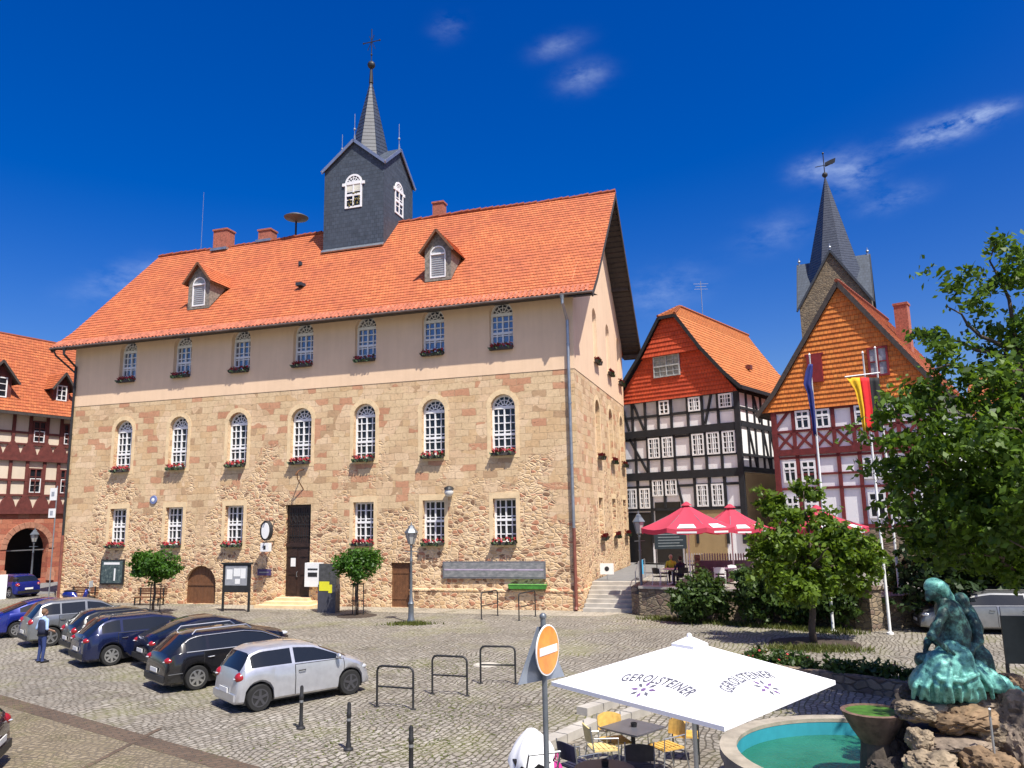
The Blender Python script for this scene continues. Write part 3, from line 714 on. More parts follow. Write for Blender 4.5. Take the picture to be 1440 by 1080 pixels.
# ------------------------------------------------------------------ timber-framed houses
def timber(mb, segs, y=-.045, mat=0):
    for (x0, z0, x1, z1, w) in segs:
        mb.bar((x0, y, z0), (x1, y, z1), w, .09, (0, 1, 0), mat) if True else None
def tbar(mb, x0, z0, x1, z1, w, yo=-.05, d=.10, mapf=ident):
    p, q = Vector((x0, 0, z0)), Vector((x1, 0, z1)); t = (q-p).normalized(); n = Vector((-t.z, 0, t.x))*w/2
    vs = [mapf(c.x, y, c.z) for y in (yo-d/2, yo+d/2) for c in (p-n, q-n, q+n, p+n)]
    mb.add(vs, [(0, 1, 2, 3), (7, 6, 5, 4), (0, 4, 5, 1), (1, 5, 6, 2), (2, 6, 7, 3), (3, 7, 4, 0)])
def house_window(parent, x0, x1, z0, z1, cols, rows, mapf=ident, frame_m='white_paint', fr=.1, pane_m='glass', tr=None, bar=.05):
    mb = MB(); sash(mb, mapf, (x0+x1)/2, z0, z1, x1-x0, cols, rows, False, fr, bar, tr, -.12, -.03)
    f = mb.build('window', M[frame_m], parent)
    pane_mesh([(x0+.03, z0+.03), (x1-.03, z0+.03), (x1-.03, z1-.03), (x0+.03, z1-.03)], mapf, -.045).build('pane', M[pane_m], f)
    return f
def azrot(az): return radians(az)
# ---- black and white house
P_b = dp(1047, 700, 48); P_b.z = 1.3
bw = thing('half_timbered_house', 'black and white half-timbered house with a red tile-hung gable behind the red parasols', 'house', P_b, azrot(141-180))
Wb, Db = -8.75, 13.0
w = MB(); w.b3(Wb, 0, 0, Db, 0, 11.3); w.add([(Wb, 0, 9.5), (0, 0, 9.5), (-4.37, 0, 15.8)], [(0, 1, 2)]); w.build('wall', M['white_plaster'], bw)
Zo = P_b.z
def bz(z): return z-Zo+1.4-.1          # the levels below were measured from the photograph above the square
t = MB()
def bt(x0, z0, x1, z1, w_=.2, **k): tbar(t, x0, bz(z0), x1, bz(z1), w_, **k)
for z, w_ in ((8.55, .48), (9.72, .17), (10.82, .24), (5.68, .52), (6.83, .16), (8.2, .16), (4.98, .16), (3.48, .18), (5.5, .16)): bt(Wb-.02, z, .04, z, w_, yo=-.06 if w_ > .3 else -.05, d=.16 if w_ > .3 else .1)
for x in (-8.6, -7.6, -6.6, -5.62, -4.64, -3.44, -2.42, -1.33): bt(x, 8.8, x, 10.75, .17)
for x in (-8.55, -7.47, -6.54, -5.52, -4.55, -3.35, -2.32, -1.27): bt(x, 5.95, x, 8.3, .17)
for x in (-8.5, -7.42, -6.42, -5.42, -3.24, -2.22, -1.2): bt(x, 3.5, x, 5.45, .18)
for x in (-6.42, -3.24, -1.2): bt(x, 1.3, x, 3.4, .18)
bt(-.06, 1.3, -.06, 10.75, .34, yo=-.07, d=.2)
for a in ((-7.5, 10.7, -6.75, 8.85), (-1.75, 10.7, -2.25, 8.85), (-7.9, 8.3, -6.6, 5.95), (-4.55, 5.45, -4.1, 3.5), (-8.4, 10.7, -7.9, 8.85)): bt(*a, .15)
# right-hand side wall, seen at a slant
def sidem(x, y, z): return (-y, x, z)
def st(y0, z0, y1, z1, w_=.2): tbar(t, y0, bz(z0), y1, bz(z1), w_, mapf=sidem)
for z, w_ in ((8.7, .35), (9.7, .16), (5.85, .3), (6.75, .16), (10.8, .2)): st(.1, z, Db, z, w_)
for y in (1.2, 2.4, 3.6, 4.8, 6.2, 8, 10): st(y, 8.8, y, 10.7, .16); st(y, 5.9, y, 8.6, .16)
for a in ((1.3, 8.5, 2.3, 6), (3.7, 8.6, 4.6, 6), (2.5, 10.6, 3.3, 9), (5, 8.5, 6, 6)): st(*a, .15)
t.build('timber_frame', M['timber_black'], bw)
for (x0, x1, z0, z1, c, r) in ((-5.5, -4.76, 9.74, 10.68, 2, 3), (-3.36, -2.52, 9.74, 10.66, 3, 3), (-1.24, -.36, 9.76, 10.66, 3, 3),
        (-6.46, -5.6, 6.86, 8.22, 3, 4), (-5.42, -4.62, 6.86, 8.22, 3, 4), (-3.26, -2.42, 6.86, 8.26, 3, 4), (-2.22, -1.36, 6.86, 8.28, 3, 4), (-1.17, -.3, 6.86, 8.28, 3, 4),
        (-8.35, -7.52, 3.56, 4.9, 3, 4), (-7.3, -6.52, 3.56, 4.9, 3, 4), (-6.3, -5.5, 4.34, 5.42, 3, 3), (-5.34, -4.5, 4.36, 5.44, 3, 3), (-3.12, -2.34, 3.6, 5.0, 3, 4), (-2.1, -1.3, 3.6, 5.0, 3, 4)):
    house_window(bw, x0, x1, bz(z0), bz(z1), c, r)
dw = MB(); dw.b3(-6.2, -4.35, -.06, -.001, 0.02, bz(3.95)); dw.b3(-8.7, -6.5, -.05, -.001, .02, bz(3.3)); dw.build('dark_doorway', M['black'], bw)
op = MB(); op.b3(-4.2, -1.3, -.05, -.002, .02, bz(3.38)); op.build('ochre_shopfront', M['ochre'], bw)
op = MB(); op.b3(.001, .06, .3, Db, .02, bz(5.65)); op.build('side_plinth_wall', M['ochre'], bw)
# roof: half-hipped, kicked out at the eaves
rb = MB(); xr = -4.37; zr = bz(17.35); yo = -.55
Rp = [(.5, bz(10.95)), (-.6, bz(12.05)), (-2.15, bz(13.95)), (-3.75, bz(16.35))]
Lp = [(2*xr-x, z) for x, z in Rp]
hipy = 1.5
def rside(pts, sx):
    fr_ = [(x, yo, z) for x, z in pts]; bk = [(x, Db+.4, z) for x, z in pts]
    courses(rb, fr_, bk, .33, .035, (sx, 0, 1))
    x, z = pts[-1]
    courses(rb, [(x, yo, z), (xr, hipy, zr)], [(x, Db+.4, z), (xr, Db+.4, zr)], .33, .035, (sx, 0, 1))
rside(Rp, 1); rside(Lp, -1)
courses(rb, [(Lp[-1][0], yo, Lp[-1][1]), (xr, hipy, zr)], [(Rp[-1][0], yo, Rp[-1][1]), (xr, hipy, zr)], .3, .035, (0, -1, 1))
rbo = rb.build('roof', M['roof_b'], bw)
vb = MB()
for pts in (Rp, Lp):
    for (xa, za), (xb, zb_) in zip(pts, pts[1:]):
        vb.bar((xa, yo+.03, za-.1), (xb, yo+.03, zb_-.1), .06, .22, (0, 0, 1))
        vb.quad((xa, yo, za-.12), (xb, yo, zb_-.12), (xb, .05, zb_-.12), (xa, .05, za-.12))
        vb.quad((xa, 0, za-.14), (xb, 0, zb_-.14), (xb, Db, zb_-.14), (xa, Db, za-.14))
for pts in (Rp, Lp): vb.bar((pts[0][0], yo, pts[0][1]-.05), (pts[0][0], Db+.4, pts[0][1]-.05), .05, .24)
vb.bar((Lp[-1][0], yo+.02, Lp[-1][1]-.1), (Rp[-1][0], yo+.02, Rp[-1][1]-.1), .06, .2, (0, 0, 1))
for pts, s_ in ((Rp, -1), (Lp, 1)):
    for (xa, za), (xb, zb_) in zip(pts, pts[1:]): vb.quad((xa, -.03, za-.08), (xb, -.03, zb_-.08), (xb+s_*.7, -.03, zb_-.08), (xa+s_*.7, -.03, za-.08))
vb.build('verge_board', M['timber_black'], rbo)
cp = MB()
for k in range(30): cp.tube([(xr, hipy+k*.4, zr+.03), (xr, hipy+k*.4+.42, zr+.05)], [.1, .13], 6)
for sx in (-1, 1):
    a, b = Vector(((Rp if sx > 0 else Lp)[-1][0], yo, Rp[-1][1]+.03)), Vector((xr, hipy, zr+.05))
    for k in range(6): cp.tube([a.lerp(b, k/6), a.lerp(b, (k+1.05)/6)], [.12, .09], 6)
cp.build('ridge_tiles', M['roof_b'], rbo)
tg = MB()
zk = bz(10.72)
courses(tg, [(Wb-.1, -.12, zk), (Lp[1][0]+.15, -.12, Rp[1][1]-.25), (Lp[2][0]+.12, -.12, Rp[2][1]-.2)], [(.1, -.12, zk), (Rp[1][0]-.15, -.12, Rp[1][1]-.25), (Rp[2][0]-.12, -.12, Rp[2][1]-.2)], .36, .06, (0, -1, 0))
courses(tg, [(Lp[2][0]+.12, -.34, Rp[2][1]-.25), (Lp[3][0]+.05, -.20, Rp[3][1]-.14)], [(Rp[2][0]-.12, -.34, Rp[2][1]-.25), (Rp[3][0]-.05, -.20, Rp[3][1]-.14)], .36, .06, (0, -1, 0))
tg.quad((Lp[2][0], -.12, Rp[2][1]-.27), (Rp[2][0], -.12, Rp[2][1]-.27), (Rp[2][0], -.36, Rp[2][1]-.27), (Lp[2][0], -.36, Rp[2][1]-.27))
tg.build('tile_hung_gable', M['tile_red'], bw)
gw = MB(); sash(gw, lambda x, y, z: (x, y-.16, z), -4.72, bz(12.25), bz(13.72), 1.95, 4, 4, False, .08, .04, .5, -.1, 0); gwo = gw.build('attic_window', M['curtain'], bw)
pane_mesh([(-5.66, bz(12.28)), (-3.78, bz(12.28)), (-3.78, bz(13.7)), (-5.66, bz(13.7))], ident, -.2).build('pane', P('dusty_glass', (.20, .23, .23), .3, var=.5, nscale=3), gwo)
pm = MB(); pm.tube([(-.0, 0, 0), (0, 0, 2.7)], .025, 5)
for z, w_ in ((2.5, .55), (2.3, .4), (2.1, .5)): pm.bar((-w_, 0, z), (w_, 0, z), .025, .025)
aer = thing('antenna', 'television aerial on the ridge of the black and white house', 'antenna', Vector((0, 0, 0)))
aer.location = P_b + Matrix.Rotation(azrot(-39), 3, 'Z') @ Vector((xr, 5.2, zr)); pm.build('aerial', M['steel'], aer)
rv = MB(); rv.box((-1.3, 5.5, 0), (.35, .4, .3)); rvx = rv.build('roof_vent', M['timber_brown'], rbo); rvx.location = (0, 0, bz(13.2))

# ---- red half-timbered house
P_r = dp(1092, 660, 46); P_r.z = 1.2
rh = thing('half_timbered_house', 'red and white half-timbered house with an orange tile-hung gable behind the flagpoles', 'house', P_r, azrot(142-180))
def rz_(z): return z+.03
Wr, Dr = 8.9, 12.0
w = MB(); w.b3(0, Wr, 0, Dr, rz_(2.3), rz_(9.82)); w.add([(0, 0, rz_(9.2)), (Wr, 0, rz_(9.2)), (4.43, 0, rz_(15.9))], [(0, 1, 2)]); w.build('wall', M['white_plaster'], rh)
w = MB(); w.b3(-.03, Wr+.03, -.08, Dr, -.3, rz_(2.3)); w.build('stone_base', M['wall_stone'], rh)
t = MB()
def bt(x0, z0, x1, z1, w_=.2, **k): tbar(t, x0, rz_(z0), x1, rz_(z1), w_, **k)
for z, w_ in ((6.66, .36), (7.9, .15), (9.1, .2), (6.35, .14), (2.4, .2), (4.55, .14)): bt(-.02, z, Wr+.02, z, w_, yo=-.06 if w_ > .3 else -.05, d=.15 if w_ > .3 else .1)
for x in (1.22, 2.33, 3.47, 4.55, 5.7, 6.85, 7.85): bt(x, 6.8, x, 9.1, .2)
for x in (.09, Wr-.09): bt(x, 2.3, x, 9.1, .3, yo=-.065, d=.16)
for x in (1.3, 2.42, 3.6, 4.72, 5.98, 7.12, 8.2): bt(x, 2.4, x, 6.5, .2)
for xa, xb in ((.2, 1.15), (1.3, 2.25), (2.42, 3.38), (3.55, 4.48), (4.65, 5.62), (5.8, 6.75), (6.95, 7.75)):
    bt(xa, 6.85, xb, 7.85, .15, yo=-.045, d=.08); bt(xa, 7.85, xb, 6.85, .15, yo=-.040, d=.08)
bt(.2, 8.2, .95, 9.05, .16); bt(8.7, 8.2, 7.95, 9.05, .16); bt(1.25, 5.35, 4.7, 5.35, .12)
t.build('timber_frame', M['timber_red'], rh)
t = MB()
def sm(x, y, z): return (-y, x, z)
for y in (1.5, 3, 4.5, 6, 8, 10): tbar(t, y, rz_(2.4), y, rz_(9.1), .2, mapf=sm)
def sl_(x, y, z): return (Wr+y if False else y*1.0, x, z)
t2 = MB()
for y in (.1, 1.5, 3, 4.5, 6): tbar(t2, y, rz_(2.4), y, rz_(9.1), .2, mapf=lambda x, y_, z: (y_, x, z))
for z in (6.7, 9.1, 4.5): tbar(t2, .1, rz_(z), Dr, rz_(z), .2, mapf=lambda x, y_, z_: (y_, x, z_))
t2.build('side_timber_frame', M['timber_red'], rh)
for (x0, x1, z0, z1, c, r) in ((1.36, 2.18, 7.97, 9.08, 2, 2), (2.5, 3.32, 7.97, 9.06, 2, 2), (4.66, 5.5, 7.97, 9.06, 2, 2), (6.0, 6.75, 7.97, 9.06, 2, 2),
        (.42, 1.2, 4.92, 6.15, 2, 2), (1.46, 2.3, 4.92, 6.15, 2, 2), (4.86, 5.8, 4.95, 6.1, 2, 2), (6.15, 6.98, 4.95, 6.1, 2, 2),
        (4.95, 5.86, 2.8, 4.22, 2, 2), (6.15, 7.02, 2.78, 4.16, 2, 2), (7.26, 8.1, 2.74, 4.06, 2, 2), (.45, 1.2, 2.8, 4.1, 2, 2), (1.5, 2.3, 2.8, 4.1, 2, 2)):
    house_window(rh, x0, x1, rz_(z0), rz_(z1), c, r, fr=.11, tr=.66, bar=.05)
rr = MB(); xr = 4.43; zr = rz_(16.35); yo = -.38
Lp = [(-.85, rz_(9.05)), (.3, rz_(10.35)), (xr, zr)]; Rp = [(2*xr-x, z) for x, z in Lp]
for pts, sx in ((Lp, -1), (Rp, 1)):
    courses(rr, [(x, yo, z) for x, z in pts], [(x, Dr+.3, z) for x, z in pts], .33, .035, (sx, 0, 1))
rro = rr.build('roof', M['roof_l'], rh)
vb = MB()
for pts in (Lp, Rp):
    for (xa, za), (xb, zb_) in zip(pts, pts[1:]):
        vb.bar((xa, yo+.03, za-.12), (xb, yo+.03, zb_-.12), .07, .26, (0, 0, 1))
        vb.quad((xa, yo, za-.14), (xb, yo, zb_-.14), (xb, .05, zb_-.14), (xa, .05, za-.14))
        vb.quad((xa, 0, za-.14), (xb, 0, zb_-.14), (xb, Dr, zb_-.14), (xa, Dr, za-.14))
[vb.bar((pts[0][0], yo, pts[0][1]-.05), (pts[0][0], Dr+.3, pts[0][1]-.05), .05, .24) for pts in (Rp, Lp)]
vb.build('verge_board', M['wood_dark'], rro)
cp = MB()
for k in range(30): cp.tube([(xr, yo+k*.41, zr+.03), (xr, yo+k*.41+.43, zr+.06)], [.12, .15], 6)
cp.build('ridge_tiles', M['roof_l'], rro)
tg = MB(); zk = rz_(9.12)
courses(tg, [(-.75, -.14, zk), (.42, -.14, rz_(10.2)), (xr-.02, -.14, zr-.35)], [(2*xr+.75, -.14, zk), (2*xr-.42, -.14, rz_(10.2)), (xr+.02, -.14, zr-.35)], .36, .06, (0, -1, 0))
tg.build('tile_hung_gable', M['tile_orange'], rh)
sh = MB(); sh.b3(2.35, 3.2, -.30, -.16, rz_(10.62), rz_(12.2)); sh.b3(2.25, 3.3, -.26, -.15, rz_(12.2), rz_(12.32)); sh.build('attic_shutter', M['shutter'], rh)
sh = MB(); sash(sh, lambda x, y, z: (x, y-.18, z), 6.2, rz_(10.55), rz_(12.2), 1.05, 2, 2, False, .1, .06, None, -.1, 0); so = sh.build('attic_window', M['shutter'], rh)
pane_mesh([(5.7, rz_(10.6)), (6.7, rz_(10.6)), (6.7, rz_(12.15)), (5.7, rz_(12.15))], ident, -.2).build('pane', P('net_curtain', (.33, .34, .35), .4, var=.5, nscale=4), so)
c = MB(); c.box((6.6, 5.5, rz_(14.1)), (.75, .75, 3.2)); c.box((6.6, 5.5, rz_(15.72)), (.85, .85, .14)); c.build('chimney', M['brick'], rro)

# ---- left house
P_l = dp(50, 705, 58); P_l.z = 0
lh = thing('half_timbered_house', 'brown-red half-timbered house with two roof dormers and a stone archway left of the town hall', 'house', P_l, azrot(62))
XL0, XL1, Dl, zg = -9.0, 8.0, 10.5, .6
w = MB(); w.b3(XL0, XL1, .02, Dl, 5.5, 13.0); w.build('wall', M['cream_infill'], lh)
w = MB(); oa = [(-1.8, zg)] + [(1.25, zg)] + [(-.27+1.53*cos(pi*i/14), 2.85+1.5*sin(pi*i/14)) for i in range(15)]
wall_face(w, [(XL0, zg-.6), (XL1, zg-.6), (XL1, 5.5), (XL0, 5.5)], [[(x, max(z, zg-.55)) for x, z in oa]], ident, .7)
w.build('stone_base', M['red_stone'], lh)
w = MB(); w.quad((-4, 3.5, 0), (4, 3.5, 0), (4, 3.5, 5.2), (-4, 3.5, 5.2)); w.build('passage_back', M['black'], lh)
ar = MB()
for i in range(14):
    a, b = pi*i/14+.008, pi*(i+1)/14-.008
    vs = [(-.27+r*cos(t), y, 2.85+r*sin(t)) for y in (-.05, .03) for r, t in ((1.53, a), (1.95, a), (1.95, b), (1.53, b))]
    ar.add(vs, [(0, 1, 2, 3), (7, 6, 5, 4), (0, 4, 5, 1), (1, 5, 6, 2), (2, 6, 7, 3), (3, 7, 4, 0)])
M['arch_stone'] = P('arch_stone', (.40, .19, .12), .9, var=.3); ar.build('arch_stones', M['arch_stone'], lh)
for sx in (-2.0, 1.45): ar = MB(); ar.box((sx, -.12, zg+.35), (.45, .5, .9), taper=.7); ar.build('guard_stone', M['arch_stone'], lh)
gb = MB(); gb.bar((-1.75, .5, 2.75), (1.2, .5, 2.75), .05, .08); gb.build('arch_beam', M['steel'], lh)
t = MB()
for z, w_ in ((9.5, .5), (5.6, .42), (12.85, .3), (11.35, .16), (7.85, .15), (6.75, .14), (10.5, .14)): tbar(t, XL0, z, XL1, z, w_, yo=-.05 if w_ < .3 else -.08, d=.12 if w_ < .3 else .24)
PX = [-8.4, -7.2, -6.0, -4.55, -3.3, -2.05, -.85, .42, 1.5, 2.6, 3.8, 5, 6.2, 7.4]
for x in PX: tbar(t, x, 9.6, x, 12.8, .22); tbar(t, x, 5.7, x, 9.4, .22)
for x in PX:
    for zb_ in (9.72, 5.8):
        t.add([(x+a, y, zb_+b) for y in (-.13, .0) for a, b in ((-.6, 0), (.6, 0), (.42, .5), (.12, .95), (-.12, .95), (-.42, .5))],
              [(0, 1, 2, 3, 4, 5), (11, 10, 9, 8, 7, 6)] + [((i+1) % 6, i, 6+i, 6+(i+1) % 6) for i in range(6)])
t.build('timber_frame', M['timber_brown'], lh)
for (x0, x1, z0, z1) in ((-.7, .3, 10.6, 12.3), (1.62, 2.48, 10.6, 12.3), (-4.4, -3.45, 10.6, 12.3), (-.72, .3, 6.85, 8.75), (1.62, 2.48, 6.85, 8.75), (-4.4, -3.45, 6.85, 8.75)):
    house_window(lh, x0, x1, z0, z1, 2, 3, frame_m='timber_brown', fr=.1, bar=.05)
    s = MB(); sash(s, lambda x, y, z: (x, y-.02, z), (x0+x1)/2, z0+.1, z1-.75, x1-x0-.2, 2, 2, False, .06, .045, None, -.1, -.04); s.build('casement', M['white_paint'], lh)
rl = MB(); yo, zo, yr, zr = -.75, 12.75, 4.9, 19.6; sl = (zr-zo)/(yr-yo)
courses(rl, [(XL0-.4, yo, zo), (XL0-.4, yr, zr)], [(XL1+.4, yo, zo), (XL1+.4, yr, zr)], .33, .04, (0, -1, 1))
courses(rl, [(XL0-.4, Dl+.75, zo), (XL0-.4, yr+.3, zr)], [(XL1+.4, Dl+.75, zo), (XL1+.4, yr+.3, zr)], .7, .04, (0, 1, 1))
rlo = rl.build('roof', M['roof_l'], lh)
e = MB(); e.bar((XL0, yo+.02, zo-.1), (XL1, yo+.02, zo-.1), .08, .2); e.quad((XL0, yo, zo-.12), (XL1, yo, zo-.12), (XL1, .1, zo+.1), (XL0, .1, zo+.1)); e.build('eaves_boards', M['wood_dark'], rlo)
e = MB(); e.tube([(XL0, yr+.1, zr+.05), (XL1, yr+.1, zr+.05)], .14, 6); e.build('ridge_tiles', M['roof_l'], rlo)
for (xc, hw, yf, sc_) in ((1.5, .62, .35, 1.0), (-3.35, .95, .1, 1.2)):
    zb_ = zo+(yf-yo)*sl-.1; ze, za = zb_+1.35*sc_, zb_+2.35*sc_; m = MB()
    m.add([(xc-hw, yf, zb_), (xc+hw, yf, zb_), (xc+hw, yf, ze), (xc, yf, za-.1), (xc-hw, yf, ze)], [(0, 1, 2, 3, 4)])
    for sx in (-1, 1):
        x = xc+sx*hw; yb = yo+(ze-zo)/sl; m.add([(x, yf, zb_), (x, yf, ze), (x, yb, ze)], [(0, 1, 2)])
    do = m.build('dormer', M['timber_brown'], lh)
    s = MB(); sash(s, lambda x, y, z: (x, y+yf, z), xc, zb_+.12, ze-.02, hw*1.3, 2, 3, False, .08, .05, None, -.07, -.01); s.build('frame', M['white_paint'], do)
    pane_mesh([(xc-hw*.6, zb_+.15), (xc+hw*.6, zb_+.15), (xc+hw*.6, ze-.05), (xc-hw*.6, ze-.05)], ident, yf-.02).build('pane', M['glass'], do)
    r2 = MB()
    for sx in (-1, 1):
        xe = xc+sx*(hw+.35); z2 = ze-.4
        courses(r2, [(xe, yf-.5, z2), (xc, yf-.5, za)], [(xe, yo+(z2-zo)/sl+.1, z2), (xc, yo+(za-zo)/sl+.1, za)], .3, .03, (sx, 0, 1))
        r2.bar((xe, yf-.48, z2-.08), (xc, yf-.48, za-.08), .05, .16, (0, 0, 1), 1)
        r2.quad((xe, yf-.5, z2-.07), (xc, yf-.5, za-.07), (xc, yf+.6, za-.07), (xe, yf+.6, z2-.07), 1)
    r2.build('dormer_roof', [M['roof_l'], M['wood_dark']], do)

# ---- church tower
pc = dp(1190, 600, 75); pc.z = 0
ct = thing('church_tower', 'stone church tower with four gables and a slender slate spire behind the red house', 'church tower', pc, radians(-27))
c2 = cross_gable_tower(ct, 'tower_shaft', 0, 3.4, 3.35, 0, 25.0, 30.5, 27.6, 3.05, 39.8, M['church_stone'], M['slate'], M['slate_light'], M['slate'], .25)
v = MB(); v.tube([(0, 3.4, 39.6), (0, 3.4, 42.6)], .05, 6); v.ball((0, 3.4, 40.1), .3, 10, 7); v.bar((-.9, 3.4, 41.2), (.9, 3.4, 41.2), .06, .06)
v.add([(.1, 3.4, 41.0), (1.1, 3.4, 41.3), (1.2, 3.4, 41.8), (.7, 3.4, 41.7), (.1, 3.4, 41.5), (.1, 3.44, 41.0), (1.1, 3.44, 41.3), (1.2, 3.44, 41.8), (.7, 3.44, 41.7), (.1, 3.44, 41.5)], [(0, 1, 2, 3, 4), (9, 8, 7, 6, 5), (0, 5, 6, 1), (1, 6, 7, 2), (2, 7, 8, 3), (3, 8, 9, 4), (4, 9, 5, 0)])
v.ball((0, 3.4, 42.6), .12, 8, 6); v.build('weathervane', M['iron'], ct)
for x, y in ((0, .05), (3.35, 3.4), (-3.35, 3.4)):
    s = MB(); s.tube([(x, y, 30.3), (x, y, 31.3)], [.12, .03], 6); s.ball((x, y, 30.9), .16, 8, 6); s.build('gable_finial', M['zinc'], ct)
# ---- house glimpsed at the far right
ph = dp(1455, 690, 58); ph.z = 1.2
oh = thing('house', 'white house with an orange roof glimpsed above the big tree at the right edge', 'house', ph, radians(-40))
w = MB(); w.b3(-3.5, 8, 0, 9, -.3, 10.2); w.build('wall', M['white_plaster'], oh)
r = MB(); courses(r, [(-4, -.6, 10), (-4, 4.5, 14.2)], [(8.5, -.6, 10), (8.5, 4.5, 14.2)], .33, .04, (0, -1, 1)); courses(r, [(-4, 9.6, 10), (-4, 4.5, 14.2)], [(8.5, 9.6, 10), (8.5, 4.5, 14.2)], .6, .04, (0, 1, 1)); r.build('roof', M['roof_l'], oh)
for x in (-2, 1, 4): house_window(oh, x, x+1.1, 5, 6.6, 2, 2); house_window(oh, x, x+1.1, 8, 9.4, 2, 2)
# ------------------------------------------------------------------ ground, sky, sun
STO = [(0, (.215, .195, .165)), (.3, (.30, .275, .235)), (.55, (.25, .225, .185)), (.8, (.36, .335, .29)), (1, (.27, .235, .19))]
M['cobble'] = cobble_mat('cobblestones', radians(-65), .21, .15, STO, .55)
M['cobble2'] = cobble_mat('small_setts', radians(20), .13, .11, [(0, (.17, .135, .085)), (.4, (.22, .18, .115)), (.8, (.26, .215, .145))], .5, (.14, .115, .08), .14)
M['pave'] = cobble_mat('pale_paving', A_ROT, .45, .3, [(0, (.36, .32, .25)), (.5, (.41, .37, .30)), (1, (.33, .29, .23))], .2, (.22, .19, .15), .02)
M['strip'] = cobble_mat('gutter_setts', radians(-36), .3, .16, [(0, (.115, .078, .052)), (.5, (.145, .10, .068)), (1, (.10, .07, .048))], .2, (.09, .07, .05), .02)
M['asphalt'] = P('asphalt', (.17, .17, .17), .95, var=.15, nscale=2, bump=.3)
g = MB(); g.quad((-2500, -1500, 0), (2500, -1500, 0), (2500, 2500, 0), (-2500, 2500, 0)); struct(g.build('ground', M['cobble']))
a, b = gp(-260, 905), gp(620, 1150)
d_ = (b-a).normalized(); n_ = Vector((d_.y, -d_.x, 0))
g = MB(); g.quad(a+Vector((0, 0, .004)), a+n_*30+Vector((0, 0, .004)), b+n_*30+Vector((0, 0, .004)), b+Vector((0, 0, .004))); struct(g.build('road', M['cobble2']))
g = MB(); g.quad(a+n_*.5+Vector((0, 0, .008)), b+n_*.5+Vector((0, 0, .008)), b+Vector((0, 0, .008)), a+Vector((0, 0, .008)))
p, q = gp(110, 1085), gp(225, 1025); dd_ = (q-p).normalized(); nn = Vector((-dd_.y, dd_.x, 0))*.06; zz = Vector((0, 0, .012))
g.quad(p-dd_*3-nn+zz, q-nn+zz, q+nn+zz, p-dd_*3+nn+zz); struct(g.build('gutter_strip', M['strip']))
g = MB(); z4_ = .006
g.add([hall(-20, -1.9, z4_), hall(1.2, -2.0, z4_), hall(2.2, -.6, z4_), hall(2.2, 0, z4_), hall(-20, 0, z4_)], [(0, 1, 2, 3, 4)]); struct(g.build('pavement', M['pave']))
# sloping street to the left house
lr = Matrix.Rotation(radians(62), 3, 'Z')
def lhp(x, y, z): return P_l + lr @ Vector((x, y, z))
g = MB(); g.quad(lhp(-12, -6, .005), lhp(14, -6, .005), lhp(14, 6, .62), lhp(-12, 6, .62)); g.quad(lhp(-12, -6, .0), lhp(14, -6, .0), lhp(14, -6, .005), lhp(-12, -6, .005)); struct(g.build('street', M['asphalt']))
# raised terrace to the right of the town hall
W0, W1, W2 = gp(900, 866), gp(1100, 876), gp(1222, 886)
ZT = 1.2
g = MB(); pts = [W0, W1, W2, W2+Vector((6, 1.5, 0)), Vector((70, 24, 0)), Vector((140, 200, 0)), hall(2.4, 150), hall(2.4, 3.2), hall(2.4, 1.4)]
g.add([(q.x, q.y, ZT) for q in pts], [tuple(range(len(pts)))]); struct(g.build('terrace_ground', cobble_mat('terrace_paving', .4, .3, .2, [(0, (.28, .27, .25)), (1, (.36, .34, .31))], .1)))
g = MB(); zq = ZT+.004
g.add([hall(.1, 2.4, zq), hall(2.4, 2.4, zq), hall(2.4, 150, zq), hall(.1, 150, zq)], [(0, 1, 2, 3)]); struct(g.build('lane', M['asphalt']))

world = bpy.data.worlds.new('World'); sc.world = world; world.use_nodes = True
wt = world.node_tree; wn, wl = wt.nodes, wt.links; bg = wn['Background']
SUN_EL, SUN_H = radians(59), Vector((.52, -.854, 0))       # the sun stands to the right, behind the camera
sky = wn.new('ShaderNodeTexSky'); sky.sky_type = 'NISHITA'; sky.sun_disc = False; sky.sun_elevation = SUN_EL; sky.sun_rotation = radians(150)
sky.air_density = 1.0; sky.dust_density = 2.0; sky.ozone_density = 3.0
hs = wn.new('ShaderNodeHueSaturation'); hs.inputs['Saturation'].default_value = 1.55; hs.inputs['Value'].default_value = 1.0; hs.inputs['Hue'].default_value = .523
wl.new(sky.outputs[0], hs.inputs['Color'])
gm = wn.new('ShaderNodeGamma'); gm.inputs[1].default_value = 1.0; wl.new(hs.outputs[0], gm.inputs[0])
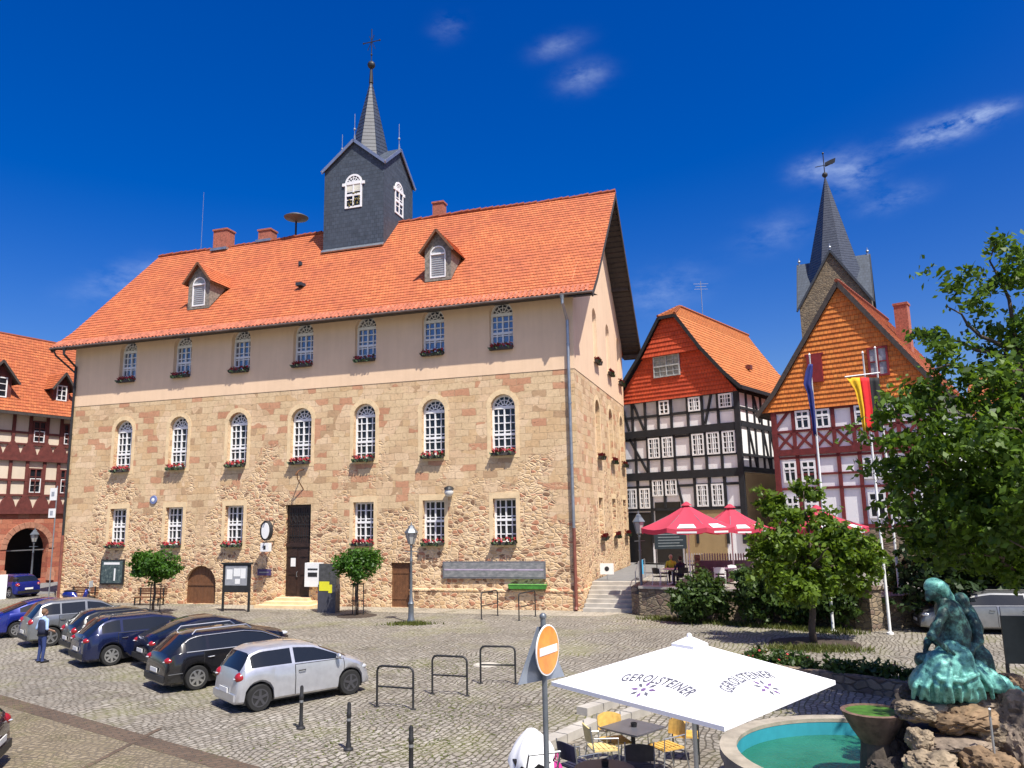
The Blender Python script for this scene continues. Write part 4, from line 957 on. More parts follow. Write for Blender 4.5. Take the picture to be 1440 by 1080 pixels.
# wisps of cloud at fixed bearings in the sky
tc = wn.new('ShaderNodeTexCoord'); cl_out = None
def wmath(op, a, b=None, c=None):
    m = wn.new('ShaderNodeMath'); m.operation = op
    for i, v_ in enumerate((a, b, c)):
        if v_ is None: continue
        if isinstance(v_, (int, float)): m.inputs[i].default_value = v_
        else: wl.new(v_, m.inputs[i])
    return m.outputs[0]
nz = wn.new('ShaderNodeTexNoise'); nz.inputs['Scale'].default_value = 22; nz.inputs['Detail'].default_value = 7; nz.inputs['Roughness'].default_value = .62
mp = wn.new('ShaderNodeMapping'); mp.inputs['Scale'].default_value = (1, 1, 2.2); mp.inputs['Rotation'].default_value = (0, .35, 0); wl.new(tc.outputs['Generated'], mp.inputs[0]); wl.new(mp.outputs[0], nz.inputs['Vector'])
for (px, py, rx, ry, amp) in ((1320, 186, 50, 15, 1.0), (1375, 162, 34, 10, .9), (1140, 238, 30, 16, .55), (1195, 245, 32, 26, .6), (815, 110, 34, 18, .38), (780, 66, 34, 14, .30), (1250, 282, 40, 16, .3), (625, 40, 22, 16, .2), (170, 395, 60, 22, .35), (930, 410, 60, 30, .3), (1085, 330, 50, 25, .2)):
    d0 = ray(px, py).normalized(); u0 = (ray(px+10, py-3).normalized()-d0).normalized(); v0 = (d0.cross(u0)).normalized()
    def dotn(vec):
        n = wn.new('ShaderNodeVectorMath'); n.operation = 'DOT_PRODUCT'; n.inputs[1].default_value = vec; wl.new(tc.outputs['Generated'], n.inputs[0]); return n.outputs['Value']
    uu = wmath('DIVIDE', dotn(u0), rx/F_PX); vv = wmath('DIVIDE', dotn(v0), ry/F_PX); ff = dotn(d0)
    r2 = wmath('ADD', wmath('MULTIPLY', uu, uu), wmath('MULTIPLY', vv, vv))
    blob = wmath('MULTIPLY', wmath('POWER', 2.718, wmath('MULTIPLY', r2, -1.5)), wmath('GREATER_THAN', ff, 0.0))
    s_ = wmath('MULTIPLY', wmath('MULTIPLY', blob, amp), wmath('MAXIMUM', wmath('MULTIPLY', wmath('SUBTRACT', nz.outputs['Fac'], .36), 3.0), 0.0))
    cl_out = s_ if cl_out is None else wmath('ADD', cl_out, s_)
mx = wn.new('ShaderNodeMix'); mx.data_type = 'RGBA'; wl.new(wmath('MINIMUM', wmath('MULTIPLY', cl_out, .62), .75), mx.inputs[0]); wl.new(gm.outputs[0], mx.inputs[6]); mx.inputs[7].default_value = (5.6, 6.6, 8.2, 1)
wl.new(mx.outputs[2], bg.inputs['Color']); bg.inputs['Strength'].default_value = .104
sl = bpy.data.lights.new('sun', 'SUN'); sl.energy = 5.0; sl.angle = radians(.5); sl.color = (1, .95, .86)
so = bpy.data.objects.new('sun', sl); COL.objects.link(so)
sd = Vector((SUN_H.x*cos(SUN_EL), SUN_H.y*cos(SUN_EL), sin(SUN_EL)))
so.rotation_euler = sd.to_track_quat('Z', 'Y').to_euler(); so.location = (20, -40, 60)
sc.view_settings.view_transform = 'Standard'; sc.view_settings.look = 'None'; sc.view_settings.exposure = .52; sc.view_settings.gamma = 1
# ------------------------------------------------------------------ cars
def lerp_tab(tab, x):
    if x <= tab[0][0]: return tab[0][1]
    for (a, va), (b, vb) in zip(tab, tab[1:]):
        if x <= b:
            t = (x-a)/(b-a); return va+(vb-va)*t
    return tab[-1][1]
def smooth_tab(tab, x, r=.07): return sum(lerp_tab(tab, x+d)*w for d, w in ((-r, .2), (-r/2, .2), (0, .2), (r/2, .2), (r, .2)))
def paint(name, c, metal=.3, rough=.28): 
    t = NT(name); t.bs.inputs['Base Color'].default_value = (*c, 1); t.bs.inputs['Metallic'].default_value = metal; t.bs.inputs['Roughness'].default_value = rough
    t.bs.inputs['Coat Weight'].default_value = .8; t.bs.inputs['Coat Roughness'].default_value = .05
    n = t.noise(t.coord(), 5, 4); r = t.ramp(n.outputs['Fac'], [(.3, tuple(q*.9 for q in c)), (.7, tuple(min(1, q*1.08) for q in c))]); t.col(r); return t.mat
M['car_glass'] = glass_mat('car_glass', (.010, .013, .017), .03, .55)
M['tyre'] = P('tyre_rubber', (.014, .014, .014), .85, var=.2)
M['alloy'] = P('alloy_rim', (.55, .56, .57), .3, .85, var=.1)
M['tail_red'] = P('tail_lamp', (.30, .012, .014), .2, var=.2, coat=.6)
M['lamp_clear'] = P('head_lamp', (.62, .64, .66), .12, .3, var=.1, coat=.6)
M['trim'] = P('dark_trim', (.02, .02, .021), .5, var=.2)
M['plate'] = P('number_plate', (.75, .75, .73), .4, var=.05)
CARG = 'cars parked in a slanted row on the cobbles'
def car(label, pos, head, col, L=4.3, W=1.76, H=1.45, kind='hatch', rims=None, group=CARG, trim_l=False, rails=False, name='car'):
    hr = radians(head)
    t = thing(name, label, 'car', pos, hr, group)
    r = .31*(H/1.45) if H < 1.55 else .35
    wb0, wb1 = (L*.155, L*.835) if kind == 'mini' else (L*.175, L*.80)
    hood = .92*H/1.45 if kind != 'suv' else 1.06
    if kind == 'mini':      # stubby upright hatchback
        top = [(0, .55), (.03, .86), (.10, .98), (.34, H-.10), (.62, H-.01), (1.5, H), (2.05, H-.07), (2.92, 1.02), (3.1, .97), (L-.16, .82), (L-.03, .64), (L, .5)]
        wsc = (2.05, 2.92); rear = (.10, .34); side = (.3, 2.75); pil = [1.42]; ap = .42
    elif kind == 'wagon':
        top = [(0, .55), (.03, .90), (.12, 1.0), (.62, H-.08), (.9, H-.01), (2.2, H), (2.75, H-.10), (3.55, 1.02), (3.75, .97), (L-.25, .80), (L-.04, .62), (L, .5)]
        wsc = (2.7, 3.5); rear = (.12, .62); side = (.52, 3.35); pil = [1.12, 2.05]; ap = .55
    elif kind == 'fast':
        top = [(0, .55), (.03, .92), (.25, 1.02), (1.15, H-.10), (1.6, H-.01), (2.2, H), (2.7, H-.12), (3.45, 1.0), (3.65, .95), (L-.25, .78), (L-.04, .62), (L, .5)]
        wsc = (2.65, 3.42); rear = (.28, 1.15); side = (.85, 3.25); pil = [1.4, 2.2]; ap = .55
    elif kind == 'suv':
        top = [(0, .6), (.03, .98), (.10, 1.08), (.45, H-.10), (.75, H-.01), (2.0, H), (2.5, H-.10), (3.25, 1.16), (3.5, 1.10), (L-.22, .96), (L-.04, .74), (L, .6)]
        wsc = (2.48, 3.22); rear = (.10, .45); side = (.42, 3.05); pil = [1.05, 1.95]; ap = .55
    else:
        top = [(0, .55), (.03, .90), (.12, 1.0), (.55, H-.10), (.85, H-.01), (1.9, H), (2.4, H-.10), (3.15, 1.0), (3.4, .96), (L-.25, .80), (L-.04, .62), (L, .5)]
        wsc = (2.38, 3.12); rear = (.12, .52); side = (.45, 2.95); pil = [1.1, 1.9]; ap = .5
    belt0 = (.93 if kind != 'suv' else 1.06)*H/1.45 if kind != 'suv' else 1.08
    clear = .22 if kind != 'suv' else .27
    Ra = r+.055
    xs = sorted(set([0, .03, .1, L-.03, L-.1, L, wsc[0], wsc[1], rear[0], rear[1], side[0], side[1]] + [p+d for p in pil for d in (-.04, .04)] + [q for q in np.arange(.2, L-.1, .2)] +
        [w_+Ra*cos(pi*i/8) for w_ in (wb0, wb1) for i in range(9)] + [w_+Ra*1.02*s for w_ in (wb0, wb1) for s in (-1, 1)]))
    xs = [xs[0]]+[b for a, b in zip(xs, xs[1:]) if b-a > .012]
    def hw(x):
        q = min(x, L-x); return W/2*(1-.16*max(0, 1-q/.5)**2.2)
    rings = []
    for x in xs:
        zt = smooth_tab(top, x, .05) if .02 < x < L-.02 else lerp_tab(top, x)
        low = clear
        for w_ in (wb0, wb1):
            if abs(x-w_) < Ra: low = max(low, r+sqrt(Ra*Ra-(x-w_)**2))
        w = hw(x); bl = min(belt0+.05*(1-x/L), zt-.09); bl = max(bl, low+.10)
        ghw = w-.10-.17*min(1, max(0, (zt-bl)/.45))
        zroof_e = zt-.055
        sh = low+.04+(bl-low-.04)*.55
        p3 = (w-.045, bl); p4 = (ghw, zroof_e)
        def lp(a): return (p3[0]+(p4[0]-p3[0])*a, p3[1]+(p4[1]-p3[1])*a)
        ring = [(w-.06, low), (w-.012, low+.05), (w, max(sh, low+.06)), p3, lp(.08), lp(.88), p4, (ghw-.12, zt-.008), (0, zt)]
        rings.append([(x, y, z) for y, z in ring])
    def inwin(x0, x1, a, b): return x0 >= a-.001 and x1 <= b+.001
    body, wsm, rwm = MB(), MB(), MB(); sgs = {}; nR = 9
    for i in range(len(xs)-1):
        xm0, xm1 = xs[i], xs[i+1]
        for j in range(nR-1):
            for sgn in (1, -1):
                q = [rings[i][j], rings[i+1][j], rings[i+1][j+1], rings[i][j+1]]
                q = [(x, y*sgn, z) for x, y, z in q]
                if sgn > 0: q = q[::-1]
                tgt = body
                tall = rings[i][8][2]-rings[i][3][2] > .16 and rings[i+1][8][2]-rings[i+1][3][2] > .16
                if j == 4 and inwin(xm0, xm1, *side) and tall and not any(inwin(xm0, xm1, p-.041, p+.041) for p in pil): tgt = sgs.setdefault((sgn, sum(xm0 > p for p in pil)), MB())
                elif j in (6, 7) and inwin(xm0, xm1, wsc[0]+.02, wsc[1]): tgt = wsm
                elif j in (6, 7) and inwin(xm0, xm1, *rear): tgt = rwm
                tgt.add(q, [(0, 1, 2, 3)])
    for i in (0, -1):
        lo = [(x, y, z) for x, y, z in rings[i]]; hi = [(x, -y, z) for x, y, z in reversed(rings[i][:-1])]
        pts = lo+hi; body.add(pts, [tuple(range(len(pts)))] if i == 0 else [tuple(reversed(range(len(pts))))])
    b = body.build('body', col, t)
    bmx = bmesh.new(); bmx.from_mesh(b.data); bmesh.ops.remove_doubles(bmx, verts=bmx.verts, dist=.002); bmesh.ops.recalc_face_normals(bmx, faces=bmx.faces); bmx.to_mesh(b.data); bmx.free()
    b.data.polygons.foreach_set('use_smooth', [True]*len(b.data.polygons)); b.data.set_sharp_from_angle(angle=radians(38))
    [weld(g_.build('side_window', M['car_glass'], t), 60) for g_ in sgs.values()]; weld(wsm.build('windscreen', M['car_glass'], t)); weld(rwm.build('rear_window', M['car_glass'], t))
    u = MB(); u.b3(.2, L-.2, -W/2+.14, W/2-.14, .17, .62); u.build('underbody', M['black'], t)
    # wheels
    for wx in (wb0, wb1):
        for sy in (-1, 1):
            c = (wx, sy*(W/2-.115), r); wd = .1
            m = MB(); m.lathe([(r*.66, -wd), (r*.93, -wd), (r, -wd*.6), (r, wd*.6), (r*.93, wd), (r*.66, wd)], 24, c, 0, 'y'); wo = m.build('wheel', M['tyre'], t, True, auto=40)
            m = MB(); yo = sy*(wd+.004)
            m.lathe([(r*.60, -.006), (r*.68, -.006), (r*.68, .006), (r*.60, .006)], 24, (c[0], c[1]+yo, c[2]), 0, 'y') if False else None
            for k in range(24):
                a, a2 = 2*pi*k/24, 2*pi*(k+1)/24
                m.quad(*[(c[0]+q*cos(v), c[1]+yo, c[2]+q*sin(v)) for q, v in ((r*.58, a), (r*.68, a), (r*.68, a2), (r*.58, a2))])
            ns = 7 if kind in ('wagon', 'fast') else 5
            for k in range(ns):
                a = 2*pi*k/ns+.3; m.bar((c[0], c[1]+yo, c[2]), (c[0]+r*.62*cos(a), c[1]+yo, c[2]+r*.62*sin(a)), r*.2, .012, (0, 1, 0))
            m.lathe([(.002, -.01), (.055, -.01), (.055, .012), (.002, .014)], 10, (c[0], c[1]+yo, c[2]), 0, 'y')
            m.build('rim', rims or M['alloy'], wo)
    # lamps, bumpers, mirrors, plates, doors
    for sy in (-1, 1):
        m = MB(); zt_ = .80*H/1.45 if kind != 'suv' else .92
        yy = hw(.06)-.085
        m.ball((.145, sy*(yy-.03), zt_), (.152, .135, .13 if kind in ('mini', 'suv', 'hatch') else .095), 16, 10); tl = m.build('tail_lamp', M['tail_red'], t, True)
        m = MB(); m.ball((.13, sy*(yy-.05), zt_-.015), (.145, .07, .032), 12, 8); m.build('reversing_lamp', M['lamp_clear'], tl).location = (-.025, 0, 0)
        m = MB(); m.ball((L-.24, sy*(hw(L-.2)-.12), .655 if kind != 'suv' else .80), (.19, .115, .075), 12, 8); m.build('headlight', M['lamp_clear'], t, True)
        xm = wsc[1]-.32
        m = MB(); m.ball((xm, sy*(W/2+.07), belt0+.10), (.055, .11, .075), 10, 7); m.bar((xm, sy*(W/2-.06), belt0+.04), (xm, sy*(W/2+.03), belt0+.07), .04, .04); m.build('wing_mirror', col, t, True, auto=50)
        ds = [(pil[0], side[1]+.1)] if len(pil) == 1 else [(pil[0]-.12, pil[1]), (pil[1]+.012, side[1]+.15)]
        for (xa, xb) in ds:
            m = MB(); idx = [i for i in range(len(xs)) if xa-.03 <= xs[i] <= xb+.03]
            lo_ok = [i for i in idx if rings[i][0][2] < clear+.02] or idx
            pa = max(xa, wb0+Ra+.03) if len(pil) == 2 else xa
            cols_ = [x for x in xs if xa <= x <= xb and not any(abs(x-w_) < Ra*.98 and clear+.02 < r+sqrt(max(0, Ra*Ra-(x-w_)**2)) and False for w_ in (wb0, wb1))]
            rr_ = [rings[xs.index(x)] for x in cols_]
            for A_, B_ in zip(rr_, rr_[1:]):
                for j in (1, 2):
                    q = [(x, (y+.007)*sy, z) for x, y, z in (A_[j], B_[j], B_[j+1], A_[j+1])]
                    m.add(q[::-1] if sy > 0 else q, [(0, 1, 2, 3)])
            if not m.v: continue
            do = weld(m.build('door', col, t), 40)
            m = MB()
            for A_ in (rr_[0], rr_[-1]): m.tube([(A_[j][0], (A_[j][1]+.006)*sy, A_[j][2]) for j in (1, 2, 3)], .009, 5)
            m.tube([(A_[3][0], (A_[3][1]+.008)*sy, A_[3][2]) for A_ in rr_], .008, 5); m.build('door_seal', M['trim'], do)
            m = MB(); xh = xa+.1 if len(pil) == 2 else xa+.12
            m.tube([(xh, sy*(hw(xh)+.004), belt0-.12), (xh+.02, sy*(hw(xh)+.03), belt0-.12), (xh+.16, sy*(hw(xh)+.03), belt0-.115), (xh+.18, sy*(hw(xh)+.004), belt0-.115)], .014, 5); m.build('handle', M['trim'] if not trim_l else M['alloy'], do)
    m = MB(); m.box((-.012, 0, .36), (.06, W*.80, .16)); bo = m.build('rear_bumper', M['trim'] if kind != 'mini' else col, t)
    m = MB(); m.box((-.035, 0, .56 if kind != 'mini' else .5), (.02, .5, .11)); m.build('number_plate', M['plate'], t)
    m = MB(); m.box((L-.005, 0, .42), (.05, W*.72, .24)); m.build('front_grille', M['trim'], t)
    m = MB(); m.box((L+.03, 0, .42), (.02, .5, .11)); m.build('number_plate', M['plate'], t)
    if rails:
        for sy in (-1, 1):
            m = MB(); y = sy*(W/2-.33); m.tube([(.75, y, H-.06), (.85, y, H+.05), (2.3, y, H+.06), (2.45, y, H-.05)], .02, 6); m.build('roof_rail', M['alloy'] if trim_l else M['trim'], t)
    if trim_l:
        m = MB()
        for sy in (-1, 1): 
            for za in (.50,): m.bar((.05, sy*(hw(.3)+.006), za), (wb0-Ra-.03, sy*(hw(.5)+.006), za), .012, .03, (0, 1, 0)); m.bar((wb0+Ra+.05, sy*(W/2+.012), .42), (wb1-Ra-.05, sy*(W/2+.012), .42), .012, .03, (0, 1, 0))
            xq = [x for x in xs if side[0] <= x <= side[1]]; pq = [rings[xs.index(x)] for x in xq]
            m.tube([(r_[3][0], sy*(r_[3][1]+.004), r_[3][2]+.012) for r_ in pq], .013, 5); m.tube([(r_[5][0], sy*(r_[5][1]+.012), r_[5][2]+.012) for r_ in pq], .011, 5)
        m.build('chrome_strip', M['alloy'], t)
    return t
def place_by_rear_wheel(px, head, L, W, fr=.175):
    "ground point under the right-hand rear wheel -> origin (middle of the rear end)"
    p = gp(*px) if len(px) == 2 else Vector(px); f = Vector((cos(radians(head)), sin(radians(head)), 0)); s = Vector((f.y, -f.x, 0))
    return p - f*(L*fr) - s*(W/2-.1)
silver = paint('silver_paint', (.52, .53, .56), .55, .3)
grey_p = paint('grey_paint', (.20, .21, .22), .5, .3); black_p = paint('black_paint', (.012, .012, .014), .2, .2)
navy_p = paint('navy_paint', (.010, .016, .06), .4, .25); navy2 = paint('dark_navy_paint', (.008, .009, .022), .4, .25)
blue_p = paint('blue_paint', (.012, .022, .20), .35, .25); dred = paint('dark_red_paint', (.03, .006, .008), .3, .25); silv2 = paint('shaded_silver_paint', (.23, .235, .24), .5, .3)  # last silver is darkened: the big tree's shade is put into the paint
HD = 43
car('small silver two-door hatchback at the right end of the parked row', place_by_rear_wheel((363, 1000), 41, 3.6, 1.64, .155), 41, silver, 3.6, 1.64, 1.46, 'mini', P('dark_alloy', (.10, .10, .11), .4, .6))
car('black estate car with roof rails and silver trim beside the silver hatchback', place_by_rear_wheel((275, 970), HD, 4.75, 1.82), HD, black_p, 4.75, 1.82, 1.5, 'wagon', None, CARG, True, True)
car('dark fastback car with red tail lamps between the black estate and the navy estate', place_by_rear_wheel((247, 939), HD, 4.7, 1.84), HD, navy2, 4.7, 1.84, 1.44, 'fast')
car('navy blue estate car with bright alloy wheels in the middle of the parked row', place_by_rear_wheel((155, 936), HD, 4.75, 1.82), HD, navy_p, 4.75, 1.82, 1.5, 'wagon', None, CARG, False, True)
car('nearly black hatchback half hidden between the navy estate and the grey compact', place_by_rear_wheel((131, 919), HD, 4.2, 1.76), HD, black_p, 4.2, 1.76, 1.48, 'hatch')
car('silver grey compact off-roader beside the man in blue', place_by_rear_wheel((-17.7, 30.35, 0), HD, 4.3, 1.82), HD, grey_p, 4.3, 1.82, 1.66, 'suv')
car('blue saloon at the left edge at the far end of the parked row', place_by_rear_wheel((-20.6, 32.9, 0), HD, 4.4, 1.78), HD, blue_p, 4.4, 1.78, 1.44, 'fast')
pz = dp(50, 829, 52); pz.z = .0
car('bright blue car parked in the side street behind the corner of the town hall', Vector((-31.3, 50.9, 0)), 150, blue_p, 4.0, 1.7, 1.45, 'hatch', None, 'cars away from the row')
fr_ = gp(1296, 893)
car('silver estate car in the shade of the big tree at the right', gp(1290, 886)+Vector((4.6*.961, -4.6*.276, 0)), 164, silv2, 4.6, 1.76, 1.48, 'wagon', None, 'cars away from the row', False, True)
p_ = gp(22, 1085); car('dark red car poking in at the bottom left corner', p_ + Vector((-.30, -.05, 0)), 180+20, dred, 4.2, 1.76, 1.45, 'hatch', None, 'cars away from the row')

# ------------------------------------------------------------------ street furniture
def lamp_post(pos, rz, label, h=4.3, arm=0):
    t = thing('street_lamp', label, 'street lamp', pos, rz, 'old-style street lamps')
    k = h/4.3; m = MB()
    m.lathe([(.17, 0), (.17, .12), (.13, .2), (.115, .75), (.14, .8), (.09, .9), (.065, 1.2), (.055, 2.6), (.075, 2.64), (.05, 2.7), (.045, 3.2), (.07, 3.24), (.05, 3.3), (.10, 3.36), (.02, 3.37)], 12)
    m.v = [(x, y, z*k) for x, y, z in m.v]; m.bar((-.3, 0, 3.05*k), (.3, 0, 3.05*k), .03, .03); m.build('post', M['steel_dark'], t, True, auto=50)
    m = MB(); z0 = 3.37*k
    for i in range(6):
        a, b = pi*i/3, pi*(i+1)/3
        m.bar((.13*cos(a), .13*sin(a), z0), (.27*cos(a), .27*sin(a), z0+.5*k), .025, .025)
        m.bar((.27*cos(a), .27*sin(a), z0+.5*k), (.27*cos(b), .27*sin(b), z0+.5*k), .03, .03)
    m.lathe([(.32, z0+.5*k), (.3, z0+.54*k), (.19, z0+.68*k), (.16, z0+.70*k), (.12, z0+.80*k), (.03, z0+.86*k), (.04, z0+.9*k), (.01, z0+.98*k)], 6); m.build('lantern_frame', M['steel_dark'], t)
    m = MB(); m.lathe([(.115, z0+.01), (.25, z0+.49*k)], 6); m.build('lantern_glass', P('milky_glass', (.42, .41, .38), .25, var=.1), t)
    return t
lamp_post(gp(578, 875), .2, 'grey lantern street lamp standing in front of the town hall facade')
lamp_post(gp(904, 862), .5, 'dark lantern street lamp at the foot of the stone steps', 4.6)
pl_ = dp(42, 832, 53.5); lamp_post(pl_, 0, 'green-grey lantern street lamp in front of the stone archway', 4.2)

def rack(p0, p1, h, label):
    c = (p0+p1)/2; d = p1-p0; w = d.length
    t = thing('bike_rack', label, 'bicycle stand', c, atan2(d.y, d.x), 'tubular bicycle stands')
    m = MB(); r = .13
    pts = [(-w/2, 0, 0), (-w/2, 0, h-r)] + [(-w/2+r-r*cos(a), 0, h-r+r*sin(a)) for a in (pi/6, pi/3, pi/2)] + [(w/2-r+r*sin(a), 0, h-r+r*cos(a)) for a in (0, pi/6, pi/3)] + [(w/2, 0, h-r), (w/2, 0, 0)]
    m.tube(pts, .028, 8); m.build('hoop', M['iron'], t, True, auto=60)
    m = MB(); m.tube([(-w/2, 0, h*.5), (w/2, 0, h*.5)], .022, 8); m.build('crossbar', M['iron'], t)
    for s in (-1, 1): m = MB(); m.lathe([(.07, 0), (.07, .015), (.03, .03)], 10, (s*w/2, 0, 0)); m.build('foot_plate', M['iron'], t)
rack(gp(530, 994), gp(581, 998), .96, 'black bicycle stand nearest to the silver hatchback')
rack(gp(608, 976), gp(657, 979), .96, 'black bicycle stand in the middle of the three on the open cobbles')
rack(gp(676, 961), gp(725, 962), .98, 'black bicycle stand nearest to the traffic sign')
rack(gp(677, 871), gp(700, 866), 1.15, 'far bicycle stand under the left part of the long wall panel')
rack(gp(730, 873), gp(753, 867), 1.15, 'far bicycle stand under the green trough by the wall')
def bollard(p, label):
    t = thing('bollard', label, 'bollard', p, 0, 'slim iron bollards')
    m = MB(); m.lathe([(.10, 0), (.10, .03), (.06, .06), (.055, .12), (.042, .15), (.04, .62), (.05, .64), (.05, .70), (.04, .72), (.04, .86), (.03, .90), (.005, .91)], 12); m.build('post', M['iron'], t, True, auto=40)
    m = MB(); m.lathe([(.0425, .55), (.0425, .60)], 12); m.build('band', M['steel'], t)
bollard(gp(423, 1025), 'slim iron bollard beside the silver hatchback'); bollard(gp(490, 1055), 'slim iron bollard in the middle of the three'); bollard(gp(578, 1098), 'slim iron bollard cut off by the bottom edge of the picture')

mh = thing('manhole_cover', 'pale round manhole cover in the cobbles behind the middle bicycle stand', 'manhole cover', gp(684, 935), 0); m = MB(); m.lathe([(.34, 0), (.34, .012), (.30, .016), (.01, .016)], 24); m.build('cover', P('pale_cover', (.50, .46, .38), .8, var=.25), mh); m = MB(); m.lathe([(.42, 0), (.42, .008), (.345, .008)], 24); m.build('ring', M['concrete'], mh)
# traffic sign
ps = dp(769, 1085, 9.6); ps.z = 0
ts = thing('traffic_sign', 'faded orange no-entry sign with a white bar on a grey pole', 'traffic sign', ps, 0)
m = MB(); m.tube([(0, 0, 0), (0, 0, 3.30)], .032, 10); m.ball((0, 0, 3.31), .045, 8, 5); m.build('pole', M['steel_dark'], ts, True, auto=50)
def disc(nm, mat, r, az, off, zc, parent, th=.012, sx=1.0):
    m = MB(); n = Vector((cos(radians(az)), sin(radians(az)), 0)); u = Vector((-n.y, n.x, 0)); k = 32
    v = [(n*(off+o)+u*r*sx*cos(2*pi*i/k)+Vector((0, 0, zc+r*sin(2*pi*i/k)))) for o in (0, th) for i in range(k)]
    m.add(v, [tuple(range(k-1, -1, -1)), tuple(range(k, 2*k))]+[(i, (i+1) % k, k+(i+1) % k, k+i) for i in range(k)]); return m.build(nm, mat, parent)
AZ = -30; zc = 2.93
disc('sign_plate', M['board_white'], .29, AZ, .045, zc, ts); f_ = disc('red_disc', P('faded_sign_orange', (.78, .26, .03), .45, var=.3, nscale=4), .272, AZ, .058, zc, ts, .003)
n = Vector((cos(radians(AZ)), sin(radians(AZ)), 0)); u = Vector((-n.y, n.x, 0)); m = MB()
c = n*.064+Vector((0, 0, zc)); q = [c+u*a+Vector((0, 0, b)) for a, b in ((-.225, -.045), (.225, -.045), (.225, .045), (-.225, .045))]; m.add(q+[p+n*.003 for p in q], [(3, 2, 1, 0), (4, 5, 6, 7), (0, 1, 5, 4), (1, 2, 6, 5), (2, 3, 7, 6), (3, 0, 4, 7)]); m.build('white_bar', M['board_white'], ts)
# second plate seen from behind
m = MB(); a2 = radians(128); n2 = Vector((cos(a2), sin(a2), 0)); u2 = Vector((-n2.y, n2.x, 0)); c2_ = n2*.045+Vector((0, 0, zc-.04))
poly = [(-.36, -.32), (.36, -.32), (.05, .30), (-.05, .30)]
q = [c2_+u2*a+Vector((0, 0, b)) for a, b in poly]; m.add(q+[p+n2*.01 for p in q], [(0, 1, 2, 3), (7, 6, 5, 4), (0, 4, 5, 1), (1, 5, 6, 2), (2, 6, 7, 3), (3, 7, 4, 0)]); m.build('plate_back', P('grey_sign_back', (.30, .34, .40), .4, .5), ts)

# wall boards, notices, box, benches
def board(name, label, cat, loc, rz): return thing(name, label, cat, loc, rz)
t = board('wall_panel', 'long grey timeline panel screwed to the wall above the far bicycle stands', 'information panel', hall(-4.45, -.06, 1.90), A_ROT)
m = MB(); m.b3(-2.7, 2.7, -.05, .05, -.42, .42); m.build('backing', P('panel_grey', (.15, .15, .16), .5), t)
t2 = NT('timeline_print'); ob = t2.coord('Object', (2.2, 1, 5)); nz_ = t2.noise(ob, 1.6, 4); t2.col(t2.ramp(nz_.outputs['Fac'], [(.3, (.15, .16, .16)), (.5, (.21, .215, .215)), (.62, (.28, .275, .27)), (.75, (.20, .18, .21))]))
m = MB(); m.b3(-2.62, 2.62, -.062, -.051, -.35, .35); pr = m.build('print', t2.mat, t)
m = MB(); m.b3(-2.6, 2.6, -.072, -.063, -.02, .05); m.build('band', P('pale_band', (.45, .38, .48), .5, var=.3, nscale=2), pr)
t = board('planter_trough', 'long bright green trough on the wall below the timeline panel', 'planter', hall(-2.65, -.2, 1.0), A_ROT)
m = MB(); m.box((0, 0, .11), (1.85, .24, .19), taper=1.05); m.build('trough', P('green_plastic', (.05, .22, .03), .5, var=.35, nscale=6), t)
m = MB(); m.box((0, 0, .22), (1.92, .28, .03)); m.build('rim', P('pale_green', (.16, .40, .09), .5, var=.4, nscale=7), t)
t = board('poster_case', 'dark glazed poster case hanging on the left part of the stone wall', 'poster case', hall(-28.15, -.04, 1.75), A_ROT)
m = MB(); m.b3(-.85, .85, -.06, .03, -.72, .72); m.build('frame', M['iron'], t)
t2 = NT('poster_print'); ob = t2.coord('Object', (3, 1, 3)); nz_ = t2.noise(ob, 2, 4); t2.col(t2.ramp(nz_.outputs['Fac'], [(.35, (.03, .05, .06)), (.6, (.08, .12, .12)), (.75, (.3, .3, .28))])); t2.bs.inputs['Roughness'].default_value = .15
m = MB(); m.b3(-.76, .76, -.07, -.061, -.63, .63); m.build('poster', t2.mat, t)
m = MB(); m.b3(.18, .28, -.08, -.071, -.5, .2); m.b3(-.6, .55, -.08, -.071, .42, .55); m.build('poster_text', M['board_white'], t)
pn = gp(331, 860)
t = board('notice_board', 'free-standing dark notice board with white papers left of the dark door', 'notice board', pn, A_ROT)
for s in (-1, 1): m = MB(); m.b3(s*.78-.05, s*.78+.05, -.04, .04, 0, 2.35); m.build('leg', M['iron'], t)
m = MB(); m.b3(-.73, .73, -.05, .05, .95, 2.35); m.b3(-.9, .9, -.1, .1, 2.352, 2.44); m.build('case', M['iron'], t)
m = MB(); m.b3(-.66, .66, -.06, -.051, 1.3, 2.28); m.build('back_panel', P('grey_felt', (.30, .31, .33), .8), t)
for (x, z, w, h_) in ((-.4, 1.85, .35, .5), (.05, 1.95, .4, .4), (.42, 1.9, .3, .5), (.1, 1.5, .3, .25)): m = MB(); m.b3(x-w/2, x+w/2, -.066, -.061, z-h_/2, z+h_/2); m.build('paper', M['board_white'], t)
t = board('letter_box', 'white metal letter box on the wall right of the dark door', 'letter box', hall(-14.55, -.02, 1.65), A_ROT)
m = MB(); m.b3(-.48, .48, -.3, 0, -.62, .62); m.build('box', M['board_white'], t); m = MB(); m.b3(-.3, .3, -.312, -.301, .25, .33); m.b3(-.28, .28, -.312, -.301, -.1, .12); m.build('slot', M['trim'], t)
t = board('cabinet', 'dark free-standing cabinet with a yellow poster right of the letter box', 'cabinet', gp(462, 861), A_ROT)
m = MB(); m.b3(-.5, .5, -.22, .22, 0, 1.35); m.build('case', P('slate_grey_case', (.06, .06, .075), .5), t)
m = MB(); m.b3(-.5, .5, -.16, .16, 1.36, 2.35); m.build('upper_case', P('dark_screen', (.07, .07, .07), .4, var=.4, nscale=6), t)
m = MB(); m.b3(-.42, .14, -.235, -.221, 1.05, 1.5); m.b3(.1, .3, -.234, -.221, .95, 1.35); m.build('poster', P('yellow_poster', (.72, .68, .03), .6, var=.1), t)
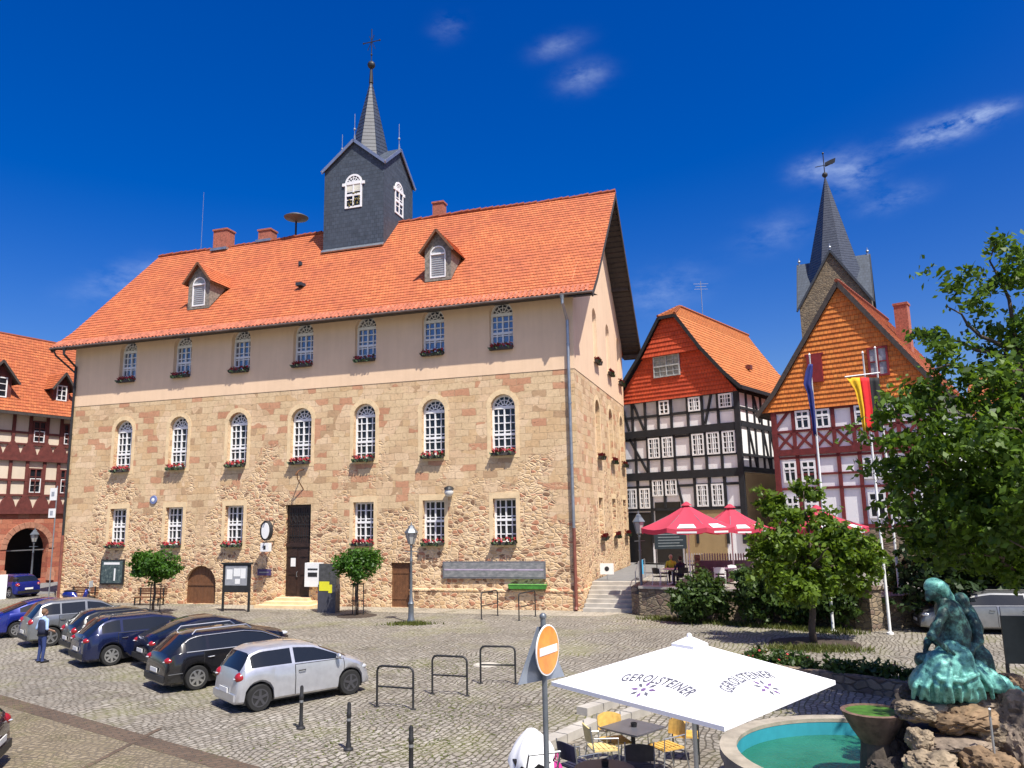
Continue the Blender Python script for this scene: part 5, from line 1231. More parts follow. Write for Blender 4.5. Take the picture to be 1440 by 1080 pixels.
t = board('hanging_sign', 'white oval sign hanging from an iron bracket left of the dark door', 'hanging sign', hall(-17.2, 0, 3.9), A_ROT)
m = MB(); m.bar((0, 0, .62), (0, -1.0, .62), .05, .05); m.bar((0, 0, -.5), (0, -1.0, -.5), .05, .05); m.build('bracket', M['iron'], t)
m = MB(); k = 20; v = []
for o in (-.09, .09): v += [(o*.6+.34*cos(2*pi*i/k)*.9, -.75+o, .1+.52*sin(2*pi*i/k)) for i in range(k)]
m.add(v, [tuple(range(k)), tuple(range(2*k-1, k-1, -1))]+[((i+1) % k, i, k+i, k+(i+1) % k) for i in range(k)]); m.build('oval_rim', M['iron'], t)
m = MB(); v = []
for o in (-.12, .12): v += [(.24*cos(2*pi*i/k), -.75+o, .1+.43*sin(2*pi*i/k)) for i in range(k)]
m.add(v, [tuple(range(k)), tuple(range(2*k-1, k-1, -1))]+[((i+1) % k, i, k+i, k+(i+1) % k) for i in range(k)]); m.build('oval_face', M['board_white'], t)
m = MB(); m.b3(-.26, .26, -.88, -.62, -1.0, -.55); bx_ = m.build('box', M['board_white'], t); m = MB(); m.b3(-.07, .07, -.895, -.881, -.88, -.68); m.build('emblem', M['trim'], t)
t = board('name_plate', 'small purple plate on the wall left of the dark door', 'plate', hall(-17.75, -.03, 1.75), A_ROT); m = MB(); m.b3(-.42, .42, -.03, .02, -.17, .17); m.build('plate', P('purple_plate', (.07, .05, .14), .4), t); m = MB(); m.b3(-.3, .3, -.036, -.031, -.03, .03); m.build('lettering', M['steel'], t)
t = board('wall_plaque', 'small round blue plaque on the wall between two left-hand ground-floor windows', 'plaque', hall(-25.5, -.02, 5.88), A_ROT)
m = MB(); m.lathe([(.02, -.06), (.24, -.05), (.26, 0)], 18, (0, 0, 0), 0, 'y'); m.build('disc', P('blue_enamel', (.16, .20, .38), .3), t); m = MB(); m.lathe([(.02, -.075), (.11, -.065), (.11, -.06)], 14, (0, 0, 0), 0, 'y'); m.build('emblem', M['board_white'], t)
t = board('wall_lamp', 'white globe wall lamp with a dark cap between two right-hand ground-floor windows', 'wall lamp', hall(-6.7, 0, 5.85), A_ROT)
m = MB(); m.ball((0, -.32, -.05), .24, 14, 10); m.build('globe', P('opal_globe', (.60, .60, .58), .2, var=.05), t, True); m = MB(); m.lathe([(.27, .08), (.22, .2), (.06, .27)], 14, (0, -.32, 0)); m.bar((0, -.32, .22), (0, .02, .22), .05, .05); m.build('cap', M['iron'], t)
t = thing('iron_flag_bracket', 'old iron bracket hook under the fourth middle-storey window', 'bracket', hall(-15.45, 0, 6.5), A_ROT)
m = MB(); m.tube([(0, 0, .8), (0, -.5, .7), (.05, -.9, .45)], .035, 6); m.tube([(0, 0, -.3), (-.1, -.45, .25), (-.05, -.6, .66)], .03, 6); m.build('hook', M['wood_brown'], t)
def bench(p, rz, label):
    t = thing('bench', label, 'bench', p, rz, 'wooden benches by the wall')
    m = MB()
    for k in range(4): m.b3(-1.0, 1.0, -.42+k*.12, -.32+k*.12, .42, .46)
    m.build('seat', M['wood_brown'], t); m = MB()
    for k in range(3): m.b3(-1.0, 1.0, .06, .09, .56+k*.13, .66+k*.13)
    m.build('backrest', M['wood_brown'], t)
    for s in (-1, 1): m = MB(); m.b3(s*.8-.03, s*.8+.03, -.4, -.34, 0, .42); m.b3(s*.8-.03, s*.8+.03, .0, .055, 0, .95); m.b3(s*.8-.029, s*.8+.029, -.34, .0, .36, .41); m.build('leg', M['iron'], t)
bench(hall(-24.6, -.75, 0), A_ROT, 'brown wooden bench behind the left-hand ball-headed tree'); bench(hall(-29.6, -.6, 0), A_ROT, 'brown wooden bench behind the blue scooter')
# motor scooter
ms = thing('motor_scooter', 'blue motor scooter parked against the wall near the left corner', 'motor scooter', hall(-28.9, -1.7, 0), A_ROT+.35)
m = MB(); m.tube([(-.62, 0, .62), (-.2, 0, .55), (0, 0, .34), (.35, 0, .34), (.5, 0, .75)], [.2, .2, .12, .1, .12], 10); m.ball((-.45, 0, .62), (.42, .19, .22), 12, 8); m.box((.5, 0, .62), (.1, .4, .6), .0, 0, .7); m.build('body', blue_p, ms, True)
for x in (-.62, .72): m = MB(); m.lathe([(.14, -.05), (.24, -.06), (.26, 0), (.24, .06), (.14, .05)], 18, (x, 0, .26), 0, 'y'); wo = m.build('wheel', M['tyre'], ms, True); m = MB(); m.lathe([(.01, -.055), (.15, -.05), (.15, .05), (.01, .055)], 14, (x, 0, .26), 0, 'y'); m.build('rim', M['alloy'], wo)
m = MB(); m.tube([(.52, -.35, 1.02), (.56, 0, 1.0), (.52, .35, 1.02)], .02, 6); m.tube([(.56, 0, 1.0), (.72, 0, .26)], .03, 6); m.build('handlebar', M['iron'], ms); m = MB(); m.ball((-.4, 0, .82), (.42, .15, .07), 12, 6); m.build('seat', M['black'], ms, True); m = MB(); m.ball((.63, 0, .85), (.06, .09, .09), 10, 6); m.build('headlight', M['lamp_clear'], ms, True); m = MB(); m.b3(.7, .72, -.2, .2, 1.0, 1.35); m.build('windshield', P('screen', (.5, .55, .6), .1), ms)
# street signs at the left corner
ss = thing('street_sign', 'two small white signs one above the other at the left corner of the town hall', 'sign', hall(LW-.35, -.3, 0), A_ROT)
m = MB(); m.tube([(0, 0, 0), (0, 0, 6.9)], .035, 8); m.build('pole', M['steel'], ss)
for z, h_ in ((6.4, .75), (5.25, .55)): m = MB(); m.box((-.2, -.06, z), (.5, .05, h_)); so_ = m.build('plate', M['board_white'], ss); m = MB(); m.b3(-.32, -.1, -.095, -.086, z-.12, z+.14); m.build('emblem', P('sign_grey', (.3, .32, .36), .5), so_)
ab = thing('advertising_board', 'white folding board with a dark round foot at the left edge', 'board', dp(4, 830, 50), .4); ab.location.z = 0; m = MB(); m.box((-.3, 0, .75), (1.0, .08, 1.5)); m.build('panel', M['board_white'], ab); m = MB(); m.lathe([(.35, 0), (.35, .06), (.2, .1), (.12, .9), (.16, 1.2), (.02, 1.3)], 12, (.6, .3, 0)); m.build('foot', M['trim'], ab)
# ------------------------------------------------------------------ vegetation
M['leaf_big'] = leaf_mat('big_tree_leaves', (.022, .055, .008), (.13, .225, .022), .42)
M['leaf_mid'] = leaf_mat('young_tree_leaves', (.03, .07, .007), (.16, .25, .022), .4)
M['leaf_ball'] = leaf_mat('ball_tree_leaves', (.012, .05, .005), (.075, .18, .016), .3)
M['leaf_bush'] = leaf_mat('bush_leaves', (.014, .036, .008), (.075, .13, .024), .3)
M['leaf_far'] = leaf_mat('hedge_leaves', (.008, .022, .006), (.03, .06, .014), .2)
M['bark'] = P('bark', (.075, .055, .04), .9, var=.4, nscale=9, bump=.6, bscale=18)
M['grass'] = leaf_mat('grass_blades', (.05, .08, .015), (.16, .17, .04), .3)
def foliage(name, blobs, n, size, mat, parent, clump=26, crad=.30, up=.35, seed=1, shell=.55):
    "leaf-sized faces in clumps spread through ellipsoids (x,y,z,rx,ry,rz,weight)"
    r = np.random.default_rng(seed); wgt = np.array([b[3]*b[4]*b[5]*(b[6] if len(b) > 6 else 1) for b in blobs]) ** .8; wgt /= wgt.sum()
    nc = max(4, n//clump); bi = r.choice(len(blobs), nc, p=wgt); B = np.array([b[:6] for b in blobs])[bi]
    d = r.normal(size=(nc, 3)); d /= np.linalg.norm(d, axis=1)[:, None]; rad = (shell**3+(1-shell**3)*r.random(nc))**(1/3)
    rad = np.where(r.random(nc) < .2, rad*r.random(nc), rad)*(1+.12*r.normal(size=nc))
    cen = B[:, :3]+d*B[:, 3:6]*rad[:, None]; outd = d
    ci = np.repeat(np.arange(nc), clump); k = len(ci)
    p = cen[ci]+r.normal(size=(k, 3))*crad*np.array([1, 1, .7])*r.uniform(.5, 1.2, size=(nc, 1))[ci]
    nrm = r.normal(size=(k, 3))*.75+outd[ci]*.5; nrm[:, 2] += up; nrm /= np.linalg.norm(nrm, axis=1)[:, None]
    t = np.cross(nrm, r.normal(size=(k, 3))); t /= np.linalg.norm(t, axis=1)[:, None]; b = np.cross(nrm, t)
    s = (size*r.uniform(.6, 1.35, size=k))[:, None]
    v = np.stack([p-t*s, p-b*s*.55-nrm*s*.12, p+t*s, p+b*s*.55-nrm*s*.12], 1).reshape(-1, 3)
    me = bpy.data.meshes.new(name); me.vertices.add(4*k); me.loops.add(4*k); me.polygons.add(k)
    me.vertices.foreach_set('co', v.ravel()); me.loops.foreach_set('vertex_index', np.arange(4*k)); me.polygons.foreach_set('loop_start', np.arange(0, 4*k, 4)); me.polygons.foreach_set('loop_total', np.full(k, 4)) if False else None
    me.update(calc_edges=True); me.validate(); me.materials.append(mat)
    o = bpy.data.objects.new(name, me); COL.objects.link(o); o.parent = parent; return o
def limb(mb, a, b, r0, r1, k=5, wob=.08, seed=0):
    r = random.Random(seed); a, b = Vector(a), Vector(b); L = (b-a).length
    pts = [a.lerp(b, i/k)+(Vector((r.uniform(-1, 1), r.uniform(-1, 1), r.uniform(-.4, .6)))*wob*L*(1 if 0 < i < k else 0)) for i in range(k+1)]
    mb.tube(pts, [r0+(r1-r0)*i/k for i in range(k+1)], 8); return pts
# ball-headed trees
for (bx_, by_, cy_, rw, rh_, lab, sd_) in ((502, 866, 793, 1.12, .98, 'small ball-headed tree left of the street lamp', 3), (215, 864, 796, 1.22, .98, 'small ball-headed tree in front of the left-hand bench', 4)):
    p = gp(bx_, by_); zc_ = dp(bx_, cy_, p.y).z
    t = thing('ball_tree', lab, 'tree', p, 0, 'ball-headed trees by the facade')
    m = MB(); limb(m, (0, 0, 0), (.02, 0, zc_-.4), .07, .05, 4, .015, sd_)
    for a in range(5): limb(m, (.02, 0, zc_-.6), (.6*cos(a*1.26), .6*sin(a*1.26), zc_+.1), .035, .012, 3, .08, sd_+a)
    m.build('trunk', M['bark'], t, True)
    m = MB()
    for a in range(3): x, y = .3*cos(a*2.1+.4), .3*sin(a*2.1+.4); m.tube([(x, y, 0), (x, y, 1.5)], .025, 6)
    for z in (.7, 1.45): m.tube([(.3*cos(q), .3*sin(q), z) for q in np.linspace(0, 2*pi, 13)], .015, 5)
    m.build('tree_guard', M['iron'], t)
    bl = [(0, 0, zc_, rw*.86, rw*.86, rh_*.85)] + [(rw*.62*cos(a), rw*.62*sin(a), zc_+rnd.uniform(-.35, .3), rw*.42, rw*.42, rh_*.45) for a in np.linspace(0, 5.6, 8)]
    foliage('crown', bl, 5200, .085, M['leaf_ball'], t, 22, .13, .5, sd_)
    m = MB(); m.lathe([(.95, .0), (.95, .012), (.5, .03), (.02, .04)], 20); m.build('tree_pit', M['soil'], t)
# young tree by the flagpoles
p = gp(1145, 906); PM = .0255
t = thing('young_tree', 'young bright green tree standing in a round pit in front of the terrace wall', 'tree', p, 0)
def mt(px, py, d=0): q = dp(px, py, p.y+d)-p; return (q.x, q.y, q.z)
m = MB(); top = mt(1138, 800); limb(m, (0, 0, 0), top, .13, .09, 5, .02, 2)
for k, (x, y, d) in enumerate(((1090, 740, .3), (1130, 690, -.2), (1190, 750, .2), (1215, 790, -.4), (1085, 800, -.4), (1150, 760, .8), (1165, 770, -.9), (1110, 770, .5))): limb(m, top, mt(x, y, d), .06, .015, 4, .06, 20+k)
m.build('trunk', M['bark'], t, True)
bl = []
for x, y, rx, ry, d in ((1135, 690, 22, 20, 0), (1085, 712, 28, 22, .3), (1120, 730, 34, 30, 0), (1100, 760, 42, 30, -.3), (1165, 745, 36, 32, .4), (1195, 770, 36, 30, -.2), (1222, 790, 26, 22, .2), (1150, 790, 60, 34, .3), (1085, 800, 34, 26, -.5), (1130, 822, 52, 26, -.3), (1200, 815, 40, 24, .3), (1075, 690, 12, 10, .2), (1060, 770, 14, 14, .2)):
    c = mt(x, y, d); bl.append((*c, rx*PM, (rx+ry)*.5*PM, ry*PM))
foliage('crown', [(b[0], b[1], b[2], b[3]*.9, b[4]*.9, b[5]*.85) for b in bl], 9800, .115, M['leaf_mid'], t, 24, .15, .5, 5, .4)
m = MB(); m.lathe([(1.5, 0), (1.5, .02), (.9, .05), (.05, .06)], 22); m.build('tree_pit', M['soil'], t)
# large tree at the right
YB = 16.2; PB = YB/F_PX
tb = thing('large_tree', 'large dark green leafy tree filling the right edge', 'tree', Vector((dp(1530, 900, YB).x, YB+.6, 0)), 0)
o_ = tb.location.copy()
def lt(px, py, d=0): q = dp(px, py, YB+d)-o_; return (q.x, q.y, q.z)
m = MB(); f0 = (-.1, 0, 3.0); limb(m, (0, 0, 0), f0, .32, .24, 4, .02, 1); f1 = lt(1470, 640, .3); f2 = lt(1440, 520, .2)
limb(m, f0, f1, .22, .15, 4, .05, 2); limb(m, f1, f2, .13, .06, 4, .05, 3)
for k, (a, b, d) in enumerate(((f1, (1340, 640), -.6), (f1, (1260, 640), .5), (f2, (1330, 430), 0), (f2, (1400, 340), .3), (f2, (1310, 520), -.5), (f1, (1330, 720), .8), (f0, (1350, 780), -.6), (f0, (1420, 760), -1.5), (f2, (1450, 400), 1), (f1, (1280, 560), 0), (f1, (1400, 600), -1.8), (f2, (1300, 470), .2))):
    limb(m, a, lt(*b, d), .065, .012, 6, .07, 40+k)
for k, e_ in enumerate(((8.2, 10.2, 7.0), (9.2, 10.4, 6.8))): limb(m, f0, Vector(e_)-o_, .10, .02, 5, .05, 70+k)  # limbs towards the added foliage outside the view
m.build('trunk', M['bark'], tb, True)
bl = []
for q_ in ((7.9, 9.9, 7.2, .95, .9, .7, .5), (8.9, 9.4, 7.6, 1.3, 1.2, .9, .6), (8.4, 11.1, 6.6, .8, .9, .7, .5), (9.3, 11.0, 6.2, 1.2, 1.2, 1.0, .6), (10.2, 12.6, 5.8, 1.2, 1.2, 1.3, .7)): bl.append((q_[0]-o_.x, q_[1]-o_.y, q_[2])+q_[3:])  # unseen foliage outside the view, added to shade the statue
limb_ends = ((8.2, 10.2, 7.0), (9.2, 10.6, 6.8), (10.2, 12.6, 5.8))
for x, y, rx, ry, d, w_ in ((1425, 385, 42, 42, 0, 1.0), (1398, 340, 22, 26, .3, 1.0), (1345, 392, 34, 12, 0, 1.2), (1362, 425, 42, 22, .1, 1.0), (1312, 378, 8, 5, 0, .5), (1305, 470, 22, 16, .2, .5), (1330, 490, 40, 24, -.2, .9), (1440, 470, 60, 50, .2, 1.2), (1370, 535, 80, 42, 0, .9), (1290, 560, 50, 34, .2, .8), (1240, 580, 36, 24, .3, .55), (1215, 612, 22, 16, .1, .5),
        (1330, 620, 95, 50, -.4, 1), (1410, 620, 90, 90, .3, 1), (1270, 660, 50, 34, .2, .8), (1340, 690, 95, 50, .2, 1), (1300, 740, 50, 40, .4, .8), (1400, 730, 90, 70, -.4, 1), (1350, 785, 70, 40, .5, 1), (1430, 800, 60, 36, .4, 1), (1500, 560, 90, 150, .2, .8), (1520, 720, 90, 110, 0, .8), (1470, 650, 80, 120, -1.8, .6), (1420, 560, 70, 70, 1.6, .7), (1255, 705, 24, 20, .2, .5), (1400, 690, 110, 110, 1.5, 1), (1500, 640, 120, 150, 1.8, .8)):
    c = lt(x, y, d); bl.append((*c, rx*PB, (rx+ry)*.6*PB+.25, ry*PB, w_))
foliage('crown', [(b[0], b[1], b[2], b[3]*.88, b[4]*.88, b[5]*.86, b[6]) for b in bl], 38000, .085, M['leaf_big'], tb, 26, .15, .45, 9, .35)
# shrubs
SHR = 'shrubs along the terrace wall'
def shrub(label, blobs, Y, n, size, mat, group=None, cat='shrub', name='shrub', seed=1, stem=True):
    b0 = blobs[0]; base = dp(b0[0], b0[1], Y); base.z = 0
    t = thing(name, label, cat, base, 0, group); pm = Y/F_PX; bl = []; m = MB()
    for x, y, rx, ry in blobs:
        q = dp(x, y, Y)-base; bl.append((q.x, q.y, q.z, rx*pm, (rx+ry)*.45*pm, ry*pm))
        limb(m, (0, 0, 0), (q.x, q.y, q.z), .05, .012, 4, .08, seed+int(x))
    foliage('foliage', bl, n, size, mat, t, 16, .13, .4, seed, .4); m.build('stems', M['bark'], t); return t
shrub('dark glossy bush in front of the terrace wall left of the red chairs', [(985, 835, 34, 32), (965, 848, 22, 22), (1005, 845, 24, 26)], 33.2, 4200, .11, M['leaf_bush'], SHR, seed=2)
shrub('leafy bush in front of the terrace wall behind the young tree trunk', [(1065, 835, 34, 36), (1090, 820, 26, 36), (1050, 815, 18, 22)], 32, 4600, .11, M['leaf_bush'], SHR, seed=3)
shrub('bush beside the stone pier at the end of the terrace wall', [(1185, 845, 26, 34), (1165, 835, 24, 34)], 30.6, 3200, .11, M['leaf_bush'], SHR, seed=4)
shrub('climbing shrub on the terrace wall between the young tree and the stone pier', [(1130, 835, 30, 34), (1115, 850, 20, 24)], 31.5, 3200, .11, M['leaf_bush'], SHR, seed=5)
shrub('slim shrub between the two white flagpoles', [(1262, 815, 16, 40), (1258, 850, 14, 20)], 32.5, 2200, .1, M['leaf_bush'], SHR, seed=6)
for k, (px, lab) in enumerate(((1330, 'dark tall hedge shrub right behind the bronze figure'), (1400, 'dark tall hedge shrub behind the roof of the silver estate car'), (1470, 'dark tall hedge shrub at the right edge of the picture'))):
    shrub(lab, [(px, 770, 60, 60), (px-20, 815, 60, 40), (px+15, 720, 50, 40)], 30.0+k*.5, 5200, .15, M['leaf_far'], 'hedge shrubs behind the silver estate car', seed=10+k)
# grass and weeds
def grass(label, pts, n, h, seed, spread=.5):
    r = np.random.default_rng(seed); vs = []; 
    for i in range(n):
        k = r.integers(len(pts)-1) if len(pts) > 1 else 0; c = pts[k].lerp(pts[k+1], r.random()) if len(pts) > 1 else pts[0]
        x, y = c.x+r.normal()*spread, c.y+r.normal()*spread*.6; a = r.uniform(0, pi); s = r.uniform(.012, .03); hh = h*r.uniform(.4, 1.2); l = r.normal(size=2)*.06
        vs += [(x-s*cos(a), y-s*sin(a), c.z), (x+s*cos(a), y+s*sin(a), c.z), (x+l[0], y+l[1], c.z+hh)]
    me = bpy.data.meshes.new('grass'); me.from_pydata(vs, [], [(3*i, 3*i+1, 3*i+2) for i in range(n)]); me.materials.append(M['grass'])
    o = bpy.data.objects.new('grass', me); COL.objects.link(o); o['kind'] = 'stuff'; tag(o, label, 'grass'); return o
grass('tuft of grass round the foot of the street lamp', [gp(560, 878), gp(595, 878)], 900, .14, 1, .35)
grass('strip of grass along the foot of the terrace wall', [gp(915, 870), gp(1000, 876), gp(1100, 883), gp(1200, 892)], 3500, .18, 2, .35)
grass('patch of grass round the young tree pit', [gp(1100, 912), gp(1190, 915)], 1800, .16, 3, .5)
grass('weeds growing between the cobbles of the square', [gp(560, 955), gp(620, 930), gp(690, 940), gp(600, 1010), gp(650, 1000), gp(470, 1040), gp(530, 1075), gp(640, 1060)], 3000, .022, 4, 1.3)
# ------------------------------------------------------------------ terrace, steps, cafe
tw_ = thing('terrace_wall', 'rough stone retaining wall of the cafe terrace with a square pier at its end', 'wall', W0, 0)
def seg(a, b, h, th, nm, mat, z0=-.2, off=0):
    a, b = a-W0, b-W0; d = (b-a).normalized(); n = Vector((-d.y, d.x, 0))*th; m = MB()
    q = [a, b, b+n, a+n]; m.add([(p.x, p.y, z0) for p in q]+[(p.x, p.y, h) for p in q], [(3, 2, 1, 0), (4, 5, 6, 7), (0, 1, 5, 4), (1, 2, 6, 5), (2, 3, 7, 6), (3, 0, 4, 7)]); return m.build(nm, mat, tw_)
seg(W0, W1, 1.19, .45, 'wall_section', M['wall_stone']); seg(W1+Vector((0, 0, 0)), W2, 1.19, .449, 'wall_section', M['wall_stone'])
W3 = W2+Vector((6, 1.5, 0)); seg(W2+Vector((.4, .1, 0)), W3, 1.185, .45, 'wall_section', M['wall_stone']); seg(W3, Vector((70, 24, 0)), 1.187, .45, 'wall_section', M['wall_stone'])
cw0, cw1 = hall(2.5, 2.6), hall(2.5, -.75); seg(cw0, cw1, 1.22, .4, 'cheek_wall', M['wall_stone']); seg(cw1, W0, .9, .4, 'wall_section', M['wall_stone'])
for a, b in ((W0, W1), (W1, W2)):
    d = (b-a).normalized(); n = Vector((d.y, -d.x, 0))*.05; q = seg(a+n, b+n, 1.30, .6, 'coping', M['concrete'], 1.195)
m = MB(); c = W2-W0; m.box((c.x+.1, c.y+.1, .65), (.75, .75, 1.7), .5, 0, .92); m.box((c.x+.1, c.y+.1, 1.56), (.85, .85, .12), .5); m.build('pier', M['wall_stone'], tw_)
stp = thing('stone_steps', 'flight of worn grey stone steps climbing between the gable end and the terrace', 'steps', hall(0, 0), A_ROT)
for k in range(7):
    m = MB(); m.b3(.12, 2.48, -.45+.38*k, 2.5+.4, -.05 if k == 0 else .171*k+.001, .171*(k+1)); m.build('step', M['concrete'], stp)
m = MB(); m.tube([(2.42, 2.5, 1.2), (2.42, 2.5, 2.15), (2.42, 1.2, 1.75), (2.42, 1.2, .85)], .025, 6); m.tube([(2.42, 2.5, 2.15), (2.42, 4.6, 2.15), (2.42, 4.6, 1.2)], .025, 6); m.build('handrail', M['steel'], stp)
bt_ = thing('towel', 'bright blue towel hanging on the handrail at the top of the steps', 'towel', hall(2.42, 3.4, 2.17), A_ROT)
m = MB(); N_ = 8
for i in range(N_):
    for s in (-1, 1):
        def tp(u, v): return (s*(.03+.015*sin(u*9))+.0, -.5+u*.9, -.75*v*(1+.06*sin(u*7)))
        m.quad(tp(i/N_, 0), tp((i+1)/N_, 0), tp((i+1)/N_, 1), tp(i/N_, 1))
    m.quad((-.03-.015*sin(i/N_*9), -.5+i/N_*.9, 0), (-.03-.015*sin((i+1)/N_*9), -.5+(i+1)/N_*.9, 0), (.03+.015*sin((i+1)/N_*9), -.5+(i+1)/N_*.9, 0), (.03+.015*sin(i/N_*9), -.5+i/N_*.9, 0))
m.build('cloth', P('blue_cloth', (.05, .36, .62), .8), bt_)
sgn = thing('small_sign', 'small white sign with a dark dot on a post beside the upper steps', 'sign', hall(.75, 2.7, 1.2), A_ROT); m = MB(); m.tube([(0, 0, 0), (0, 0, .5)], .02, 6); m.build('post', M['steel'], sgn)
m = MB(); m.b3(-.35, .35, -.03, .0, .3, .85); m.build('panel', M['board_white'], sgn); m = MB(); m.lathe([(.01, -.045), (.12, -.04), (.12, -.031)], 12, (0, 0, .58), 0, 'y'); m.build('dot', M['trim'], sgn)
rcloth = NT('red_parasol_cloth'); rcloth.bs.inputs['Base Color'].default_value = (.62, .065, .115, 1); rcloth.bs.inputs['Roughness'].default_value = .8
tr = rcloth.N('ShaderNodeBsdfTranslucent'); tr.inputs['Color'].default_value = (.68, .07, .11, 1); mxs = rcloth.N('ShaderNodeMixShader'); mxs.inputs[0].default_value = .35
rcloth.L(rcloth.bs.outputs[0], mxs.inputs[1]); rcloth.L(tr.outputs[0], mxs.inputs[2]); rcloth.L(mxs.outputs[0], rcloth.n['Material Output'].inputs['Surface']); M['red_cloth'] = rcloth.mat
def red_parasol(c, r, ze, za, label, rz):
    t = thing('parasol', label, 'parasol', (c.x, c.y, ZT), rz, 'red cafe parasols'); ze -= ZT; za -= ZT
    m = MB(); n = 8; e = [(r*cos(2*pi*i/n), r*sin(2*pi*i/n), ze) for i in range(n)]
    for i in range(n):
        a, b = Vector(e[i]), Vector(e[(i+1) % n]); ap = Vector((0, 0, za)); K = 5
        def pt(u, v): q = a.lerp(b, u).lerp(ap, v); q.z -= .10*sin(pi*u)*(1-v)+.08*sin(pi*v); return q
        for j in range(K):
            for q in range(4): m.quad(pt(q/4, j/K), pt((q+1)/4, j/K), pt((q+1)/4, (j+1)/K), pt(q/4, (j+1)/K))
        for q in range(4): u, v = pt(q/4, 0), pt((q+1)/4, 0); m.quad(u-Vector((0, 0, .2)), v-Vector((0, 0, .2)), v, u)
    m.lathe([(.28, za-.06), (.1, za+.08), (.02, za+.12)], 8); cn = weld(m.build('canopy', M['red_cloth'], t), 25)
    m = MB(); k0 = 5
    for i in (5, 6):
        a, b = Vector(e[i]), Vector(e[(i+1) % n]); ap = Vector((0, 0, za))
        def pt(u, v, o=.03): q = a.lerp(b, u).lerp(ap, v); q.z -= .10*sin(pi*u)*(1-v)+.08*sin(pi*v)-o; return q
        m.quad(pt(.25, .03), pt(.75, .03), pt(.72, .22), pt(.28, .22)); u, v = a.lerp(b, .25), a.lerp(b, .75); nn = (a+b).normalized()*.02; nn.z = 0
        m.quad(u+nn-Vector((0, 0, .24)), v+nn-Vector((0, 0, .24)), v+nn-Vector((0, 0, .16)), u+nn-Vector((0, 0, .16)))
    m.build('white_print', M['board_white'], cn)
    m = MB(); m.tube([(0, 0, 0), (0, 0, za-.05)], .035, 8); m.build('pole', M['board_white'], t); m = MB()
    for i in range(n): m.bar((0, 0, za-.12), (e[i][0]*.97, e[i][1]*.97, ze-.02), .02, .03)
    m.build('ribs', M['steel'], t); m = MB(); m.box((0, 0, .06), (.7, .7, .12), 0, 0, .8); m.build('base', M['concrete'], t)
red_parasol(dp(967, 740, 36.0), 2.22, dp(967, 741, 36).z, dp(967, 709, 36).z, 'red parasol nearest to the town hall on the terrace', .15)
red_parasol(dp(1028, 740, 38.4), 1.75, dp(1028, 742, 38).z, dp(1028, 712, 38).z, 'red parasol in the middle, partly behind the first one', .5)
red_parasol(dp(1150, 740, 33.6), 2.0, dp(1150, 741, 33.6).z, dp(1150, 714, 33.6).z, 'red parasol half hidden behind the young tree', .3)
def cafe_chair(pos, rz, label, wood, frame, group, name='cafe_chair', z=0):
    t = thing(name, label, 'chair', pos, rz, group); m = MB(); w = .23
    m.b3(-w, w, -w, w, .43, .455)
    for k in range(5): m.b3(-w+.01, w-.01, -w+.02+k*.09, -w+.08+k*.09, .456, .466)
    m.build('seat', wood, t); m = MB(); n = 6
    for i in range(n):
        u0, u1 = -1+2*i/n, -1+2*(i+1)/n
        def bp(u, z_): return (u*w*1.02, w+.05-.06*u*u+(z_-.5)*.16, z_)
        m.quad(bp(u0, .58), bp(u1, .58), bp(u1, .86-.05*u1*u1), bp(u0, .86-.05*u0*u0)); m.quad(*[(x, y+.022, z_) for x, y, z_ in (bp(u1, .58), bp(u0, .58), bp(u0, .86-.05*u0*u0), bp(u1, .86-.05*u1*u1))])
        m.quad(bp(u0, .86-.05*u0*u0), bp(u1, .86-.05*u1*u1), *[(x, y+.022, z_) for x, y, z_ in (bp(u1, .86-.05*u1*u1), bp(u0, .86-.05*u0*u0))])
    m.build('backrest', wood, t)
    for sx in (-1, 1):
        m = MB(); m.tube([(sx*w, -w-.02, 0), (sx*w, -w+.02, .43), (sx*w*1.05, -w+.02, .64), (sx*w*1.05, w, .66)], .012, 6); m.build('leg', frame, t)
        m = MB(); m.tube([(sx*w, w+.1, 0), (sx*w, w, .43), (sx*w, w+.06, .86)], .012, 6); m.build('leg', frame, t)
    return t
def cafe_table(pos, rz, label, top_m, leg_m, square=True, r=.42, group=None, h=.73):
    t = thing('cafe_table', label, 'table', pos, rz, group); m = MB()
    if square: m.b3(-r, r, -r, r, h-.03, h)
    else: m.lathe([(r-.02, h-.035), (r, h-.02), (r, h-.005), (r-.02, h), (.01, h+.001)], 28)
    m.build('tabletop', top_m, t); m = MB(); m.tube([(0, 0, .04), (0, 0, h-.03)], .035, 8)
    for k in range(4): a = k*pi/2+pi/4; m.tube([(0, 0, .08), (.32*cos(a), .32*sin(a), .015)], [.025, .02], 6)
    m.build('pedestal', leg_m, t); return t
TC = 'white chairs on the terrace'
q = lambda px, Y: Vector((dp(px, 800, Y).x, Y, ZT))
cafe_chair(q(928, 36.6), 2.2, 'white metal chair at the left edge of the terrace by the lamp', M['black'], M['board_white'], TC)
cafe_chair(q(938, 38.3), -.6, 'white metal chair with a black back beside the seated person in yellow', M['black'], M['board_white'], TC)
cafe_chair(q(1012, 36.2), 2.8, 'white chair in front of the picket fence', M['board_white'], M['board_white'], TC)
cafe_chair(q(1035, 37.0), .4, 'white chair under the middle red parasol', M['board_white'], M['board_white'], TC)
cafe_table(q(945, 37.4), 0, 'small white-legged terrace table between two guests', M['board_white'], M['board_white'], False, .45, 'tables on the terrace')
cafe_table(q(1020, 37.2), .3, 'square terrace table in front of the picket fence', P('lilac_cloth', (.16, .11, .16), .8), M['iron'], True, .5, 'tables on the terrace')
pf = thing('picket_fence', 'grey wooden picket fence behind the terrace tables', 'fence', q(965, 41), 0); a = Vector((0, 0, 0)); b = q(1075, 39.5)-q(965, 41)
m = MB()
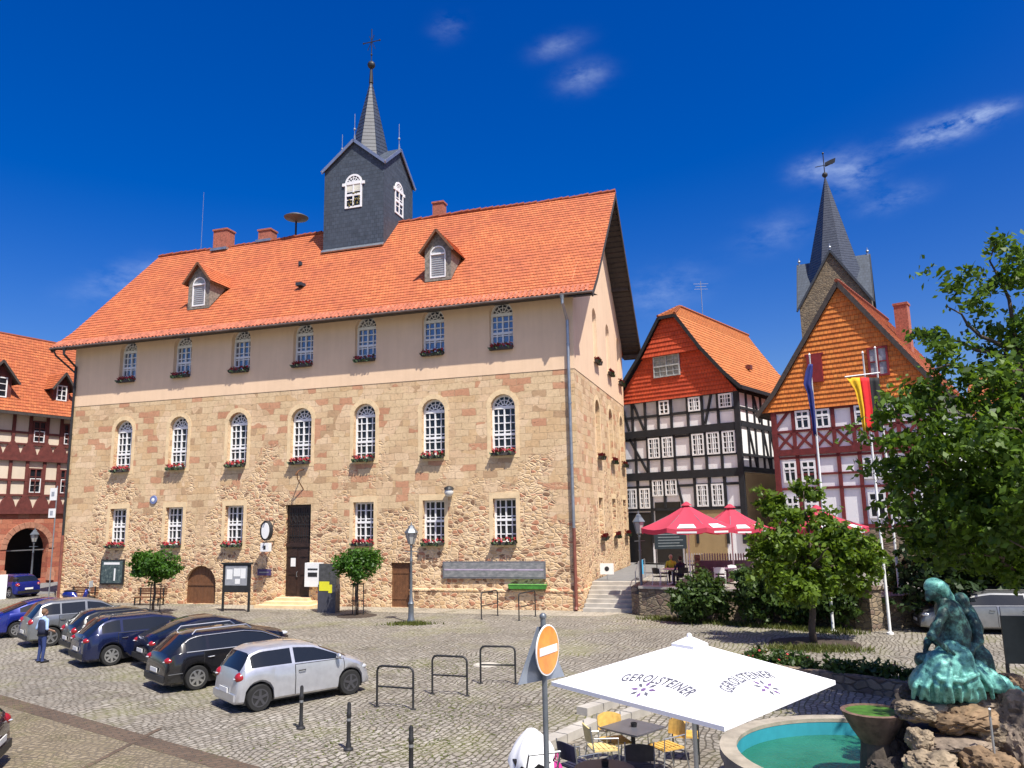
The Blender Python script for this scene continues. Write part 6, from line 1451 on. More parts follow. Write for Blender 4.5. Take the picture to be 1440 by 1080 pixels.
for z in (.3, .85): m.bar(a+Vector((0, 0, z)), b+Vector((0, 0, z)), .03, .08)
m.build('rails', M['steel_dark'], pf); wf_ = P('weathered_picket', (.36, .33, .30), .85, var=.25); m = MB(); nP = 30
for k in range(nP): c = a.lerp(b, (k+.5)/nP); m.box((c.x, c.y-.03, .6), (.075, .025, 1.2), atan2(b.y, b.x)); m.box((c.x, c.y-.03, 1.23), (.075, .025, .07), atan2(b.y, b.x), 0, .3)
m.build('pickets', wf_, pf)
lowall = thing('low_wall', 'low purple-grey screen wall behind the terrace seats', 'wall', q(985, 39.2), 0); m = MB(); m.b3(0, 2.9, 0, .12, 0, .95); m.build('screen', P('purple_screen', (.12, .08, .10), .8, var=.3), lowall); m = MB(); m.b3(-.25, .0, -.03, .15, 0, 1.25); m.build('pillar', M['wall_stone'], lowall)
menu = thing('menu_board', 'black menu board hanging in the shade under the first red parasol', 'board', q(945, 44), 0); m = MB(); m.b3(-.9, .9, 0, .08, 1.35, 2.35); m.build('panel', P('chalkboard', (.015, .025, .03), .5), menu)
m = MB()
for k in range(5): m.b3(-.7, .7-.2*(k % 2), -.006, -.001, 1.5+k*.16, 1.53+k*.16)
m.build('chalk_lines', P('chalk', (.25, .28, .28), .8), menu); m = MB(); m.b3(-.85, -.8, .02, .06, 0, 1.4); m.b3(.8, .85, .02, .06, 0, 1.4); m.build('posts', M['iron'], menu)
# ------------------------------------------------------------------ flagpoles and flags
def flagpole(px, label, topy, d=0):
    p = gp(*px); pt = None
    t = thing('flagpole', label, 'flagpole', p, 0, 'white flagpoles'); h = dp(px[0]-.1*(px[1]-topy), topy, p.y).z
    m = MB(); m.lathe([(.12, 0), (.12, .06), (.055, .1), (.05, h*.5), (.03, h), (.05, h+.03), (.005, h+.1)], 10); m.build('mast', M['board_white'], t, True, auto=50); return t, p, h
fa, pa, ha = flagpole((1172, 889), 'white flagpole with the blue flag, leftmost of the three', 500)
fb, pb, hb = flagpole((1252, 892), 'white flagpole nearest to the bronze figure', 497)
fc, pc_, hc = flagpole((1270, 880), 'white flagpole standing farthest back, behind the flag in black red and gold', 490)
def cloth(name, rows, Y, mats, parent, fold=.045):
    "rows: list of (y_px, [x_px edges]); the strips between edges take successive materials"
    out = []
    for k in range(len(rows[0][1])-1):
        m = MB(); G = 6; g = []
        R_ = []
        for (y0, e0), (y1, e1) in zip(rows, rows[1:]):
            for s in range(3): t_ = s/3; R_.append((y0+(y1-y0)*t_, e0[k]+(e1[k]-e0[k])*t_, e0[k+1]+(e1[k+1]-e0[k+1])*t_))
        R_.append((rows[-1][0], rows[-1][1][k], rows[-1][1][k+1]))
        for i, (y, xa, xb) in enumerate(R_):
            for j in range(G+1): x = xa+(xb-xa)*j/G; q = dp(x, y+sin(j*1.3+k)*1.5*(i/len(R_)), Y+fold*sin(j*pi/3+k*pi+i*.06)); g.append(q-parent.location)
        for i in range(len(R_)-1):
            for j in range(G): m.quad(g[i*(G+1)+j], g[(i+1)*(G+1)+j], g[(i+1)*(G+1)+j+1], g[i*(G+1)+j+1])
        o = weld(m.build(name, mats[k], parent, True)); so_ = o.modifiers.new('thick', 'SOLIDIFY'); so_.thickness = .006; out.append(o)
    return out
fg = thing('flag', 'flag with black red and gold bands hanging limp from the middle flagpole', 'flag', dp(1215, 530, pb.y-.12), 0)
cloth('flag_band', [(531, [1190, 1209, 1222, 1236]), (548, [1202, 1212, 1224, 1238]), (575, [1209, 1216, 1227, 1240]), (607, [1214, 1218, 1229, 1243])], pb.y-.12, [P('gold_cloth', (.72, .42, .01), .8), P('red_cloth_flag', (.62, .012, .015), .8), P('black_cloth', (.012, .012, .013), .8)], fg)
m = MB(); v0, v1 = dp(1188, 530, pb.y-.12)-fg.location, dp(1237, 524, pb.y-.05)-fg.location; m.tube([v0, v1], .025, 6); m.build('crossbar', M['board_white'], fg)
fg = thing('flag', 'dark blue flag hanging limp on the leftmost flagpole', 'flag', dp(1138, 520, pa.y-.12), 0)
cloth('flag_cloth', [(512, [1137, 1143]), (522, [1133, 1143]), (540, [1130, 1141]), (552, [1135, 1144]), (585, [1141, 1147]), (612, [1144, 1149])], pa.y-.12, [P('blue_flag', (.012, .02, .14), .8)], fg)
# ------------------------------------------------------------------ white parasol with its lettering
MU = NT('white_parasol_cloth'); MU.bs.inputs['Base Color'].default_value = (.80, .80, .82, 1); MU.bs.inputs['Roughness'].default_value = .85
M['white_cloth'] = MU.mat; ink = P('grey_print', (.10, .10, .13), .8, var=.25, nscale=10); ink2 = P('violet_print', (.16, .09, .22), .8)
Lc, Nc, Rc, Fc, Ap = Vector((.455, 11.0, 2.28)), Vector((2.19, 8.72, 2.25)), Vector((4.20, 10.72, 2.28)), Vector((2.45, 12.95, 2.30)), Vector((2.33, 10.85, 2.80))
ub = Vector((Ap.x, Ap.y, 0)); wp = thing('parasol', 'white square parasol with dark printed lettering over the cafe tables', 'parasol', ub, 0)
m = MB()
for a, b in ((Lc, Nc), (Nc, Rc), (Rc, Fc), (Fc, Lc)):
    K = 8; A_, B_, C_ = a-ub, b-ub, Ap-ub
    for i in range(K):
        for j in range(K):
            def pt(u, v): q = A_.lerp(B_, u).lerp(C_, v); q.z -= .05*sin(pi*u)*(1-v)*0+.0; return q
            m.quad(pt(i/K, j/K), pt((i+1)/K, j/K), pt((i+1)/K, (j+1)/K), pt(i/K, (j+1)/K))
        m.quad(pt(i/K, 0)-Vector((0, 0, .05)), pt((i+1)/K, 0)-Vector((0, 0, .05)), pt((i+1)/K, 0), pt(i/K, 0))
cn = m.build('canopy', M['white_cloth'], wp)
m = MB(); z_ = Ap.z
for k in range(4): 
    c = [Lc, Nc, Rc, Fc][k]-ub; d_ = [Nc, Rc, Fc, Lc][k]-ub; e, f = c*.13, d_*.13; e.z = f.z = z_-.03; m.tri(e, f, (0, 0, z_+.07)); m.quad(e-Vector((0, 0, .04)), f-Vector((0, 0, .04)), f, e)
m.ball((0, 0, z_+.07), .035, 8, 6); m.build('vent_cap', M['white_cloth'], cn)
m = MB(); m.tube([(0, 0, 0), (0, 0, z_-.03)], .032, 10); m.build('pole', M['steel'], wp, True, auto=50); m = MB()
for c in (Lc, Nc, Rc, Fc): c = c-ub; m.bar((0, 0, z_-.06), (c.x*.98, c.y*.98, c.z-.05), .025, .03); m.bar((0, 0, 1.9), (c.x*.5, c.y*.5, (z_+c.z)/2-.06), .02, .02)
m.build('ribs', M['steel'], wp); m = MB(); m.box((0, 0, .05), (.8, .8, .1), .6, 0, .9); m.build('base', M['concrete'], wp)
def print_on(a, b, ap, centre, text, width, starc, name):
    "lettering bent on a shallow arc, laid 4 mm above one canopy panel"
    n = (b-a).cross(ap-a).normalized(); n = n if n.z > 0 else -n; u = (b-a).normalized(); v = n.cross(u).normalized(); v = v if v.z > 0 else -v
    fc_ = bpy.data.curves.new(name, 'FONT'); fc_.body = text; fc_.align_x = 'CENTER'; fc_.size = 1; fc_.space_character = 1.12; fc_.resolution_u = 3; fc_.shear = .12; fc_.offset = .012
    to = bpy.data.objects.new(name, fc_); COL.objects.link(to); bpy.context.view_layer.update(); me = bpy.data.meshes.new_from_object(to.evaluated_get(bpy.context.evaluated_depsgraph_get())); bpy.data.objects.remove(to)
    xs_ = [p.co.x for p in me.vertices]; sc_ = width/(max(xs_)-min(xs_)); Rr = width*1.25
    for p in me.vertices:
        x, y = p.co.x*sc_, p.co.y*sc_*1.55; th_ = x/Rr; r_ = Rr+y; q = centre+u*(r_*sin(th_))+v*(r_*cos(th_)-Rr)+n*.006; p.co = q-ub
    me.materials.clear(); me.materials.append(ink); o = bpy.data.objects.new(name, me); COL.objects.link(o); o.parent = cn
    m = MB()
    for k in range(8):
        t_ = 2*pi*k/8+.2; c_, s_ = cos(t_), sin(t_)
        def w(rr, oo): return starc+u*(rr*c_-oo*s_)+v*(rr*s_+oo*c_)+n*.006-ub
        m.quad(w(.07, 0), w(.12, -.026), w(.185, 0), w(.12, .026), 0 if k % 2 else 1)
    k = 8; m.add([starc+u*.035*cos(2*pi*i/k)+v*.035*sin(2*pi*i/k)+n*.006-ub for i in range(k)], [tuple(range(k))], 1); m.build('star_emblem', [ink, ink2], cn)
def on_panel(px, py, a, b, ap):
    n = (b-a).cross(ap-a); d = ray(px, py); return CP+d*((a-CP).dot(n)/d.dot(n))
print_on(Lc, Nc, Ap, on_panel(924, 962, Lc, Nc, Ap), 'GEROLSTEINER', 1.12, on_panel(905, 970, Lc, Nc, Ap), 'lettering')
print_on(Nc, Rc, Ap, on_panel(1050, 958, Nc, Rc, Ap), 'GEROLSTEINER', 1.12, on_panel(1078, 967, Nc, Rc, Ap), 'lettering')
# ------------------------------------------------------------------ cafe tables under it
rattan = P('yellow_rattan', (.62, .38, .09), .6, var=.2, nscale=14); rattan2 = P('pale_rattan', (.66, .52, .22), .6, var=.2, nscale=14)
GC = 'rattan chairs under the white parasol'; T1 = gp(890, 1022, .73); T1.z = 0; T2 = gp(850, 1080, .73); T2.z = 0
cafe_table(T1, .75, 'square dark cafe table with an ashtray in the middle', P('slate_top', (.10, .10, .11), .35), M['iron'], True, .42, 'tables under the white parasol'); cafe_table(T2, 0, 'round dark cafe table at the bottom edge', P('dark_top', (.055, .05, .05), .4), M['iron'], False, .46, 'tables under the white parasol')
at = thing('ashtray', 'small black ashtray on the square cafe table', 'ashtray', T1+Vector((.02, 0, .73)), 0); m = MB(); m.lathe([(.05, 0), (.06, .07), (.045, .07), (.04, .02), (.005, .02)], 14); m.build('bowl', M['black'], at)
at = thing('ashtray', 'small black ashtray on the round cafe table', 'ashtray', T2+Vector((.02, .08, .73)), 0); m = MB(); m.lathe([(.05, 0), (.06, .09), (.045, .09), (.04, .02), (.005, .02)], 14); m.build('bowl', M['black'], at)
def gz0(px, py, z): v = gp(px, py, z); v.z = 0; return v
cafe_chair(gz0(865, 1018, .75)+Vector((0, .1, 0)), .25, 'yellow rattan chair behind the square cafe table', rattan, M['steel'], GC)
cafe_chair(gz0(848, 1046, .5), 1.75, 'pale yellow rattan chair left of the square cafe table, seen from its side', rattan2, M['steel'], GC)
cafe_chair(gz0(936, 1036, .6), -1.1, 'orange rattan chair right of the square cafe table', rattan, M['steel'], GC)
cafe_chair(gz0(968, 1026, .6)+Vector((0, .3, 0)), -.2, 'orange rattan chair right behind the parasol pole', rattan, M['iron'], GC)
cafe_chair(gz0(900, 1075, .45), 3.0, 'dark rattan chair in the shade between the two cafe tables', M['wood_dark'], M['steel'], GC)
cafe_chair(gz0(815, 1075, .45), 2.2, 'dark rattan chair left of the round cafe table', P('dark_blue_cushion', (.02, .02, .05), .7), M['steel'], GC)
for k, (a, b, lab) in enumerate((((735, 1068), (836, 1022), 'long stone kerb step beside the pram'), ((818, 1006), (905, 978), 'stone kerb step behind the yellow chair'), ((850, 1022), (960, 985), 'stone kerb step nearest to the parasol canopy'))):
    A_, B_ = gp(*a), gp(*b); d_ = B_-A_; t = thing('kerb_step', lab, 'kerb', (A_+B_)/2, atan2(d_.y, d_.x), 'stone kerb steps by the cafe'); m = MB(); L_ = d_.length; nb = 4
    for i in range(nb): m.box((-L_/2+L_*(i+.5)/nb, 0, .07), (L_/nb-.02, .32, .2), rnd.uniform(-.01, .01), 0, .97)
    m.build('stones', M['concrete'], t)
# ------------------------------------------------------------------ pram
P0 = dp(750, 1070, 12.9); P0.z = 0
pr = thing('pram', 'black pram covered with a crumpled white cloth', 'pram', P0, .3); m = MB()
m.lathe([(.18, .38), (.29, .46), (.33, .62), (.34, .78), (.31, .80), (.02, .74)], 18, (0, 0, 0), 0, 'z', 1, 1.15); m.build('body', M['black'], pr, True, auto=40)
m = MB(); n = 26; K = 9
def cl(i, j):
    a = 2*pi*i/n; v = j/K; r_ = .37*(1-v**1.7*.86)+.025*sin(5*a+3*v)*(1-v)+.015*sin(11*a); z = .70+.50*v+(.07*sin(3*a+1)+.05*sin(7*a))*(1-v)
    return (r_*cos(a)+.10*v*0-.02*v, r_*1.1*sin(a), z)
for i in range(n):
    for j in range(K): m.quad(cl(i, j), cl(i+1, j), cl(i+1, j+1), cl(i, j+1))
m.add([cl(i, K) for i in range(n)], [tuple(range(n))]); weld(m.build('white_cover', P('muslin', (.80, .80, .80), .9, var=.03), pr, True))
m = MB()
for s in (-1, 1): m.tube([(s*.27, .34, .45), (s*.24, -.25, .22), (s*.24, -.34, .16)], .018, 6); m.tube([(s*.27, -.30, .45), (s*.25, .36, .15)], .018, 6); m.tube([(s*.25, -.3, .5), (s*.25, -.55, .98)], .016, 6)
m.tube([(-.25, -.55, .98), (.25, -.55, .98)], .02, 6); m.build('frame', M['steel'], pr)
for x in (-.28, .28):
    for y in (-.36, .38): m = MB(); m.lathe([(.1, -.02), (.15, -.025), (.15, .025), (.1, .02)], 16, (x, y, .15), 0, 'x'); m.build('wheel', M['tyre'], pr, True)
bg_ = thing('bag', 'bright pink bag hanging beside the pram', 'bag', P0+Vector((.36, -.2, .30)), .2); m = MB(); m.ball((0, 0, .22), (.11, .19, .25), 14, 9); m.build('pouch', P('pink_fabric', (.62, .04, .26), .7), bg_, True); m = MB(); m.tube([(0, -.12, .42), (0, -.05, .6), (0, .05, .6), (0, .12, .42)], .012, 6); m.build('strap', P('pink_strap', (.5, .03, .2), .7), bg_)
# ------------------------------------------------------------------ fountain
FC = Vector((5.45, 12.85, 0)); ft = thing('fountain', 'round stone fountain basin with turquoise water and a heap of boulders', 'fountain', FC, 0)
m = MB(); m.lathe([(2.2, -.1), (2.2, .62), (2.25, .64), (2.25, .78), (1.98, .78), (1.98, .72)], 56); v_, f_ = m.v, m.f; m.f = m.f[:-2]; m.m = m.m[:-2]; m.build('basin_wall', P('basin_stone', (.33, .29, .23), .85, var=.25, nscale=3, bump=.4), ft)
m = MB(); m.lathe([(1.985, .74), (1.985, .1), (1.0, .08), (.01, .08)], 56); m.f = [tuple(reversed(q)) for q in m.f[:-2]]; m.m = m.m[:-2]; m.build('painted_lining', P('pool_blue_lining', (.03, .29, .37), .6, var=.1), ft)
wtn = NT('pool_water'); wtn.bs.inputs['Base Color'].default_value = (.035, .27, .19, 1); wtn.bs.inputs['Roughness'].default_value = .08
wv_ = wtn.noise(wtn.coord(), 1.2, 4); wtn.col(wtn.ramp(wv_.outputs['Fac'], [(.35, (.015, .115, .06)), (.65, (.028, .175, .10))])); wb_ = wtn.noise(wtn.coord(), 16, 3); wtn.bump(wb_.outputs['Fac'], .7, .03)
m = MB(); m.add([(1.98*cos(2*pi*i/48), 1.98*sin(2*pi*i/48), .5) for i in range(48)], [tuple(range(48))]); m.build('water', wtn.mat, ft)
rockm = [P('boulder_tan', (.25, .195, .13), .9, var=.55, nscale=5, bump=1, bscale=11), P('boulder_brown', (.18, .14, .105), .9, var=.6, nscale=5, bump=1, bscale=11), P('boulder_rust', (.19, .125, .07), .9, var=.6, nscale=4, bump=1, bscale=11), P('boulder_dark', (.07, .056, .045), .95, var=.5, nscale=4, bump=1, bscale=11)]
def rock(c, r, mat, seed, rz=0.0, sharp=.35):
    bmr = bmesh.new(); bmesh.ops.create_icosphere(bmr, subdivisions=5, radius=1); o = Vector((seed*7.3, seed*3.1, seed*1.7))
    for v in bmr.verts:
        q = v.co.copy(); d = noise.fractal(q*1.1+o, 1, 2, 4)*sharp-abs(noise.noise(q*2.3+o))*.24-abs(noise.noise(q*5.5+o))*.13+noise.noise(q*12+o)*.03; d = d*.5+round(d*9)/9*.5
        q = q*(1+d); s = max(abs(q.x), abs(q.y), abs(q.z)); q = q*(1-.28*(s-.6)) if s > .6 else q
        v.co = Vector((q.x*r[0], q.y*r[1], q.z*r[2]))
    me = bpy.data.meshes.new('boulder'); bmr.to_mesh(me); bmr.free(); me.materials.append(mat); me.polygons.foreach_set('use_smooth', [True]*len(me.polygons)); me.set_sharp_from_angle(angle=radians(32))
    ob = bpy.data.objects.new('boulder', me); COL.objects.link(ob); ob.parent = ft; ob.location = c-FC; ob.rotation_euler = (0, rz*.3, rz); return ob
for k, (px, py, w_, h_, Y, mi, rz) in enumerate(((1345, 1030, 190, 110, 13.0, 3, .2), (1372, 978, 105, 62, 12.4, 1, .3), (1322, 968, 66, 40, 12.1, 1, .6), (1296, 1000, 78, 30, 11.9, 0, .1), (1352, 1012, 92, 42, 11.75, 2, -.1), (1424, 1003, 66, 66, 12.0, 1, .8), (1293, 1040, 36, 34, 11.6, 0, .2), (1345, 1050, 112, 28, 11.65, 1, .1), (1312, 1080, 80, 52, 11.3, 0, .2),
        (1388, 1078, 78, 52, 11.3, 2, .5), (1434, 1055, 56, 76, 11.5, 1, .1), (1402, 1035, 66, 44, 11.7, 0, .9), (1252, 1050, 70, 80, 12.5, 3, .1), (1420, 962, 46, 34, 12.2, 2, .4), (1285, 975, 34, 30, 12.5, 3, .4), (1262, 1090, 80, 50, 12.0, 3, .4))):
    c = dp(px, py, Y); s = Y/F_PX/2; rock(c, (w_*s, (w_+h_)*.5*s*1.1, h_*s), rockm[mi], k+1, rz)
bc = dp(1228, 1004, 12.3); m = MB(); m.lathe([(.16, -.46), (.32, -.22), (.43, -.01), (.46, .05), (.40, .06), (.38, .0), (.01, -.01)], 30, bc-FC); m.f = m.f[:-1]; m.m = m.m[:-1]; bo_ = m.build('bowl', P('bowl_stone', (.14, .085, .062), .85, var=.5, nscale=6, bump=.6), ft, True, auto=40)
m = MB(); k = 30; m.add([(bc.x-FC.x+.395*cos(2*pi*i/k), bc.y-FC.y+.395*sin(2*pi*i/k), bc.z+.035) for i in range(k)], [tuple(range(k))]); m.build('algae', P('green_algae', (.045, .13, .012), .6, var=.6, nscale=6), bo_)
m = MB(); m.lathe([(.30, -1.2), (.20, -.3), (.17, -.4)], 12, bc-FC); m.build('bowl_foot', rockm[3], ft)
m = MB(); c = dp(1396, 1040, 11.2)-FC; m.tube([(c.x, c.y, .3), (c.x, c.y, c.z+.3), (c.x-.05, c.y-.1, c.z+.42)], .018, 6); m.build('water_pipe', M['steel'], ft)
# flower bed edge behind the fountain
A_, B_ = gp(1040, 948), gp(1300, 985); d_ = B_-A_; fbx = thing('flower_bed', 'low raised flower bed with dark plants and a few red blooms behind the fountain', 'flower bed', A_, atan2(d_.y, d_.x)); L_ = d_.length
m = MB(); m.b3(0, L_, -.15, .15, -.05, .38); m.b3(0, L_, .15, .9, -.05, .30); m.build('edging', M['wall_stone'], fbx)
bl = [(L_*(i+.5)/9, .4+rnd.uniform(-.15, .15), .42, L_/16, .4, .22+rnd.uniform(-.05, .08)) for i in range(9)]; foliage('foliage', bl, 3400, .075, M['leaf_bush'], fbx, 16, .1, .4, 21, .3)
m = MB()
for i in range(18):
    x = rnd.uniform(0, L_); x = x*.35 if i < 9 else x; c = Vector((x, rnd.uniform(0, .8), rnd.uniform(.5, .72))); a = rnd.uniform(0, pi); s = rnd.uniform(.02, .04); u_ = Vector((cos(a), sin(a), .3))*s; v_ = Vector((-sin(a), cos(a), .5))*s; m.quad(c-u_-v_, c+u_-v_, c+u_+v_, c-u_+v_)
bl_ = m.build('blooms', P('salmon_blooms', (.34, .04, .035), .7, var=.4), fbx); bl_['kind'] = 'stuff'
ib = thing('information_board', 'dark information board on two thin legs at the right edge', 'information board', dp(1430, 930, 17.5), -.2); ib.location.z = 0; zt_ = dp(1420, 866, 17.5).z
m = MB(); m.b3(-.22, .75, -.03, .03, zt_-1.0, zt_); m.build('panel', P('board_dark_green', (.03, .045, .045), .4, var=.3), ib)
for x in (-.2, .73): m = MB(); m.b3(x-.03, x+.03, -.025, .025, 0, zt_-1.0); m.build('leg', M['iron'], ib)
# ------------------------------------------------------------------ figures: one continuous skin grown over a skeleton of tapered limbs
def fused(elems, voxel, name, mats, parent, smooth=2, disp=None, offset=Vector((0, 0, 0))):
    "elems: (points, radii, material index); everything is fused into one surface, each face takes the nearest limb's material"
    mb = MB(); segs = []
    for pts, rad, mi in elems:
        pts = [Vector(p)-offset for p in pts]; rad = rad if isinstance(rad, (list, tuple)) else [rad]*len(pts)
        if len(pts) == 1: mb.ball(pts[0], rad[0] if isinstance(rad[0], (list, tuple)) else rad[0], 16, 12); segs.append((pts[0], pts[0], max(rad[0]) if isinstance(rad[0], (list, tuple)) else rad[0], mi)); continue
        mb.tube(pts, rad, 12)
        for p, r in zip(pts, rad): mb.ball(p, r, 12, 8)
        for (a, b), r in zip(zip(pts, pts[1:]), rad): segs.append((a, b, r, mi))
    o = mb.build(name, mats, parent)
    md = o.modifiers.new('r', 'REMESH'); md.mode = 'VOXEL'; md.voxel_size = voxel
    if smooth: ms_ = o.modifiers.new('s', 'SMOOTH'); ms_.iterations = smooth; ms_.factor = .5
    bpy.context.view_layer.update(); me = bpy.data.meshes.new_from_object(o.evaluated_get(bpy.context.evaluated_depsgraph_get())); o.modifiers.clear(); old = o.data; o.data = me; bpy.data.meshes.remove(old); me.name = name
    me.materials.clear(); [me.materials.append(q) for q in mats]
    if disp:
        for v in me.vertices: v.co += v.normal*disp(v.co)
    if len(mats) > 1:
        A_ = np.array([s[0] for s in segs]); B_ = np.array([s[1] for s in segs]); R_ = np.array([s[2] for s in segs]); D = B_-A_; dd = np.maximum((D*D).sum(1), 1e-9); idx = []
        for p in me.polygons:
            c = np.array(p.center); t = np.clip(((c-A_)*D).sum(1)/dd, 0, 1); ds = np.linalg.norm(c-(A_+D*t[:, None]), axis=1)-R_; idx.append(segs[int(np.argmin(ds))][3])
        me.polygons.foreach_set('material_index', idx)
    me.polygons.foreach_set('use_smooth', [True]*len(me.polygons)); me.update(); return o
skin = P('skin', (.42, .24, .16), .6, var=.1)
def person(label, pos, rz, cols, pose='stand', hair_c=(.06, .035, .02), group=None, extra=None):
    "x forward, z up; cols: shirt, trousers, shoes"
    t = thing('person', label, 'person', pos, rz, group); E = []; S, Tm, Sh, Ar = 1, 2, 3, 4
    sit = pose == 'sit'; hz = .52 if sit else .93; dz = hz-.93
    E += [([(0, 0, hz), (0, 0, hz+.16), (.01, 0, hz+.36), (0, 0, hz+.46)], [.135, .125, .145, .10], S), ([(0, -.15, hz+.44), (0, .15, hz+.44)], [.075, .075], S), ([(0, 0, hz-.03)], [.145], Tm)]
    E += [([(-.01, 0, hz+.50), (.02, 0, hz+.58)], [.052, .05], 0), ([(.02, 0, hz+.68)], [(.098, .078, .12)], 0), ([(.105, 0, hz+.665)], [(.028, .018, .026)], 0), ([(.07, 0, hz+.60)], [(.04, .04, .03)], 0)]
    for s in (-1, 1):
        E.append(([(.015, s*.078, hz+.67)], [(.02, .014, .03)], 0))
        if sit: E += [([(0, s*.09, .5), (.42, s*.11, .52), (.46, s*.11, .10)], [.085, .062, .042], Tm), ([(.44, s*.11, .05), (.60, s*.12, .03)], [.045, .035], Sh)]
        else: E += [([(0, s*.085, .88), (.015, s*.10, .50), (-.02, s*.11, .10)], [.09, .062, .045], Tm), ([(-.03, s*.11, .045), (.16, s*.14, .035)], [.05, .04], Sh)]
        sh = (0, s*.19, hz+.43)
        el, wr = ((.10, s*.25, hz+.19), (.30, s*.14, hz+.17)) if sit else (((-.06, s*.27, hz+.17), (.10, s*.27, hz+.01)) if s > 0 else ((-.04, s*.27, hz+.17), (.20, s*.20, hz+.08)))
        E += [([sh, el], [.058, .044], Ar), ([el, wr], [.042, .03], 0)]
        w = Vector(wr); d = (w-Vector(el)).normalized(); sd_ = d.cross(Vector((0, 0, 1))).normalized(); nn = sd_.cross(d)
        E.append(([w, w+d*.07], [.032, .034], 0))
        for i, (o, ln) in enumerate(((-.027, .06), (-.009, .075), (.009, .07), (.027, .055))): b = w+d*.085+sd_*o; E.append(([b, b+d*ln*.55-nn*.01, b+d*ln-nn*.03], [.0095, .009, .0075], 0))
        b = w+d*.03-sd_*s*.03; E.append(([b, b-sd_*s*.03+d*.035-nn*.01], [.011, .009], 0))
    fused(E, .0125, 'body', [skin]+cols, t, 1)
    m = MB(); m.ball((-.005, 0, hz+.715), (.108, .090, .105), 16, 10); m.v = [(x-(.03 if x > .06 and z < hz+.74 else 0), y, z) for x, y, z in m.v]
    m.build('hair', P('hair', hair_c, .7, var=.3), t, True)
    if extra == 'vest':
        m = MB(); m.lathe([(.165, hz-.02), (.158, hz+.12), (.17, hz+.36), (.15, hz+.44), (.10, hz+.475)], 20, (0, 0, 0), 0, 'z', .92, 1.12); m.build('vest', P('navy_vest', (.015, .02, .05), .8), t, True); m = MB(); m.lathe([(.170, hz-.06), (.172, hz-.01)], 20, (0, 0, 0), 0, 'z', .95, 1.08); m.build('belt', M['black'], t)
    return t
C = lambda n, c: P(n, c, .8, var=.2, nscale=6)
person('person in dark blue vest and blue trousers standing behind the parked cars', gp(57, 932), radians(62), [C('blue_shirt', (.30, .42, .62)), C('blue_trousers', (.025, .045, .15)), M['black'], C('blue_sleeve', (.32, .45, .68))], 'stand', (.16, .09, .05), None, 'vest')
person('person in a yellow-green shirt sitting at the terrace table', q(944, 38.4), radians(-100), [C('lime_shirt', (.50, .55, .04)), C('dark_trousers', (.02, .02, .03)), M['black'], C('lime_sleeve', (.50, .55, .04))], 'sit', (.5, .45, .3), 'people on the terrace')
cafe_chair(q(944, 38.55), radians(-10), 'dark chair under the guest in yellow-green', M['black'], M['iron'], 'dark chairs of the guests')
person('person in dark clothes sitting with the back turned at the terrace table', q(957, 36.7), radians(110), [C('dark_top', (.02, .015, .03)), C('dark_jeans', (.02, .02, .045)), M['black'], C('dark_sleeve', (.03, .02, .07))], 'sit', (.02, .012, .01), 'people on the terrace')
cafe_chair(q(957, 36.6), radians(200), 'dark chair under the guest in dark clothes', M['black'], M['iron'], 'dark chairs of the guests')
# bronze group on the boulders
YS = 12.05; SB = dp(1335, 975, YS); st_ = thing('bronze_statue', 'green bronze figures in wide draped garments leaning over the fountain boulders', 'statue', SB, 0)
def S(px, py, d=0): return dp(px, py, YS+d)
def patina(name, lo, hi, thr):
    t = NT(name); t.bs.inputs['Roughness'].default_value = .55; t.bs.inputs['Metallic'].default_value = .25; v = t.coord(); n = t.noise(v, 8, 7, .75); t.col(t.ramp(n.outputs['Fac'], [(thr-.1, lo), (thr, tuple((a+b)/2 for a, b in zip(lo, hi))), (thr+.12, hi)])); b = t.noise(v, 22, 4); t.bump(b.outputs['Fac'], .5, .02); return t.mat
dark_b = patina('dark_bronze', (.016, .040, .038), (.10, .27, .23), .57); green_b = patina('verdigris', (.025, .11, .10), (.17, .46, .39), .46)
def fold(k, amp): return lambda c: amp*(1.6-2.4*abs(sin(.5*k*(c.x*.95+c.y*.5+c.z*.22)+2.6*noise.noise(c*2.2)))+.5*noise.noise(c*9))
E = [([S(1313, 831)], [(.125, .12, .155)], 0), ([S(1303, 834)], [(.04, .03, .035)], 0), ([S(1306, 842)], [(.06, .05, .05)], 0), ([S(1320, 842), S(1332, 856)], [.075, .09], 0),
     ([S(1335, 860), S(1342, 888), S(1338, 925)], [.20, .22, .24], 0), ([S(1328, 862, -.2), S(1310, 893, -.28), S(1330, 912, -.34)], [.085, .07, .05], 0), ([S(1345, 860, .2), S(1318, 888, .3), S(1303, 905, .1)], [.09, .07, .05], 0),
     ([S(1352, 846, .32)], [(.12, .12, .15)], 0), ([S(1343, 850, .32)], [(.035, .03, .03)], 0), ([S(1354, 858, .34), S(1360, 880, .36), S(1362, 932, .36)], [.15, .21, .23], 0), ([S(1366, 866, .2), S(1376, 900, .0), S(1360, 922, -.2)], [.09, .07, .05], 0),
     ([S(1325, 935), S(1298, 928, -.05)], [.2, .12], 0), ([S(1340, 930), S(1345, 962)], [.26, .30], 0), ([S(1372, 930, .3), S(1378, 965, .3)], [.26, .24], 0)]
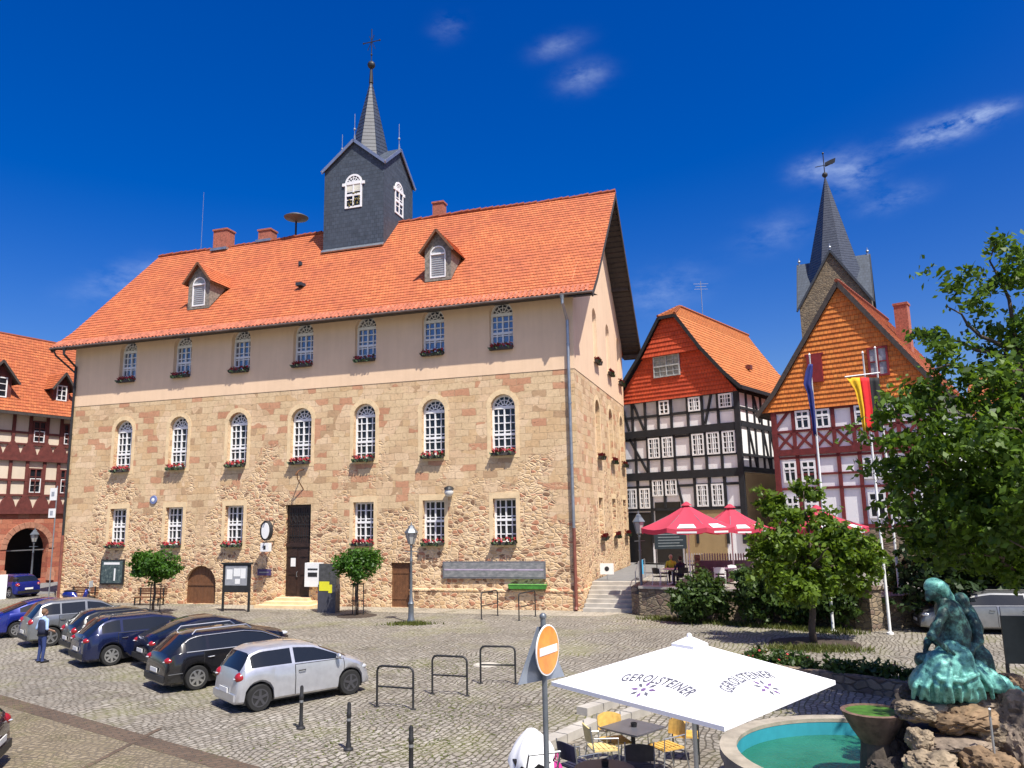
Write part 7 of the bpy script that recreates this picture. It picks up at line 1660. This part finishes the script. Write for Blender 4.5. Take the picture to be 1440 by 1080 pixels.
for (px, py, d, dx, dy) in ((1332, 914, -.36, 6, 3), (1301, 908, .08, -3, 6), (1360, 924, -.22, -6, 4)):
    for i in range(4): a = S(px+i*1.2, py+i*.9-1, d); E.append(([a, S(px+i*1.2+dx, py+i*.9-1+dy, d), S(px+i*1.2+dx*1.5, py+i*.9+dy*1.9, d)], [.016, .015, .012], 0))
    E.append(([S(px, py+4, d), S(px+dx*.4, py+9, d)], [.018, .014], 0))
fused(E, .022, 'body', [dark_b], st_, 2, fold(16, .012), SB)
E = [([S(1315, 825, .01)], [(.165, .165, .13)], 0), ([S(1322, 829, .03), S(1334, 841, .04), S(1340, 852, .05)], [.13, .09, .06], 0)]
fused(E, .02, 'kerchief', [green_b], st_, 2, fold(40, .005), SB)
E = [([S(1338, 915, -.15), S(1325, 940, -.2), S(1318, 960, -.1)], [.16, .27, .32], 0), ([S(1310, 948, -.1), S(1298, 962, -.05)], [.22, .20], 0), ([S(1350, 925, -.2), S(1352, 955, -.15)], [.18, .24], 0), ([S(1330, 965, -.25), S(1365, 975, -.2)], [.2, .12], 0), ([S(1300, 972, -.1), S(1312, 984, -.15)], [.12, .07], 0), ([S(1372, 978, -.15), S(1362, 990, -.2)], [.09, .05], 0)]
E += [([S(1335+(k-5)*3, 921, -.20), S(1337+(k-5)*7.6, 942, -.47+.05*abs(k-5)), S(1338+(k-5)*10.4+4*sin(k*2.1), 966, -.53+.055*abs(k-5)), S(1340+(k-5)*11.2, 987-1.2*abs(k-5), -.43+.055*abs(k-5))], [.022, .036, .04, .03], 0) for k in range(11)]
E += [([S(1300, 938, -.22), S(1322, 955, -.46), S(1352, 958, -.50), S(1376, 948, -.36)], [.03, .04, .04, .03], 0), ([S(1306, 925, -.20), S(1325, 938, -.36), S(1350, 938, -.38), S(1368, 926, -.25)], [.025, .035, .035, .025], 0)]
fused(E, .017, 'skirt', [green_b], st_, 1, fold(30, .003), SB)
E = [([S(1372, 945, 0), S(1385, 952, -.05), S(1410, 963, -.1), S(1434, 975, -.1)], [.16, .14, .10, .05], 0), ([S(1378, 955, -.1), S(1400, 966, -.12)], [.12, .10], 0)]
fused(E, .02, 'cloak', [green_b], st_, 2, fold(36, .02), SB)
bpy.context.view_layer.update()
